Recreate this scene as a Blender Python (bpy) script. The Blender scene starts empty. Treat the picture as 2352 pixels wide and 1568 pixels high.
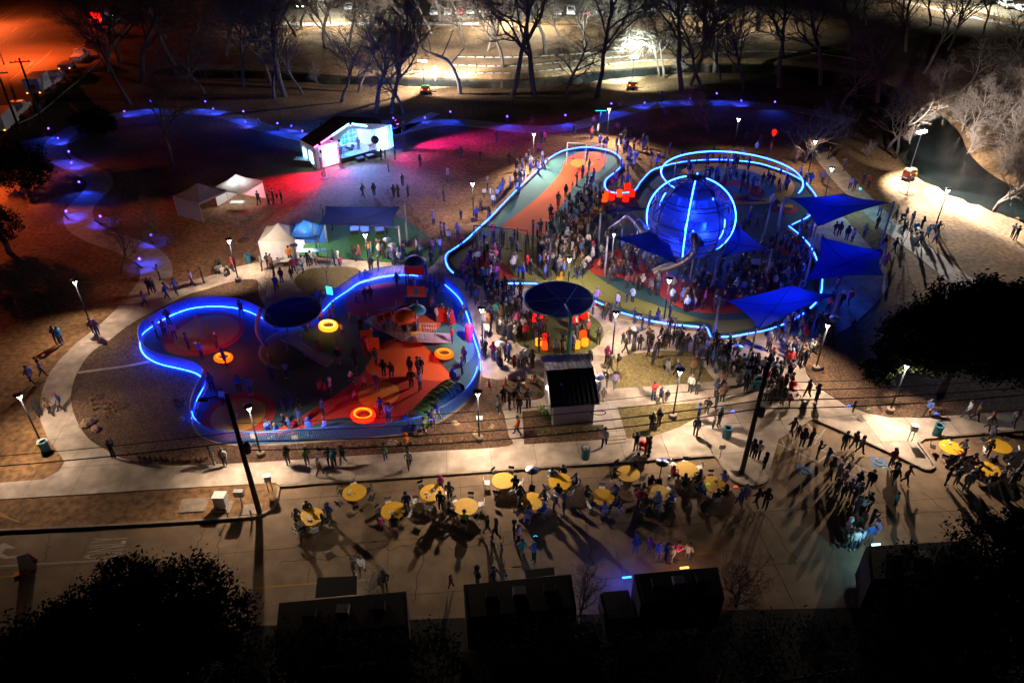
import bpy, math, random
from mathutils import Vector, Matrix
from mathutils import noise as mnoise
R = math.radians
rng = random.Random(11)
scene = bpy.context.scene
COL = scene.collection

# ------------------------------------------------------------------ camera, sky, exposure
CAM_H, PITCH, FPX = 36.0, 34.5, 1700.0          # metres, degrees below the horizon, focal length for a 2352 px wide frame
cam_d = bpy.data.cameras.new('camera'); cam = bpy.data.objects.new('camera', cam_d); COL.objects.link(cam)
cam.location = (0, 0, CAM_H); cam.rotation_euler = (R(90 - PITCH), 0, 0)
cam_d.sensor_width = 36; cam_d.lens = 36 * FPX / 2352; cam_d.clip_end = 4000
scene.camera = cam
world = bpy.data.worlds.new('World'); scene.world = world; world.use_nodes = True
wn = world.node_tree
sky = wn.nodes.new('ShaderNodeTexSky'); sky.sky_type = 'NISHITA'; sky.sun_disc = False
sky.sun_elevation = R(4); sky.sun_rotation = R(200)
wn.nodes['Background'].inputs[1].default_value = 0.00003
wn.links.new(sky.outputs[0], wn.nodes['Background'].inputs[0])
sun_d = bpy.data.lights.new('moon', 'SUN'); sun_d.energy = 0.0006; sun_d.angle = R(0.5); sun_d.color = (0.7, 0.8, 1)
sun = bpy.data.objects.new('moon', sun_d); COL.objects.link(sun); sun.rotation_euler = (R(50), 0, R(-160)); sun.location = (0, 0, 80)
vs = scene.view_settings; vs.view_transform = 'Standard'; vs.look = 'None'; vs.exposure = 0; vs.gamma = 1
scene.cycles.use_denoising = True
scene.cycles.max_bounces = 5; scene.cycles.transparent_max_bounces = 10
scene.cycles.sample_clamp_indirect = 4.0
scene.render.film_transparent = False

# ------------------------------------------------------------------ helpers
_t = R(PITCH); FW = Vector((0, math.cos(_t), -math.sin(_t))); UP = Vector((0, math.sin(_t), math.cos(_t)))
def G(u, v, z=0.0):
    "point at height z that the photo shows at (u, v) of a 2352 x 1568 frame"
    d = FW + Vector((1, 0, 0)) * ((u - 1176) / FPX) - UP * ((v - 784) / FPX)
    k = (z - CAM_H) / d.z
    return Vector((d.x * k, d.y * k, z))
def proj(p):
    d = Vector(p) - Vector((0, 0, CAM_H)); w = d.dot(FW)
    return 1176 + FPX * d.x / w, 784 - FPX * d.dot(UP) / w
def GL(pts, z=0.0): return [G(u, v, z) for u, v in pts]
def hgt(base_uv, top_v):
    "height of a vertical thing standing at base_uv whose top is at row top_v"
    b = G(*base_uv); lo, hi = 0, 40
    for _ in range(40):
        m = (lo + hi) / 2
        if proj(b + Vector((0, 0, m)))[1] > top_v: lo = m
        else: hi = m
    return lo
def smooth(pts, n=4, closed=False):
    P = [Vector(p) for p in pts]; L = len(P); out = []
    for i in range(L if closed else L - 1):
        g = (lambda k: P[k % L]) if closed else (lambda k: P[min(max(k, 0), L - 1)])
        a, b, c, d = g(i - 1), g(i), g(i + 1), g(i + 2)
        for j in range(n):
            t = j / n
            out.append(0.5 * ((2 * b) + (c - a) * t + (2 * a - 5 * b + 4 * c - d) * t * t + (3 * b - a - 3 * c + d) * t ** 3))
    if not closed: out.append(P[-1].copy())
    return out
def resample(pts, step):
    out = [pts[0].copy()]; acc = 0
    for a, b in zip(pts, pts[1:]):
        l = (b - a).length
        if l < 1e-9: continue
        while acc + step <= l:
            acc += step; out.append(a.lerp(b, acc / l))
        acc -= l
    return out
def inpoly(x, y, poly):
    c = False; j = len(poly) - 1
    for i in range(len(poly)):
        xi, yi = poly[i][0], poly[i][1]; xj, yj = poly[j][0], poly[j][1]
        if (yi > y) != (yj > y) and x < (xj - xi) * (y - yi) / (yj - yi) + xi: c = not c
        j = i
    return c
def offset(pts, d):
    out = []
    for i, p in enumerate(pts):
        a = pts[max(i - 1, 0)]; b = pts[min(i + 1, len(pts) - 1)]
        t = (b - a); t.z = 0
        if t.length < 1e-9: out.append(p.copy()); continue
        t.normalize(); out.append(p + Vector((-t.y, t.x, 0)) * d)
    return out

class MB:
    def __init__(s): s.v = []; s.f = []; s.m = []
    def add(s, v, f, m=0, M=None):
        o = len(s.v); s.v += [tuple(M @ Vector(p)) if M else tuple(p) for p in v]
        s.f += [tuple(i + o for i in q) for q in f]; s.m += [m] * len(f); return s
    def box(s, c, d, rz=0, m=0, M=None, taper=1.0):
        x, y, z = d[0] / 2, d[1] / 2, d[2] / 2; t = taper
        v = [(-x, -y, -z), (x, -y, -z), (x, y, -z), (-x, y, -z), (-x * t, -y * t, z), (x * t, -y * t, z), (x * t, y * t, z), (-x * t, y * t, z)]
        T = Matrix.Translation(c) @ Matrix.Rotation(rz, 4, 'Z')
        if M: T = M @ T
        return s.add(v, [(0, 3, 2, 1), (4, 5, 6, 7), (0, 1, 5, 4), (1, 2, 6, 5), (2, 3, 7, 6), (3, 0, 4, 7)], m, T)
    def tube(s, pts, r, n=6, m=0, cap=True, closed=False):
        pts = [Vector(p) for p in pts]; L = len(pts); rr = r if isinstance(r, (list, tuple)) else [r] * L
        vs = []; up = None
        for i, p in enumerate(pts):
            if closed: t = pts[(i + 1) % L] - pts[i - 1]
            else: t = pts[min(i + 1, L - 1)] - pts[max(i - 1, 0)]
            t = t.normalized() if t.length > 1e-9 else Vector((0, 0, 1))
            if up is None: up = Vector((0, 0, 1)) if abs(t.z) < .9 else Vector((1, 0, 0))
            a = t.cross(up)
            if a.length < 1e-5: a = t.cross(Vector((1, 0, 0)))
            a.normalize(); b = a.cross(t); up = b
            for k in range(n):
                q = 2 * math.pi * k / n; vs.append(p + (a * math.cos(q) + b * math.sin(q)) * rr[i])
        fs = []
        for i in range(L if closed else L - 1):
            j = (i + 1) % L
            for k in range(n):
                fs.append((i * n + k, i * n + (k + 1) % n, j * n + (k + 1) % n, j * n + k))
        if cap and not closed:
            fs.append(tuple(range(n - 1, -1, -1))); fs.append(tuple((L - 1) * n + k for k in range(n)))
        return s.add(vs, fs, m)
    def lathe(s, prof, n=12, c=(0, 0, 0), m=0, M=None):
        vs = []; fs = []
        for r, z in prof:
            for k in range(n):
                q = 2 * math.pi * k / n; vs.append((c[0] + r * math.cos(q), c[1] + r * math.sin(q), c[2] + z))
        for i in range(len(prof) - 1):
            for k in range(n):
                fs.append((i * n + k, i * n + (k + 1) % n, (i + 1) * n + (k + 1) % n, (i + 1) * n + k))
        if prof[0][0] > 1e-4: fs.append(tuple(range(n - 1, -1, -1)))
        if prof[-1][0] > 1e-4: fs.append(tuple((len(prof) - 1) * n + k for k in range(n)))
        return s.add(vs, fs, m, M)
    def prism(s, pts, z0, z1, m=0):
        n = len(pts)
        A = sum(pts[i][0] * pts[(i + 1) % n][1] - pts[(i + 1) % n][0] * pts[i][1] for i in range(n))
        if A < 0: pts = list(reversed(pts))
        v = [(p[0], p[1], z0) for p in pts] + [(p[0], p[1], z1) for p in pts]
        return s.add(v, [tuple(range(n, 2 * n))] + [(i, (i + 1) % n, n + (i + 1) % n, n + i) for i in range(n)], m)
    def strip(s, pts, w, z, m=0, thick=0.0):
        l = offset(pts, w / 2); r = offset(pts, -w / 2); n = len(pts)
        v = [(p.x, p.y, z) for p in l] + [(p.x, p.y, z) for p in r]
        f = [(i, n + i, n + i + 1, i + 1) for i in range(n - 1)]
        s.add(v, f, m)
        if thick:
            o = [(p.x, p.y, z - thick) for p in l] + [(p.x, p.y, z - thick) for p in r]
            s.add(v + o, [(i, i + 1, 2 * n + i + 1, 2 * n + i) for i in range(n - 1)] + [(n + i, 3 * n + i, 3 * n + i + 1, n + i + 1) for i in range(n - 1)]
                  + [(0, 2 * n, 3 * n, n), (n - 1, 2 * n - 1, 4 * n - 1, 3 * n - 1)], m)
        return s
    def mesh(s, name, mats, sm=False):
        me = bpy.data.meshes.new(name); me.from_pydata(s.v, [], s.f)
        for k in (mats if isinstance(mats, (list, tuple)) else [mats]): me.materials.append(k)
        if any(s.m): me.polygons.foreach_set('material_index', s.m)
        if sm: me.polygons.foreach_set('use_smooth', [True] * len(s.f))
        me.update(); return me
    def build(s, name, mats, parent=None, sm=False, loc=None, rz=0):
        return inst(name, s.mesh(name, mats, sm), parent, loc, rz)
def inst(name, me, parent=None, loc=None, rz=0, sc=None):
    o = bpy.data.objects.new(name, me); COL.objects.link(o)
    if parent: o.parent = parent
    if loc is not None: o.location = loc
    o.rotation_euler[2] = rz
    if sc: o.scale = (sc, sc, sc) if not isinstance(sc, tuple) else sc
    return o
ALL = []
def tag(o, label, cat, group=None):
    o['label'] = label; o['category'] = cat
    if group: o['group'] = group
    ALL.append(o); return o
def thing(name, label, cat, loc=(0, 0, 0), rz=0, group=None):
    o = bpy.data.objects.new(name, None); COL.objects.link(o); o.location = loc; o.rotation_euler[2] = rz; o.empty_display_size = .2
    return tag(o, label, cat, group)
def structure(o): o['kind'] = 'structure'; return o
def stuff(o): o['kind'] = 'stuff'; return o
def copy_tree(o, label=None, loc=None, rz=None, sc=None):
    def cp(a, par):
        c = a.copy(); COL.objects.link(c)
        if par: c.parent = par
        for ch in a.children: cp(ch, c)
        return c
    c = cp(o, None)
    if label: c['label'] = label
    if loc is not None: c.location = loc
    if rz is not None: c.rotation_euler[2] = rz
    if sc is not None: c.scale = (sc, sc, sc)
    if 'category' in c.keys(): ALL.append(c)
    return c
def lamp(name, kind, loc, energy, color, parent=None, target=None, size=None, blend=.5, rad=.08):
    d = bpy.data.lights.new(name, kind); d.energy = energy; d.color = color
    if kind == 'SPOT': d.spot_size = R(size or 90); d.spot_blend = blend
    d.shadow_soft_size = rad
    o = bpy.data.objects.new(name, d); COL.objects.link(o); o.location = loc
    if parent: o.parent = parent
    if target is not None:
        o.rotation_euler = (Vector(target) - Vector(loc)).to_track_quat('-Z', 'Y').to_euler()
    return o

# ------------------------------------------------------------------ materials
def mat(name, col, rough=.7, scale=6, amt=.25, bump=0, metal=0, detail=4, col2=None, scale2=None, amt2=0, spec=.4, coord='Object', trans=0):
    m = bpy.data.materials.new(name); m.use_nodes = True; nt = m.node_tree; N = nt.nodes; L = nt.links
    b = N['Principled BSDF']; b.inputs['Roughness'].default_value = rough; b.inputs['Metallic'].default_value = metal
    b.inputs['Specular IOR Level'].default_value = spec
    tc = N.new('ShaderNodeTexCoord')
    nz = N.new('ShaderNodeTexNoise'); nz.inputs['Scale'].default_value = scale; nz.inputs['Detail'].default_value = detail
    L.new(tc.outputs[coord], nz.inputs['Vector'])
    mx = N.new('ShaderNodeMix'); mx.data_type = 'RGBA'
    c = Vector(col[:3]); d = Vector(col2[:3]) if col2 else c * (1 - amt)
    rp = N.new('ShaderNodeMapRange'); rp.inputs[1].default_value = .3; rp.inputs[2].default_value = .7
    L.new(nz.outputs[0], rp.inputs[0]); L.new(rp.outputs[0], mx.inputs[0])
    e = c * (1 + amt * .6)
    mx.inputs[6].default_value = (*d, 1); mx.inputs[7].default_value = (*e, 1)
    out = mx.outputs[2]
    if amt2:
        n2 = N.new('ShaderNodeTexNoise'); n2.inputs['Scale'].default_value = scale2; n2.inputs['Detail'].default_value = 5
        L.new(tc.outputs[coord], n2.inputs['Vector'])
        r2 = N.new('ShaderNodeMapRange'); r2.inputs[1].default_value = .35; r2.inputs[2].default_value = .65; r2.inputs[3].default_value = 1 - amt2; r2.inputs[4].default_value = 1 + amt2 * .4
        L.new(n2.outputs[0], r2.inputs[0])
        m2 = N.new('ShaderNodeMix'); m2.data_type = 'RGBA'; m2.blend_type = 'MULTIPLY'; m2.inputs[0].default_value = 1
        L.new(out, m2.inputs[6]); L.new(r2.outputs[0], m2.inputs[7]); out = m2.outputs[2]
    L.new(out, b.inputs['Base Color'])
    if bump:
        bp = N.new('ShaderNodeBump'); bp.inputs['Strength'].default_value = bump; bp.inputs['Distance'].default_value = .05
        L.new(nz.outputs[0], bp.inputs['Height']); L.new(bp.outputs[0], b.inputs['Normal'])
    if trans:
        t = N.new('ShaderNodeBsdfTranslucent'); L.new(out, t.inputs[0]); mm = N.new('ShaderNodeMixShader'); mm.inputs[0].default_value = trans
        L.new(b.outputs[0], mm.inputs[1]); L.new(t.outputs[0], mm.inputs[2]); L.new(mm.outputs[0], N['Material Output'].inputs[0])
    return m
def emat(name, col, st):
    m = bpy.data.materials.new(name); m.use_nodes = True; N = m.node_tree.nodes; N.remove(N['Principled BSDF'])
    e = N.new('ShaderNodeEmission'); e.inputs[0].default_value = (*col, 1); e.inputs[1].default_value = st
    m.node_tree.links.new(e.outputs[0], N['Material Output'].inputs[0]); return m
def objcol(name, rough=.85):
    m = bpy.data.materials.new(name); m.use_nodes = True; N = m.node_tree.nodes; L = m.node_tree.links
    i = N.new('ShaderNodeObjectInfo'); L.new(i.outputs['Color'], N['Principled BSDF'].inputs['Base Color'])
    N['Principled BSDF'].inputs['Roughness'].default_value = rough; return m
def objramp(name, cols, rough=.85):
    m = bpy.data.materials.new(name); m.use_nodes = True; N = m.node_tree.nodes; L = m.node_tree.links
    i = N.new('ShaderNodeObjectInfo'); r = N.new('ShaderNodeValToRGB'); r.color_ramp.interpolation = 'CONSTANT'
    el = r.color_ramp.elements
    for k, c in enumerate(cols):
        e = el[k] if k < 2 else el.new(k / len(cols))
        e.position = k / len(cols); e.color = (*c, 1)
    L.new(i.outputs['Random'], r.inputs[0]); L.new(r.outputs[0], N['Principled BSDF'].inputs['Base Color'])
    N['Principled BSDF'].inputs['Roughness'].default_value = rough; return m

M = {}
M['grass'] = mat('dormant_grass', (.21, .115, .05), .95, 2.2, .6, .9, detail=12, scale2=.16, amt2=.5, coord='Object')
M['lawn'] = mat('winter_lawn', (.15, .115, .045), .95, 5, .5, .6, detail=8, col2=(.07, .06, .025))
M['turf'] = mat('green_turf', (.03, .12, .035), .95, 9, .3, .4)
M['turf2'] = mat('olive_turf', (.09, .12, .03), .95, 9, .3, .4)
M['mulch'] = mat('mulch', (.105, .06, .036), .95, 7, .75, .9, detail=10, scale2=.7, amt2=.3)
M['gravel'] = mat('gravel', (.06, .055, .05), .95, 30, .6, .8)
M['conc'] = mat('concrete', (.40, .335, .28), .85, 1.1, .3, .12, detail=10, scale2=.35, amt2=.35)
M['road'] = mat('road_concrete', (.215, .148, .092), .85, .9, .25, .12, detail=9, scale2=.18, amt2=.3)
M['kerb'] = mat('kerb_concrete', (.25, .2, .155), .85, 2, .3, .1)
M['path'] = mat('path_concrete', (.33, .33, .34), .85, 1.5, .25, .1)
M['asphalt'] = mat('asphalt', (.11, .095, .085), .8, 3, .35, .3, scale2=.1, amt2=.3)
M['lot'] = mat('gravel_lot', (.17, .135, .10), .9, 2, .35, .3, scale2=.1, amt2=.3)
M['paint_w'] = mat('white_road_paint', (.36, .33, .29), .8, 8, .35)
M['paint_y'] = mat('yellow_road_paint', (.33, .19, .04), .8, 8, .35)
M['paint_b'] = mat('blue_road_paint', (.06, .12, .25), .8, 8, .35)
M['stone'] = mat('limestone', (.11, .10, .085), .9, 1.5, .35, .5)
M['rock'] = mat('boulder', (.3, .2, .13), .9, 3, .5, .6)
M['rub_t'] = mat('teal_rubber', (.022, .075, .095), .9, 60, .3, .2)
M['rub_T'] = mat('light_teal_rubber', (.06, .19, .21), .9, 60, .3, .2)
M['rub_o'] = mat('orange_rubber', (.68, .11, .03), .9, 60, .3, .2)
M['rub_r'] = mat('red_rubber', (.36, .035, .025), .9, 60, .3, .2)
M['rub_g'] = mat('olive_rubber', (.15, .16, .045), .9, 60, .3, .2)
M['rub_y'] = mat('yellow_rubber', (.5, .27, .04), .9, 60, .3, .2)
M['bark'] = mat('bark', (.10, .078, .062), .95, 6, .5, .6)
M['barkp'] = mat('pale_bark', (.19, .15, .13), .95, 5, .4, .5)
M['leaf'] = mat('evergreen_leaf', (.009, .013, .006), .95, 2, .5, spec=.02)
M['sgrass'] = mat('dry_clump', (.26, .15, .07), .95, 9, .4)
M['sgreen'] = mat('green_clump', (.09, .15, .04), .9, 9, .4)
M['metal_k'] = mat('black_metal', (.02, .02, .022), .45, 8, .2)
M['metal_b'] = mat('blue_fence_paint', (.09, .2, .5), .45, 8, .1)
M['metal_t'] = mat('teal_paint', (.05, .25, .33), .4, 8, .1)
M['metal_g'] = mat('galvanised', (.42, .43, .45), .35, 8, .15, metal=.7)
M['steel'] = mat('dull_steel', (.2, .19, .2), .4, 8, .2, metal=.8)
M['chrome'] = mat('brushed_steel', (.6, .6, .62), .33, 8, .1, metal=.95)
M['pole'] = mat('lamp_post_paint', (.22, .22, .26), .5, 8, .1)
M['wood'] = mat('pole_wood', (.045, .035, .028), .9, 4, .4, .4)
M['white'] = mat('white_plastic', (.75, .74, .72), .5, 4, .08)
M['whitefab'] = mat('white_canvas', (.75, .74, .71), .8, 3, .1, trans=.3)
M['bluefab'] = mat('blue_canvas', (.02, .10, .35), .8, 3, .1, trans=.25)
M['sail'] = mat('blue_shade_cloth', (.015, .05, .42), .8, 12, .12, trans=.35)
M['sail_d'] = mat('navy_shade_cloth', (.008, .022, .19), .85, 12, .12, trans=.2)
M['seam'] = mat('sail_seam', (.006, .01, .05), .8, 12, .1)
M['roof'] = mat('black_standing_seam', (.11, .11, .118), .42, 2, .2)
M['wall'] = mat('grey_panel', (.36, .33, .36), .7, 3, .1)
M['yellow'] = mat('yellow_table_cloth', (.72, .42, .02), .6, 5, .1)
M['orange'] = mat('orange_plastic', (.7, .13, .01), .45, 5, .1)
M['yplast'] = mat('amber_plastic', (.7, .33, .02), .45, 5, .1)
M['tealp'] = mat('teal_plastic', (.05, .3, .36), .45, 5, .1)
M['redp'] = mat('red_plastic', (.5, .02, .02), .45, 5, .1)
M['magenta'] = mat('magenta_plastic', (.45, .03, .22), .45, 5, .1)
M['greenp'] = mat('green_plastic', (.05, .14, .045), .5, 5, .2)
M['bin'] = mat('teal_bin', (.015, .14, .2), .5, 5, .15)
M['cone'] = mat('cone_orange', (.8, .1, .02), .6, 5, .1)
M['tyre'] = mat('tyre_rubber', (.015, .015, .015), .9, 5, .2)
M['glass'] = mat('dark_glass', (.01, .012, .016), .08, 5, .1)
M['truck'] = mat('dark_truck_paint', (.004, .0045, .006), .8, 5, .2)
M['dark'] = mat('dark_fabric', (.02, .02, .024), .85, 5, .3)
M['paper'] = mat('paper', (.6, .57, .5), .9, 5, .2)
M['deck'] = mat('navy_deck', (.012, .025, .10), .7, 5, .2)
def em(k, c, s): M[k] = emat(k, c, s)
em('led', (.006, .042, 1.0), 95)
em('led2', (.006, .042, 1.0), 60)
em('led_dome', (.008, .06, 1.0), 80)
em('led_soft', (.006, .05, 1.0), 30)
em('led_violet', (.10, .04, 1.0), 14)
em('lampglow', (1, .86, .68), 22)
em('flood', (.92, 1, .95), 40)
em('panel_w', (.5, .68, 1), 15)
em('panel_p', (1, .12, .75), 4)
em('panel_b', (.05, .22, 1), 6)
em('panel_c', (.2, .7, 1), 14)
em('panel_m', (1, .1, .55), 10)
em('ring_y', (1, .2, .008), 4)
em('ring_o', (1, .075, .004), 3)
em('ring_r', (1, .022, .004), 2.4)
em('glow_o', (1, .05, .004), 2.4)
em('glow_r', (1, .012, .004), 1.8)
em('glow_y', (1, .2, .008), 3)
em('red_led', (1, .02, .01), 12)
em('headlight', (.9, .95, 1), 25)
em('phone', (.7, .85, 1), 6)
em('cyan', (.05, .7, 1), 2.2)
em('green_led', (.02, 1, .2), 2)
em('amber', (1, .35, .05), 8)
em('sodium', (1, .3, .08), 60)
# ------------------------------------------------------------------ ground with the creek cut into it
CREEK = smooth(GL([(380, 158), (500, 165), (640, 168), (760, 177), (900, 180), (1050, 184), (1176, 187), (1300, 178), (1403, 165), (1554, 154),
                   (1700, 152), (1850, 162), (1980, 190), (2060, 232), (2118, 282), (2140, 335), (2190, 388), (2270, 432), (2420, 478), (2700, 540)]), 6)
CW = [2.6 + 1.6 * min(1, max(0, (p.x - 25) / 30)) for p in CREEK]
def creek_d(x, y):
    best = 1e9
    for i in range(len(CREEK) - 1):
        a, b = CREEK[i], CREEK[i + 1]
        dx, dy = b.x - a.x, b.y - a.y; l2 = dx * dx + dy * dy
        t = max(0, min(1, ((x - a.x) * dx + (y - a.y) * dy) / l2)) if l2 else 0
        d = math.hypot(x - a.x - t * dx, y - a.y - t * dy) - CW[i]
        if d < best: best = d
    return best
cx0 = min(p.x for p in CREEK) - 8; cx1 = max(p.x for p in CREEK) + 8; cy0 = min(p.y for p in CREEK) - 8; cy1 = max(p.y for p in CREEK) + 8
xs = [-1500, -900, -500, -320, -240, -190] + [-160 + i * 1.25 for i in range(int(320 / 1.25) + 1)] + [190, 240, 320, 500, 900, 1500]
ys = [-60, -20, 0, 8] + [16 + i * 1.25 for i in range(int(180 / 1.25) + 1)] + [205, 220, 240, 270, 320, 420, 600, 1000, 1800]
gv = []
for y in ys:
    for x in xs:
        z = 0.0
        if cx0 < x < cx1 and cy0 < y < cy1:
            d = creek_d(x, y)
            if d < 1.2: z = -1.5 * min(1, (1.2 - d) / 1.2) ** .8
            elif d < 12 and y > 60: z = 0.0
        gv.append((x, y, z))
nx = len(xs)
gf = [(j * nx + i, j * nx + i + 1, (j + 1) * nx + i + 1, (j + 1) * nx + i) for j in range(len(ys) - 1) for i in range(nx - 1)]
gm = bpy.data.meshes.new('ground'); gm.from_pydata(gv, [], gf); gm.materials.append(M['grass']); gm.polygons.foreach_set('use_smooth', [True] * len(gf))
ground = structure(inst('ground', gm))
# water
m_w = bpy.data.materials.new('creek_water'); m_w.use_nodes = True; N = m_w.node_tree.nodes; b = N['Principled BSDF']
b.inputs['Base Color'].default_value = (.006, .008, .008, 1); b.inputs['Roughness'].default_value = .18
nz = N.new('ShaderNodeTexNoise'); nz.inputs['Scale'].default_value = 2.2; nz.inputs['Detail'].default_value = 4
tc = N.new('ShaderNodeTexCoord'); m_w.node_tree.links.new(tc.outputs['Object'], nz.inputs['Vector'])
bp = N.new('ShaderNodeBump'); bp.inputs['Strength'].default_value = .25; m_w.node_tree.links.new(nz.outputs[0], bp.inputs['Height']); m_w.node_tree.links.new(bp.outputs[0], b.inputs['Normal'])
mb = MB(); l = [p + (q - p).normalized() * 0 for p, q in zip(CREEK, CREEK)]
wl = []; wr = []
for i, p in enumerate(CREEK):
    a = CREEK[max(i - 1, 0)]; c = CREEK[min(i + 1, len(CREEK) - 1)]; t = (c - a); t.z = 0; t.normalize(); n = Vector((-t.y, t.x, 0))
    wl.append(p + n * (CW[i] + .7)); wr.append(p - n * (CW[i] + .7))
k = len(CREEK)
mb.add([(p.x, p.y, -.55) for p in wl] + [(p.x, p.y, -.55) for p in wr], [(i, k + i, k + i + 1, i + 1) for i in range(k - 1)])
structure(mb.build('water', m_w, sm=True))
# ledge stones of the far bank, each course of blocks a wall of its own
def ledge(pts, off, hgt_, blk, label, depth=.6):
    line = offset(smooth(GL(pts), 4), off); pp = resample(line, blk)
    root = thing('stone_ledge', label, 'stone wall', pp[0]); root.location.z = 0
    mbs = [MB().box((0, 0, 0), (blk * .94, depth, hgt_), taper=.8).mesh('ledge_block', M['stone']) for _ in range(1)]
    for i, (a, c) in enumerate(zip(pp, pp[1:])):
        mid = (a + c) / 2 - root.location
        o = inst('block', mbs[0], root, (mid.x, mid.y, hgt_ / 2 - .02 + rng.uniform(-.04, .04)), math.atan2(c.y - a.y, c.x - a.x) + rng.uniform(-.04, .04))
ledge([(820, 158), (1000, 166), (1176, 168), (1330, 155), (1480, 140), (1600, 136)], 0, .22, 1.6, 'low pale stone ledge just above the water on the far creek bank')
ledge([(1030, 150), (1176, 152), (1330, 140), (1450, 128)], 0, .2, 1.8, 'middle stone ledge in the grass of the far creek bank')
ledge([(1050, 131), (1176, 132), (1300, 126), (1440, 117)], 0, .2, 1.8, 'highest stone ledge, nearest the parked cars')
ledge([(1650, 122), (1764, 118), (1880, 124), (1980, 140)], 0, .2, 1.8, 'dim stone ledge under the dark trees beyond the creek')
# far car park and its lane, road across the top right
def sheet(name, pts, z, m, sm=False):
    P = smooth(GL(pts), 5, True) if sm else GL(pts)
    return structure(MB().prism([(p.x, p.y) for p in P], 0.0005, z).build(name, m))
sheet('car_park', [(560, 46), (1180, 44), (1700, 36), (1980, 28), (2050, -20), (2000, -70), (600, -70), (480, -10)], .02, M['lot'])
sheet('park_lane', [(600, 60), (1100, 58), (1100, 52), (600, 53)], .035, M['path'])
mb = MB(); mb.strip(smooth(GL([(1880, -30), (2000, -12), (2110, 12), (2230, 38), (2352, 66), (2600, 130)]), 4), 3.2, .03, thick=.03)
structure(mb.build('bank_path', M['conc']))
sheet('upper_road', [(2060, -60), (2110, 2), (2352, 50), (2700, 120), (2900, 60), (2300, -60)], .02, M['lot'])
# street top left with lane paint
street = sheet('street', [(-260, 330), (-40, 300), (60, 262), (140, 205), (215, 140), (275, 75), (320, 20), (360, -40), (120, -60), (-300, 150)], .015, M['asphalt'])
for i, (a, c, w, k) in enumerate([((-20, 52), (72, -4), .14, 'paint_w'), ((-20, 60), (85, -4), .14, 'paint_w'), ((60, 20), (105, -4), .14, 'paint_y'), ((-30, 235), (22, 198), .15, 'paint_w'), ((22, 186), (75, 143), .15, 'paint_w'),
                                  ((66, 153), (75, 146), .15, 'paint_w'), ((60, 170), (118, 118), .12, 'paint_w'), ((26, 75), (40, 64), .12, 'paint_w'), ((60, 52), (72, 42), .12, 'paint_w'), ((70, 88), (82, 78), .12, 'paint_w'), ((-10, 108), (18, 88), .12, 'paint_w'), ((170, 190), (205, 160), .12, 'paint_w')]):
    P = [G(*a), G(*c)]; o = MB().strip(P, w, .022).build('lane_line', M[k], street)
kb = MB(); kb.strip(smooth(GL([(-60, 318), (70, 272), (145, 214), (222, 148), (282, 80), (330, 20)]), 4), .3, .14, thick=.14); kerb_s = structure(kb.build('street_kerb', M['kerb']))
# winding lit path
def path(name, pts, w, m='path', step=1.5, z=.03):
    C = smooth(GL(pts), 6); pp = resample(C, step)
    root = structure(thing_plain(name))
    for i in range(len(pp) - 1):
        seg = [pp[i].lerp(pp[i + 1], .008), pp[i].lerp(pp[i + 1], .5), pp[i].lerp(pp[i + 1], .992)]
        # keep the joints square to the path
        t0 = (pp[min(i + 1, len(pp) - 1)] - pp[max(i - 1, 0)]); t1 = (pp[min(i + 2, len(pp) - 1)] - pp[i])
        n0 = Vector((-t0.y, t0.x, 0)).normalized() * w / 2; n1 = Vector((-t1.y, t1.x, 0)).normalized() * w / 2
        q = [seg[0] + n0, seg[0] - n0, seg[2] - n1, seg[2] + n1]
        MB().prism([(p.x, p.y) for p in q], .0, z).build('slab', M[m], root)
def thing_plain(name):
    o = bpy.data.objects.new(name, None); COL.objects.link(o); return o
path('garden_path', [(1960, 280), (1900, 266), (1820, 250), (1720, 240), (1600, 236), (1500, 243), (1400, 267), (1320, 290), (1250, 297), (1176, 295), (1100, 285), (1020, 281), (950, 292), (880, 310)], 3.0)
path('stage_path', [(890, 312), (925, 296), (960, 278), (1005, 258)], 1.8)
path('west_path', [(740, 322), (700, 316), (650, 304), (600, 292), (540, 271), (480, 259), (400, 256), (330, 258), (270, 266), (205, 284), (155, 306), (128, 332), (135, 360), (175, 382), (218, 402), (230, 425), (205, 455), (180, 485), (188, 518), (228, 543),
                   (280, 560), (322, 578), (352, 600), (360, 628), (352, 655)], 3.0)
path('east_path', [(1876, 338), (1935, 412), (1985, 462), (2028, 505), (2080, 548), (2137, 590), (2200, 640), (2280, 700), (2400, 780)], 2.6, 'conc', 2.0, .04)
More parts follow.
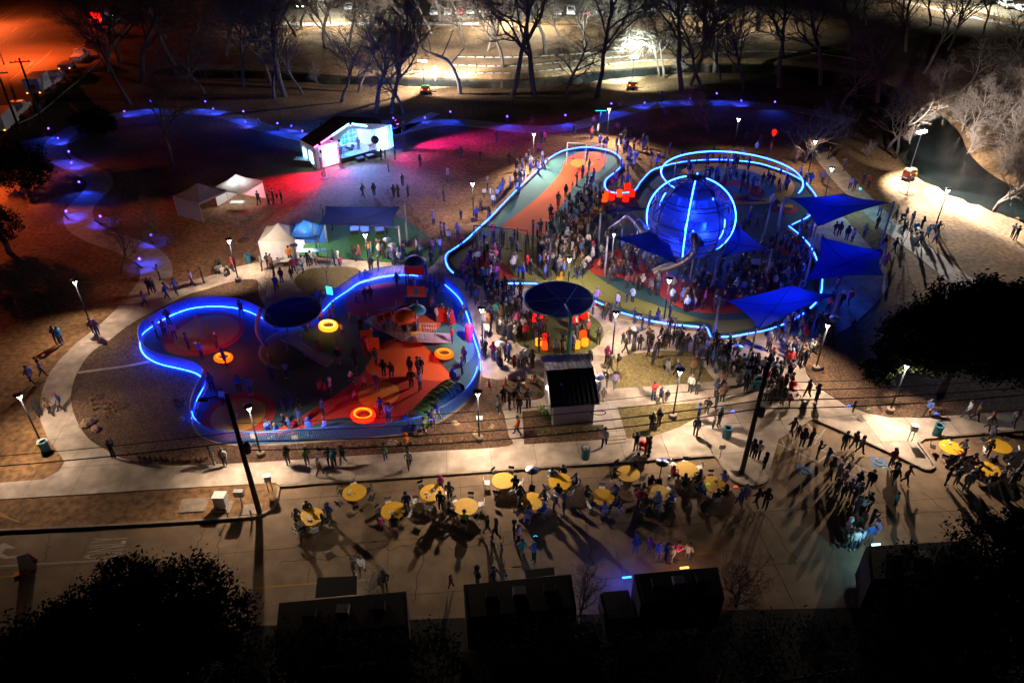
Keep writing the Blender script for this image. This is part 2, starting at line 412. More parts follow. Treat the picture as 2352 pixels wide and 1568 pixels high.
# ------------------------------------------------------------------ plaza slabs, car park slabs
def clip_cell(poly, cell):
    out = [(p[0], p[1]) for p in poly]; n = len(cell)
    for i in range(n):
        ax, ay = cell[i]; bx, by = cell[(i + 1) % n]; inp = out; out = []
        side = lambda p: (bx - ax) * (p[1] - ay) - (by - ay) * (p[0] - ax)
        for j in range(len(inp)):
            p, q = inp[j - 1], inp[j]; sp, sq = side(p), side(q)
            if sq >= 0:
                if sp < 0: t = sp / (sp - sq); out.append((p[0] + (q[0] - p[0]) * t, p[1] + (q[1] - p[1]) * t))
                out.append(q)
            elif sp >= 0: t = sp / (sp - sq); out.append((p[0] + (q[0] - p[0]) * t, p[1] + (q[1] - p[1]) * t))
        if not out: return []
    return out
def slabs(name, poly, cw, ch, ang, z, m, gap=.022, jit=0):
    root = structure(thing_plain(name)); c, s = math.cos(ang), math.sin(ang)
    loc = [(p[0] * c + p[1] * s, -p[0] * s + p[1] * c) for p in poly]
    x0, x1 = min(p[0] for p in loc), max(p[0] for p in loc); y0, y1 = min(p[1] for p in loc), max(p[1] for p in loc)
    y = y0
    while y < y1:
        x = x0
        while x < x1:
            q = clip_cell(loc, [(x + gap, y + gap), (x + cw - gap, y + gap), (x + cw - gap, y + ch - gap), (x + gap, y + ch - gap)])
            if len(q) > 2:
                A = abs(sum(q[i - 1][0] * q[i][1] - q[i][0] * q[i - 1][1] for i in range(len(q)))) / 2
                if A > .02:
                    zz = z + rng.uniform(-jit, jit)
                    MB().prism([(px * c - py * s, px * s + py * c) for px, py in q], 0, zz).build('slab', m, root)
            x += cw
        y += ch
    return root
LOT = [(-260, 1236), (560, 1194), (612, 1183), (634, 1163), (642, 1138), (643, 1122), (1640, 1052), (1650, 1062), (1667, 1092), (1692, 1113), (1730, 1119), (1763, 1108), (1773, 1084), (1793, 1014), (1868, 968),
       (1990, 1020), (2100, 1072), (2128, 1085), (2147, 1076), (2140, 1058), (2112, 1022), (2122, 1012), (2352, 993), (2650, 970), (2900, 1330), (2400, 1385), (1700, 1400), (1000, 1420), (500, 1440), (-500, 1480)]
ang = math.atan2((G(1640, 1046) - G(643, 1116)).y, (G(1640, 1046) - G(643, 1116)).x)
slabs('road', [(p.x, p.y) for p in GL(LOT)], 4.6, 4.1, ang, .012, M['road'], .016, .0012)
WALK = [(-260, 1162), (0, 1147), (200, 1135), (400, 1122), (560, 1113), (632, 1109), (642, 1116), (1640, 1046), (1650, 1057), (1667, 1087), (1692, 1108), (1730, 1113), (1760, 1103), (1768, 1080), (1788, 1010), (1868, 962),
        (1990, 1015), (2100, 1066), (2128, 1078), (2140, 1072), (2137, 1060), (2107, 1018), (2120, 1007), (2352, 988), (2650, 966), (2650, 905), (2352, 942), (2243, 951), (2117, 959), (2041, 959), (1991, 949), (1941, 931), (1903, 906),
        (1873, 886), (1853, 861), (1845, 833), (1855, 811), (1890, 788), (1960, 745), (2010, 700), (2040, 660), (2038, 622), (1996, 564), (1965, 530), (1940, 501), (1905, 480), (1880, 470), (1850, 560), (1700, 640), (1300, 600),
        (1060, 580), (1005, 590), (986, 617), (900, 604), (808, 598), (690, 590), (640, 598), (588, 604), (542, 614), (491, 632), (428, 647), (390, 657), (378, 647), (330, 630), (302, 670), (265, 713), (222, 753), (174, 790),
        (136, 828), (113, 858), (98, 896), (91, 931), (93, 966), (111, 1009), (136, 1042), (149, 1061), (136, 1082), (101, 1101), (0, 1109), (-260, 1121)]
slabs('pavement', [(p.x, p.y) for p in GL(WALK)], 3.1, 3.1, ang, .045, M['conc'], .012, .0015)
sheet('unlit_foreground', [(-600, 1482), (500, 1441), (1000, 1421), (1700, 1401), (2400, 1386), (3000, 1330), (3600, 1900), (-1200, 1900)], .03, mat('painted_unlit_ground', (.012, .011, .008), .95, 6, .6, .6))  # foreground grass painted near black where no light should reach
def kerb(pts, sm=3):
    mb = MB(); mb.strip(smooth(GL(pts), sm), .17, .16, thick=.16); return structure(mb.build('kerb', M['kerb']))
kerb([(-260, 1230), (0, 1220), (300, 1206), (560, 1190), (600, 1183), (622, 1171), (634, 1155), (639, 1137), (641, 1119)])
kerb([(641, 1119), (900, 1100), (1200, 1079), (1640, 1048)])
kerb([(1640, 1048), (1650, 1058), (1667, 1088), (1692, 1110), (1730, 1116), (1760, 1106), (1771, 1082)])
kerb([(1868, 964), (1990, 1017), (2095, 1066), (2125, 1080), (2143, 1075), (2139, 1060), (2109, 1019)], 4)
kerb([(2109, 1019), (2121, 1009), (2352, 990), (2650, 968)], 1)
# steps by the small building
for k in range(3):
    a, c, d, e = G(1390, 1000 + k * 7), G(1436, 996 + k * 7), G(1437, 1003 + k * 7), G(1391, 1007 + k * 7)
    structure(MB().prism([(p.x, p.y) for p in (a, c, d, e)], 0, .16 - .035 * k).build('step', M['conc']))
# beds and lawns let into the paving
def bed(name, pts, m, z, sm=True):
    P = smooth(GL(pts), 4, True) if sm else GL(pts)
    return structure(MB().prism([(p.x, p.y) for p in P], .001, z).build(name, m))
BEDP = [(p.x, p.y) for p in GL([(224,799),(186,843),(165,896),(164,922),(186,984),(247,1035),(315,1062),(428,1069),(588,1062),(588,1024),(470,1000),(446,965),(470,890),(400,850),(335,818),(327,797),(345,765),(300,752)])]
bed('planting_bed', [(600, 690), (590, 644), (529, 649), (479, 664), (428, 679), (378, 704), (340, 722), (290, 752), (247, 786), (224, 799), (202, 819), (186, 843), (174, 866), (165, 896), (164, 922), (171, 952), (186, 984), (209, 1012),
                     (247, 1035), (267, 1047), (315, 1062), (378, 1069), (428, 1069), (588, 1062), (802, 1048), (1000, 1036), (1166, 1025), (1168, 1000), (1160, 960), (1158, 925), (1245, 915), (1240, 872), (1112, 868), (1000, 800), (700, 780)], M['mulch'], .06)
bed('planting_bed', [(676, 647), (689, 629), (714, 618), (764, 614), (810, 615), (825, 622), (815, 637), (789, 652), (759, 677), (729, 685), (694, 667)], M['lawn'], .06)
bed('planting_bed', [(1199, 946), (1204, 1021), (1389, 1010), (1386, 976), (1300, 980), (1256, 940)], M['mulch'], .06, False)
bed('lawn_island', [(1390, 830), (1456, 813), (1520, 806), (1589, 808), (1614, 840), (1642, 876), (1529, 886), (1410, 893), (1403, 866)], M['lawn'], .06, False)
bed('lawn_island', [(1418, 936), (1500, 931), (1589, 927), (1640, 926), (1617, 951), (1554, 984), (1499, 1002), (1440, 1007)], M['lawn'], .06, False)
bed('planting_bed', [(1892, 790), (1857, 811), (1847, 833), (1855, 861), (1875, 886), (1905, 906), (1943, 931), (1993, 948), (2041, 958), (2117, 958), (2243, 950), (2352, 941), (2650, 904), (2650, 720), (2250, 690), (2060, 700), (1990, 735)], M['mulch'], .06)
bed('green_turf', [(590, 603), (620, 598), (690, 588), (808, 596), (900, 603), (980, 615), (1008, 592), (1012, 565), (985, 545), (940, 512), (900, 497), (740, 500), (715, 555), (690, 565), (640, 577)], M['turf'], .058)
c0 = G(1281, 760); structure(MB().lathe([(4.0, .0), (4.0, .058)], 40, (c0.x, c0.y, 0)).build('green_turf', M['turf2']))
for (u, v, r) in [(240, 818, .9), (2083, 443, .95), (966, 562, 1.5), (560, 552, .7), (1210, 322, .7)]:
    p = G(u, v); structure(MB().lathe([(r, 0), (r * .9, .07), (.2, .12), (0.0, .12)], 20, (p.x, p.y, 0)).build('mulch_circle', M['mulch']))
mb = MB(); mb.strip(smooth(GL([(180, 857), (230, 850), (290, 842), (345, 831)]), 3), .3, .075, thick=.07); structure(mb.build('bed_edging', M['conc']))
# ------------------------------------------------------------------ playground surfaces
FENCE = [(1023, 660), (1051, 686), (1066, 710), (1079, 745), (1090, 785), (1101, 820), (1103, 848), (1101, 868), (1092, 896), (1067, 929), (1017, 964), (966, 988), (891, 1003), (765, 1012), (664, 1020), (588, 1023), (529, 1022), (491, 1015),
         (466, 1003), (451, 988), (446, 965), (454, 930), (471, 897), (474, 880), (458, 864), (430, 855), (403, 849), (378, 843), (353, 833), (334, 817), (327, 797), (331, 775), (353, 757), (378, 741), (408, 726), (441, 715), (479, 710),
         (529, 711), (564, 718), (588, 727), (612, 739), (650, 747), (690, 745), (719, 735), (742, 723), (767, 697), (805, 671), (827, 656), (873, 643), (913, 638), (950, 638), (986, 646)]
SEATW = [(1041, 625), (1029, 612), (1023, 594), (1026, 581), (1036, 574), (1054, 562), (1074, 547), (1092, 529), (1127, 497), (1167, 455), (1226, 396), (1249, 374), (1262, 362), (1289, 347), (1317, 340), (1347, 337), (1377, 340), (1403, 346),
         (1420, 356), (1428, 368), (1427, 380), (1415, 392), (1393, 410), (1389, 424), (1395, 436), (1410, 441), (1430, 442), (1450, 439), (1461, 433), (1468, 421), (1478, 409), (1496, 391), (1526, 380), (1560, 372), (1604, 367), (1667, 366), (1730, 372),
         (1764, 380), (1810, 396), (1847, 416), (1862, 432), (1873, 447), (1876, 464), (1870, 479), (1855, 497), (1834, 507), (1812, 518), (1833, 534), (1845, 545), (1860, 562), (1870, 580), (1880, 605), (1888, 628), (1888, 650), (1885, 673),
         (1875, 691), (1860, 706), (1840, 721), (1814, 736), (1764, 755), (1718, 764), (1677, 771), (1632, 771), (1624, 751), (1589, 747), (1554, 744), (1501, 736), (1453, 723), (1415, 712), (1385, 698), (1365, 689), (1300, 665), (1234, 650), (1176, 649), (1112, 649)]
FP = smooth(GL(FENCE), 4); SP = []
corner = {(1812, 518), (1632, 771), (1624, 751)}
run = []
runs = []
for p in SEATW:
    run.append(p)
    if p in corner: runs.append(run); run = [p]
runs.append(run)
SRUN = [smooth(GL(r, .5), 4) if len(r) > 2 else GL(r, .5) for r in runs]
for r in SRUN:
    for p in r: p.z = 0
for r in SRUN: SP += r[:-1]
SP.append(SRUN[-1][-1])
def surf(name, pts, m): return structure(MB().prism([(p.x, p.y) for p in pts], .002, .075).build(name, m))
pl = surf('playground_surface', FP, M['rub_t']); pr = surf('playground_surface', SP, M['rub_t'])
_zi = [.079]
def patch(par, pts, m, sm=True, raw=None):
    z = _zi[0]; _zi[0] += .0025
    P = raw or (smooth(GL(pts), 4, True) if sm else GL(pts))
    MB().prism([(p.x, p.y) for p in P], .07, z).build('colour_patch', M[m], par)
def disc(c, r, n=40): return [c + Vector((r * math.cos(2 * math.pi * k / n), r * math.sin(2 * math.pi * k / n), 0)) for k in range(n)]
patch(pl, [(580, 1000), (640, 985), (720, 940), (790, 895), (840, 850), (868, 805), (900, 780), (960, 785), (995, 815), (1025, 850), (1048, 885), (1010, 915), (960, 935), (905, 970), (850, 985), (800, 960), (740, 970), (660, 1000)], 'rub_r')
patch(pl, [(850, 830), (868, 802), (900, 780), (955, 783), (990, 812), (1022, 848), (1040, 872), (1000, 876), (930, 868), (870, 868), (840, 850)], 'rub_o')
patch(pl, [(930, 745), (960, 728), (1000, 722), (1012, 750), (985, 765), (950, 768)], 'rub_o')
patch(pl, [(800, 680), (870, 655), (930, 655), (925, 700), (880, 730), (800, 720)], 'rub_r')
cc = G(469, 766); patch(pl, 0, 'rub_r', raw=disc(cc, 3.45)); patch(pl, 0, 'rub_y', raw=disc(cc + Vector((.2, .1, 0)), 2.75))
cc = G(548, 955); patch(pl, 0, 'rub_r', raw=disc(cc, 2.75)); patch(pl, 0, 'rub_y', raw=disc(cc, 2.0))
cc = G(880, 930); patch(pl, 0, 'rub_y', raw=disc(cc + Vector((-.5, 1.2, 0)), 1.6))
patch(pl, [(1040, 745), (1072, 760), (1090, 810), (1060, 840), (1020, 800), (985, 785), (1000, 760)], 'rub_T')
patch(pr, [(1100, 535), (1150, 490), (1226, 405), (1262, 370), (1300, 350), (1347, 343), (1395, 352), (1415, 372), (1395, 395), (1360, 430), (1330, 490), (1280, 560), (1200, 560)], 'rub_T')
patch(pr, [(1289, 395), (1297, 371), (1317, 356), (1352, 350), (1383, 354), (1393, 365), (1390, 378), (1373, 396), (1348, 400), (1319, 428), (1297, 460), (1276, 496), (1259, 516), (1252, 539), (1214, 541), (1176, 531), (1152, 523), (1176, 503), (1226, 463), (1261, 430)], 'rub_o')
patch(pr, 0, 'rub_y', raw=disc(G(1337, 377), 1.55))
patch(pr, [(1045, 585), (1090, 560), (1150, 535), (1176, 534), (1214, 543), (1275, 546), (1330, 512), (1378, 522), (1352, 570), (1346, 608), (1370, 636), (1440, 678), (1500, 700), (1580, 726), (1640, 738), (1750, 728), (1830, 690), (1862, 640), (1858, 590), (1868, 590), (1881, 640),
           (1872, 682), (1830, 718), (1760, 746), (1680, 763), (1636, 765), (1628, 744), (1550, 737), (1450, 716), (1360, 684), (1300, 658), (1176, 643), (1060, 625), (1034, 600)], 'rub_g')
patch(pr, [(1352, 610), (1400, 580), (1440, 575), (1500, 610), (1580, 650), (1680, 668), (1760, 655), (1800, 610), (1830, 600), (1840, 640), (1800, 690), (1720, 715), (1640, 722), (1560, 708), (1500, 668), (1430, 640), (1372, 634)], 'rub_r')
patch(pr, [(1278, 548), (1300, 530), (1345, 488), (1388, 474), (1360, 508), (1318, 545), (1296, 600), (1292, 645), (1278, 645), (1284, 600)], 'rub_y')
patch(pr, [(1060, 612), (1110, 580), (1150, 600), (1180, 640), (1120, 640)], 'rub_r')
rc = G(1690, 418); patch(pr, 0, 'rub_y', raw=disc(rc, 7.0)); patch(pr, 0, 'rub_T', raw=disc(rc + Vector((-.6, -.8, 0)), 5.2)); patch(pr, 0, 'rub_r', raw=disc(G(1690, 440), 3.4))
patch(pr, 0, 'rub_T', raw=disc(G(1690, 440), 1.6)); patch(pr, 0, 'rub_r', raw=disc(G(1828, 575), 2.2)); patch(pr, 0, 'rub_r', raw=disc(G(1800, 480), 1.6))
# ------------------------------------------------------------------ painted marks
road_marks = structure(thing_plain('road_markings'))
def line(a, c, w=.1, k='paint_w', z=.018): MB().strip([G(*a), G(*c)], w, z).build('painted_line', M[k], road_marks)
for a, c in [((1764, 1009), (1880, 1061)), ((1772, 966), (1804, 1026)), ((1797, 966), (1832, 1040)), ((1822, 966), (1860, 1050)), ((1850, 966), (1880, 1004)), ((1885, 1032), (2006, 1087)), ((2006, 1087), (1943, 1092)), ((1970, 1070), (1981, 1090)),
             ((1925, 1048), (1955, 1092)), ((1868, 1000), (1880, 1012)), ((1730, 990), (1776, 1014)), ((1752, 975), (1770, 1004)), ((1700, 1060), (1764, 1009)), ((1895, 985), (1870, 1020)), ((0, 1300), (300, 1283)), ((1880, 1061), (1905, 1040))]: line(a, c)
for a, c in [((588, 1350), (740, 1338)), ((820, 1333), (850, 1330)), ((1148, 1306), (1200, 1301)), ((1600, 1273), (1650, 1265)), ((0, 1325), (90, 1319)), ((1176, 1303), (1212, 1299))]: line(a, c, .12, 'paint_y')
for a, c in [((-10, 1172), (20, 1188)), ((-10, 1180), (45, 1198))]: line(a, c, .1, 'paint_y', .01)
def text_mesh(txt, name, m, size, M4, parent=None, extr=0.003):
    cu = bpy.data.curves.new(name, 'FONT'); cu.body = txt; cu.size = size; cu.extrude = extr; cu.align_x = 'CENTER'; cu.align_y = 'CENTER'
    o = bpy.data.objects.new(name, cu); COL.objects.link(o); bpy.context.view_layer.update()
    me = bpy.data.meshes.new_from_object(o.evaluated_get(bpy.context.evaluated_depsgraph_get())); bpy.data.objects.remove(o)
    me.transform(M4); me.materials.clear(); me.materials.append(m); return inst(name, me, parent)
p = G(249, 1257)
text_mesh('ONLY', 'painted_word', M['paint_w'], 1.0, Matrix.Translation((p.x, p.y, .017)) @ Matrix.Rotation(ang + R(90), 4, 'Z') @ Matrix.Diagonal((.62, 3.1, 1, 1)), road_marks)
ar = [(-30, 1265), (10, 1246), (37, 1259), (14, 1259), (4, 1270), (20, 1277), (50, 1274), (54, 1280), (10, 1283), (-12, 1276)]
MB().prism([(q.x, q.y) for q in GL(ar)], .012, .017).build('painted_arrow', M['paint_w'], road_marks)
for (u, v) in [(1850, 1080), (2018, 1062)]:                     # accessible bay signs
    p = G(u, v); T = Matrix.Translation((p.x, p.y, 0)) @ Matrix.Rotation(ang + R(-20), 4, 'Z')
    b_ = MB(); b_.box((0, 0, .015), (1.05, 1.05, .006), M=T); b_.build('accessible_bay_square', M['paint_b'], road_marks)
    b_ = MB(); pts = [Vector((.28 * math.cos(R(a)) - .02, .28 * math.sin(R(a)) - .12, .021)) for a in range(100, 400, 20)]
    b_.tube([T @ q for q in pts], .035, 4); b_.tube([T @ Vector(q) for q in [(-.05, .33, .021), (-.05, 0, .021), (.2, 0, .021), (.3, -.3, .021), (.4, -.27, .021)]], .035, 4); b_.lathe([(.07, 0), (.07, .006)], 10, M=T @ Matrix.Translation((-.05, .43, .019)))
    b_.build('wheelchair_symbol', M['paint_w'], road_marks)
FPL = [(p.x, p.y) for p in FP]
BEDR = [(p.x, p.y) for p in GL([(1892, 790), (1857, 811), (1847, 833), (1855, 861), (1875, 886), (1905, 906), (1943, 931), (1993, 948), (2041, 958), (2117, 958), (2243, 950), (2352, 941), (2400, 800), (2060, 760)])]

# tar-sealed cracks wandering over the road slabs
for k, (a, c) in enumerate([((640, 1290), (820, 1275)), ((815, 1270), (812, 1345)), ((812, 1262), (985, 1250)), ((980, 1240), (950, 1380)), ((470, 1205), (452, 1260)), ((505, 1210), (500, 1300)), ((120, 1215), (100, 1290)), ((1150, 1210), (1160, 1320)), ((1340, 1190), (1370, 1330)), ((1500, 1210), (1700, 1195)), ((1760, 1180), (1830, 1300)), ((2000, 1190), (2300, 1160)), ((2120, 1130), (2240, 1230)), ((1030, 1260), (1190, 1245))]):
    r_ = random.Random(k); n = 14; pts = []
    for i in range(n + 1):
        p = G(*a).lerp(G(*c), i / n); pts.append(p + Vector((r_.gauss(0, .09), r_.gauss(0, .09), 0)))
    MB().strip(pts, .035, .0165).build('tar_crack', M['asphalt'] if False else M['tyre'], road_marks)
WARM = (1.0, .75, .535)
ORD = ['leftmost', 'second from the left', 'third from the left', 'fourth from the left', 'fifth from the left', 'sixth from the left', 'seventh from the left', 'eighth from the left', 'ninth from the left', 'tenth from the left']
# ------------------------------------------------------------------ lamp posts: Y-shaped lit head under a dark disc
LH = 4.6
lp_pole = MB(); lp_pole.tube([(0, 0, .3), (0, 0, LH - .55)], [.075, .05], 8); lp_pole = lp_pole.mesh('lamp_pole', M['pole'], True)
lp_base = MB().lathe([(.3, 0), (.3, .38), (.26, .42), (.1, .43)], 14).mesh('lamp_base', M['kerb'])
lp_cap = MB().lathe([(0, .03), (.30, .0), (.34, -.02), (.34, -.05), (.12, -.03), (0, -.03)], 16, (0, 0, LH)).mesh('lamp_cap', M['metal_k'], True)
g_ = MB(); g_.tube([(0, 0, LH - .55), (-.05, 0, LH - .42), (-.2, 0, LH - .08)], [.03, .035, .05], 6); g_.tube([(0, 0, LH - .55), (.05, 0, LH - .42), (.2, 0, LH - .08)], [.03, .035, .05], 6)
lp_head = g_.mesh('lamp_head', M['lampglow'])
LAMPS = [(209, 746, 'beside the curving left walk with its head over the brown grass', 2300, (180, 800)), (97, 1020, 'rising behind the blue bin at the far left', 2300, (110, 1040)), (548, 646, 'next to the walk where a family sits on the grass', 3230, (530, 610)), (850, 631, 'between the turf and the left playground', 3230, (840, 595)),
         (1088, 506, 'by the fence left of the swings', 2600, (1060, 480)), (1225, 384, 'at the upper left end of the right playground', 11000, (1290, 420)), (1394, 322, 'behind the farthest swing set', 9000, (1350, 390)), (1684, 347, 'behind the big raised light ring', 850, (1690, 390)), (1855, 402, 'in the branches right of the light ring', 1870, (1870, 400)),
         (1303, 690, 'behind the large round canopy', 3600, (1300, 600)), (1524, 741, 'standing by the blue light line in front of the dome', 1700, (1470, 720)), (1109, 812, 'on the plaza right of the left playground', 2800, (1100, 815)), (1405, 822, 'on the plaza in front of the queue', 3400, (1440, 800)),
         (1101, 1012, 'in the mulch below the plaza cones', 3600, (1095, 1060)), (600, 1047, 'at the front fence of the left playground', 3600, (620, 1090)), (1545, 960, 'on the lawn island right of the small building', 3910, (1530, 960)), (1872, 850, 'in the mulch right of the crowded plaza', 3910, (1820, 880)), (2043, 947, 'with its head lost in the evergreen leaves', 5200, (2100, 1010)), (2147, 523, 'on the brown bank with an unlit head', 0, None), (1890, 470, 'behind the upper blue shade sail', 850, (1920, 480))]
for (u, v, where, e, aim) in LAMPS:
    p = G(u, v, .03); t = thing('lamp_post', 'tall slim lamp post ' + where, 'lamp post', p, rng.uniform(-.3, .3), 'lamp posts of the park')
    inst('pole', lp_pole, t); inst('base', lp_base, t); inst('cap', lp_cap, t)
    if e:
        inst('lamp_head', lp_head, t)
        d = G(*aim) - p; d = Vector((d.x, d.y, 0)); d = (d.normalized() * min(d.length, 4.2)); d = Matrix.Rotation(-t.rotation_euler[2], 3, 'Z') @ d
        lamp('lamp_light', 'SPOT', (0, 0, LH - .12), e * 1.15, WARM, t, (d.x, d.y, 0), 150, .55, .1)
    else: inst('lamp_head', lp_head, t).data = lp_head.copy(); t.children[-1].data.materials[0] = M['glass']
# ------------------------------------------------------------------ bollard lights along the winding path
bo_body = MB(); bo_body.box((0, 0, .5), (.13, .13, 1.0)); bo_body = bo_body.mesh('bollard', M['metal_k'])
bo_lens = MB().lathe([(.0, .95), (.1, 1.0), (.11, 1.1), (.06, 1.18), (0, 1.2)], 8).mesh('bollard_lens', M['led_violet'])
BOL = [(117, 312, 0), (164, 366, 0), (349, 248, 0), (475, 249, 0), (562, 272, 0), (640, 300, 0), (905, 288, 0), (1035, 273, 0), (1165, 284, 0), (1298, 281, 0), (1403, 254, 0), (1644, 230, 0), (1777, 250, 0), (1511, 232, 0), (188, 437, 0), (159, 505, 0), (237, 517, 0), (353, 560, 0), (327, 616, 0),
       (139, 335, 1), (290, 272, 1), (493, 266, 1), (567, 297, 1), (1479, 252, 1), (1583, 243, 1), (977, 287, 1), (697, 318, 1), (672, 306, 1), (1700, 247, 1), (170, 392, 1)]
for i, (u, v, off) in enumerate(BOL):
    p = G(u, v); t = thing('path_bollard', ('dark path bollard beside the winding blue path' if off else 'glowing violet bollard light beside the winding path'), 'bollard', p, rng.uniform(-.3, .3), 'bollard lights along the winding path')
    inst('post', bo_body, t)
    if not off:
        inst('lens', bo_lens, t)
        near = None
        # aim the pool of light at the path side
        lamp('bollard_light', 'SPOT', (0, 0, 1.22), 800, (.015, .06, 1), t, (0, -2.6 if v < 440 else .2, 0), 120, .7)
        if v >= 440 or u < 240:
            t.children[-1].rotation_euler = Vector((1.6, -.6, -1.2)).to_track_quat('-Z', 'Y').to_euler()
    else:
        inst('lens', bo_lens, t).hide_render = False; t.children[-1].data = bo_lens.copy(); t.children[-1].data.materials[0] = M['metal_k']
        lamp('bollard_light', 'SPOT', (0, .1, 1.02), 550, (.04, .06, 1), t, (0, 1.5, 0), 110, .7)
# ------------------------------------------------------------------ fence with pickets and blue light strip round the left playground
fence = thing('picket_fence', 'wavy blue picket fence with glowing light strip round the left playground', 'fence')
mb = MB(); mb.strip(FP, .3, .14, thick=.13); mb.build('kerb_base', M['kerb'], fence)
FH = 1.35
mb = MB(); mb.tube([p + Vector((0, 0, FH)) for p in FP], .035, 5); mb.build('top_rail', M['metal_b'], fence)
mb = MB(); mb.tube([p + Vector((0, 0, .24)) for p in FP], .03, 5); mb.build('bottom_rail', M['metal_b'], fence)
pick = MB().box((0, 0, (FH + .16) / 2), (.06, .035, FH - .16)).mesh('picket', M['metal_b'])
PK = resample(FP, .125); rest = MB(); loc = []
for i, p in enumerate(PK):
    q = PK[min(i + 1, len(PK) - 1)]; a = math.atan2(q.y - p.y, q.x - p.x) if i + 1 < len(PK) else 0; loc.append((p, a))
order = sorted(range(len(loc)), key=lambda i: (loc[i][0] - Vector((0, 0, CAM_H))).length)
for n_, i in enumerate(order):
    p, a = loc[i]
    if n_ < 290: inst('picket', pick, fence, p, a)
    else: rest.box((p.x, p.y, (FH + .16) / 2), (.06, .035, FH - .16), a)
stuff(rest.build('picket_run', M['metal_b'], fence))
def near_uv(line, uv):
    q = G(*uv); return min(range(len(line)), key=lambda i: (line[i] - q).length)
def strips(line, name, parent, m, z, r=.05, seg=2.4, gap=.1, n=4, dy=-.07):
    pp = resample(line, seg / 4); i = 0
    while i + 2 < len(pp):
        s = pp[i:i + 5]
        if len(s) >= 2:
            s = [q.copy() for q in s]; d = (s[-1] - s[-2]).normalized(); s[-1] = s[-1] - d * gap
            MB().tube([q + Vector((0, dy, z)) for q in s], r, n).build(name, m if m is not M['led'] or rng.random() < .6 else M['led2'], parent)
        i += 4
i0 = near_uv(FP, (446, 968)); i1 = near_uv(FP, (1101, 866))
strips(FP[i0:], 'light_strip', fence, M['led'], .42, .038, dy=-.22)
strips(FP[:i1], 'light_strip', fence, M['led'], .42, .038, dy=-.22)
front = FP[i1:i0 + 1]
mid = sum(front, Vector()) / len(front)
inn = [p + ((G(780, 860) - p).normalized() * .12) for p in front]
strips(inn, 'light_strip', fence, M['led_soft'], FH - .12, .03, 3.0)
mb = MB(); mb.tube([p + Vector((0, 0, FH - .1)) for p in front], .05, 4); mb.build('light_shroud', M['metal_b'], fence)
# low seat wall with the light line round the right playground
sw = thing('seat_wall', 'low seat wall with glowing blue light line round the right playground', 'wall')
for r in SRUN:
    mb = MB(); mb.strip(r, .35, .42, thick=.41); mb.build('wall_run', M['kerb'], sw)
    rr = r
    strips(rr, 'light_strip', sw, M['led'], .46, .04, 2.6, .14)
# ------------------------------------------------------------------ mobile light towers
def light_tower(u, v, mast, label, aims, e, col, rz=0):
    p = G(u, v); t = thing('light_tower', label, 'light tower', p, rz)
    b = MB(); b.box((0, 0, .85), (1.5, 1.0, .85), taper=.92); b.build('generator_body', M['orange'], t)
    b = MB(); b.box((0, 0, .38), (1.9, 1.1, .12)); b.box((1.3, 0, .36), (.9, .1, .1)); b.build('trailer_frame', M['metal_k'], t)
    b = MB(); b.box((0, 0, 1.33), (1.3, .85, .08)); b.build('engine_cover', M['greenp'], t)
    for s in (-.6, .6): MB().lathe([(.05, -.08), (.3, -.08), (.3, .08), (.05, .08)], 12, M=Matrix.Translation((0, s, .3)) @ Matrix.Rotation(R(90), 4, 'X')).build('wheel', M['tyre'], t)
    for s in (-.55, .55): MB().box((s, -.54, .85), (.14, .06, .12)).build('marker_lamp', M['amber'], t)
    b = MB(); b.tube([(-.2, 0, 1.3), (-.2, 0, mast)], [.07, .04], 6); b.build('mast', M['metal_g'], t)
    b = MB(); b.tube([(-.9, 0, mast), (.5, 0, mast)], .035, 5); b.build('cross_arm', M['metal_g'], t)
    for k, x in enumerate((-.8, -.35, .0, .4)):
        h = MB(); h.box((x, 0, mast + .12), (.36, .2, .3)); ho = h.build('flood_lamp', M['metal_g'], t)
        for y in (-.13, .13): MB().lathe([(.0, -.06), (.16, -.05), (.16, .05), (0, .06)], 10, M=Matrix.Translation((x, y, mast + .1)) @ Matrix.Rotation(R(90), 4, 'X')).build('lens', M['flood'], ho)
    for (a, size, k) in aims:
        loc = Vector((rng.uniform(-.5, .3), .25 if k >= 0 else -.25, mast - .1))
        o = lamp('flood_light', 'SPOT', loc, e * abs(k), col, t, None, size, .6, .15)
        dvec = Matrix.Rotation(-rz, 3, 'Z') @ (G(*a) - (p + Vector((0, 0, mast)))); o.rotation_euler = dvec.to_track_quat('-Z', 'Y').to_euler()
light_tower(978, 216, 5.2, 'orange light tower trailer glaring on the grass by the curved pale tree', [((1040, 200), 120, 1), ((1045, 150), 50, 5), ((1010, 120), 110, 10), ((860, 210), 110, 1.5), ((1080, 60), 70, 24)], 9000, (1, .95, .88))
light_tower(1452, 206, 5.2, 'orange light tower trailer below the white-lit creek trees', [((1455, 190), 130, 1), ((1540, 175), 70, .5), ((1350, 140), 90, 10), ((1430, 50), 55, 26), ((1640, 125), 45, 4)], 8000, (.8, 1, .93))
light_tower(2085, 412, 6.0, 'orange light tower trailer on the steep bank beside the wide creek', [((2150, 432), 110, 6), ((2230, 465), 60, 10), ((2320, 500), 45, 16), ((2270, 575), 60, 6), ((2270, 360), 70, 4), ((2330, 240), 60, 7), ((2040, 370), 60, .3)], 8000, (1, .93, .82), R(30))
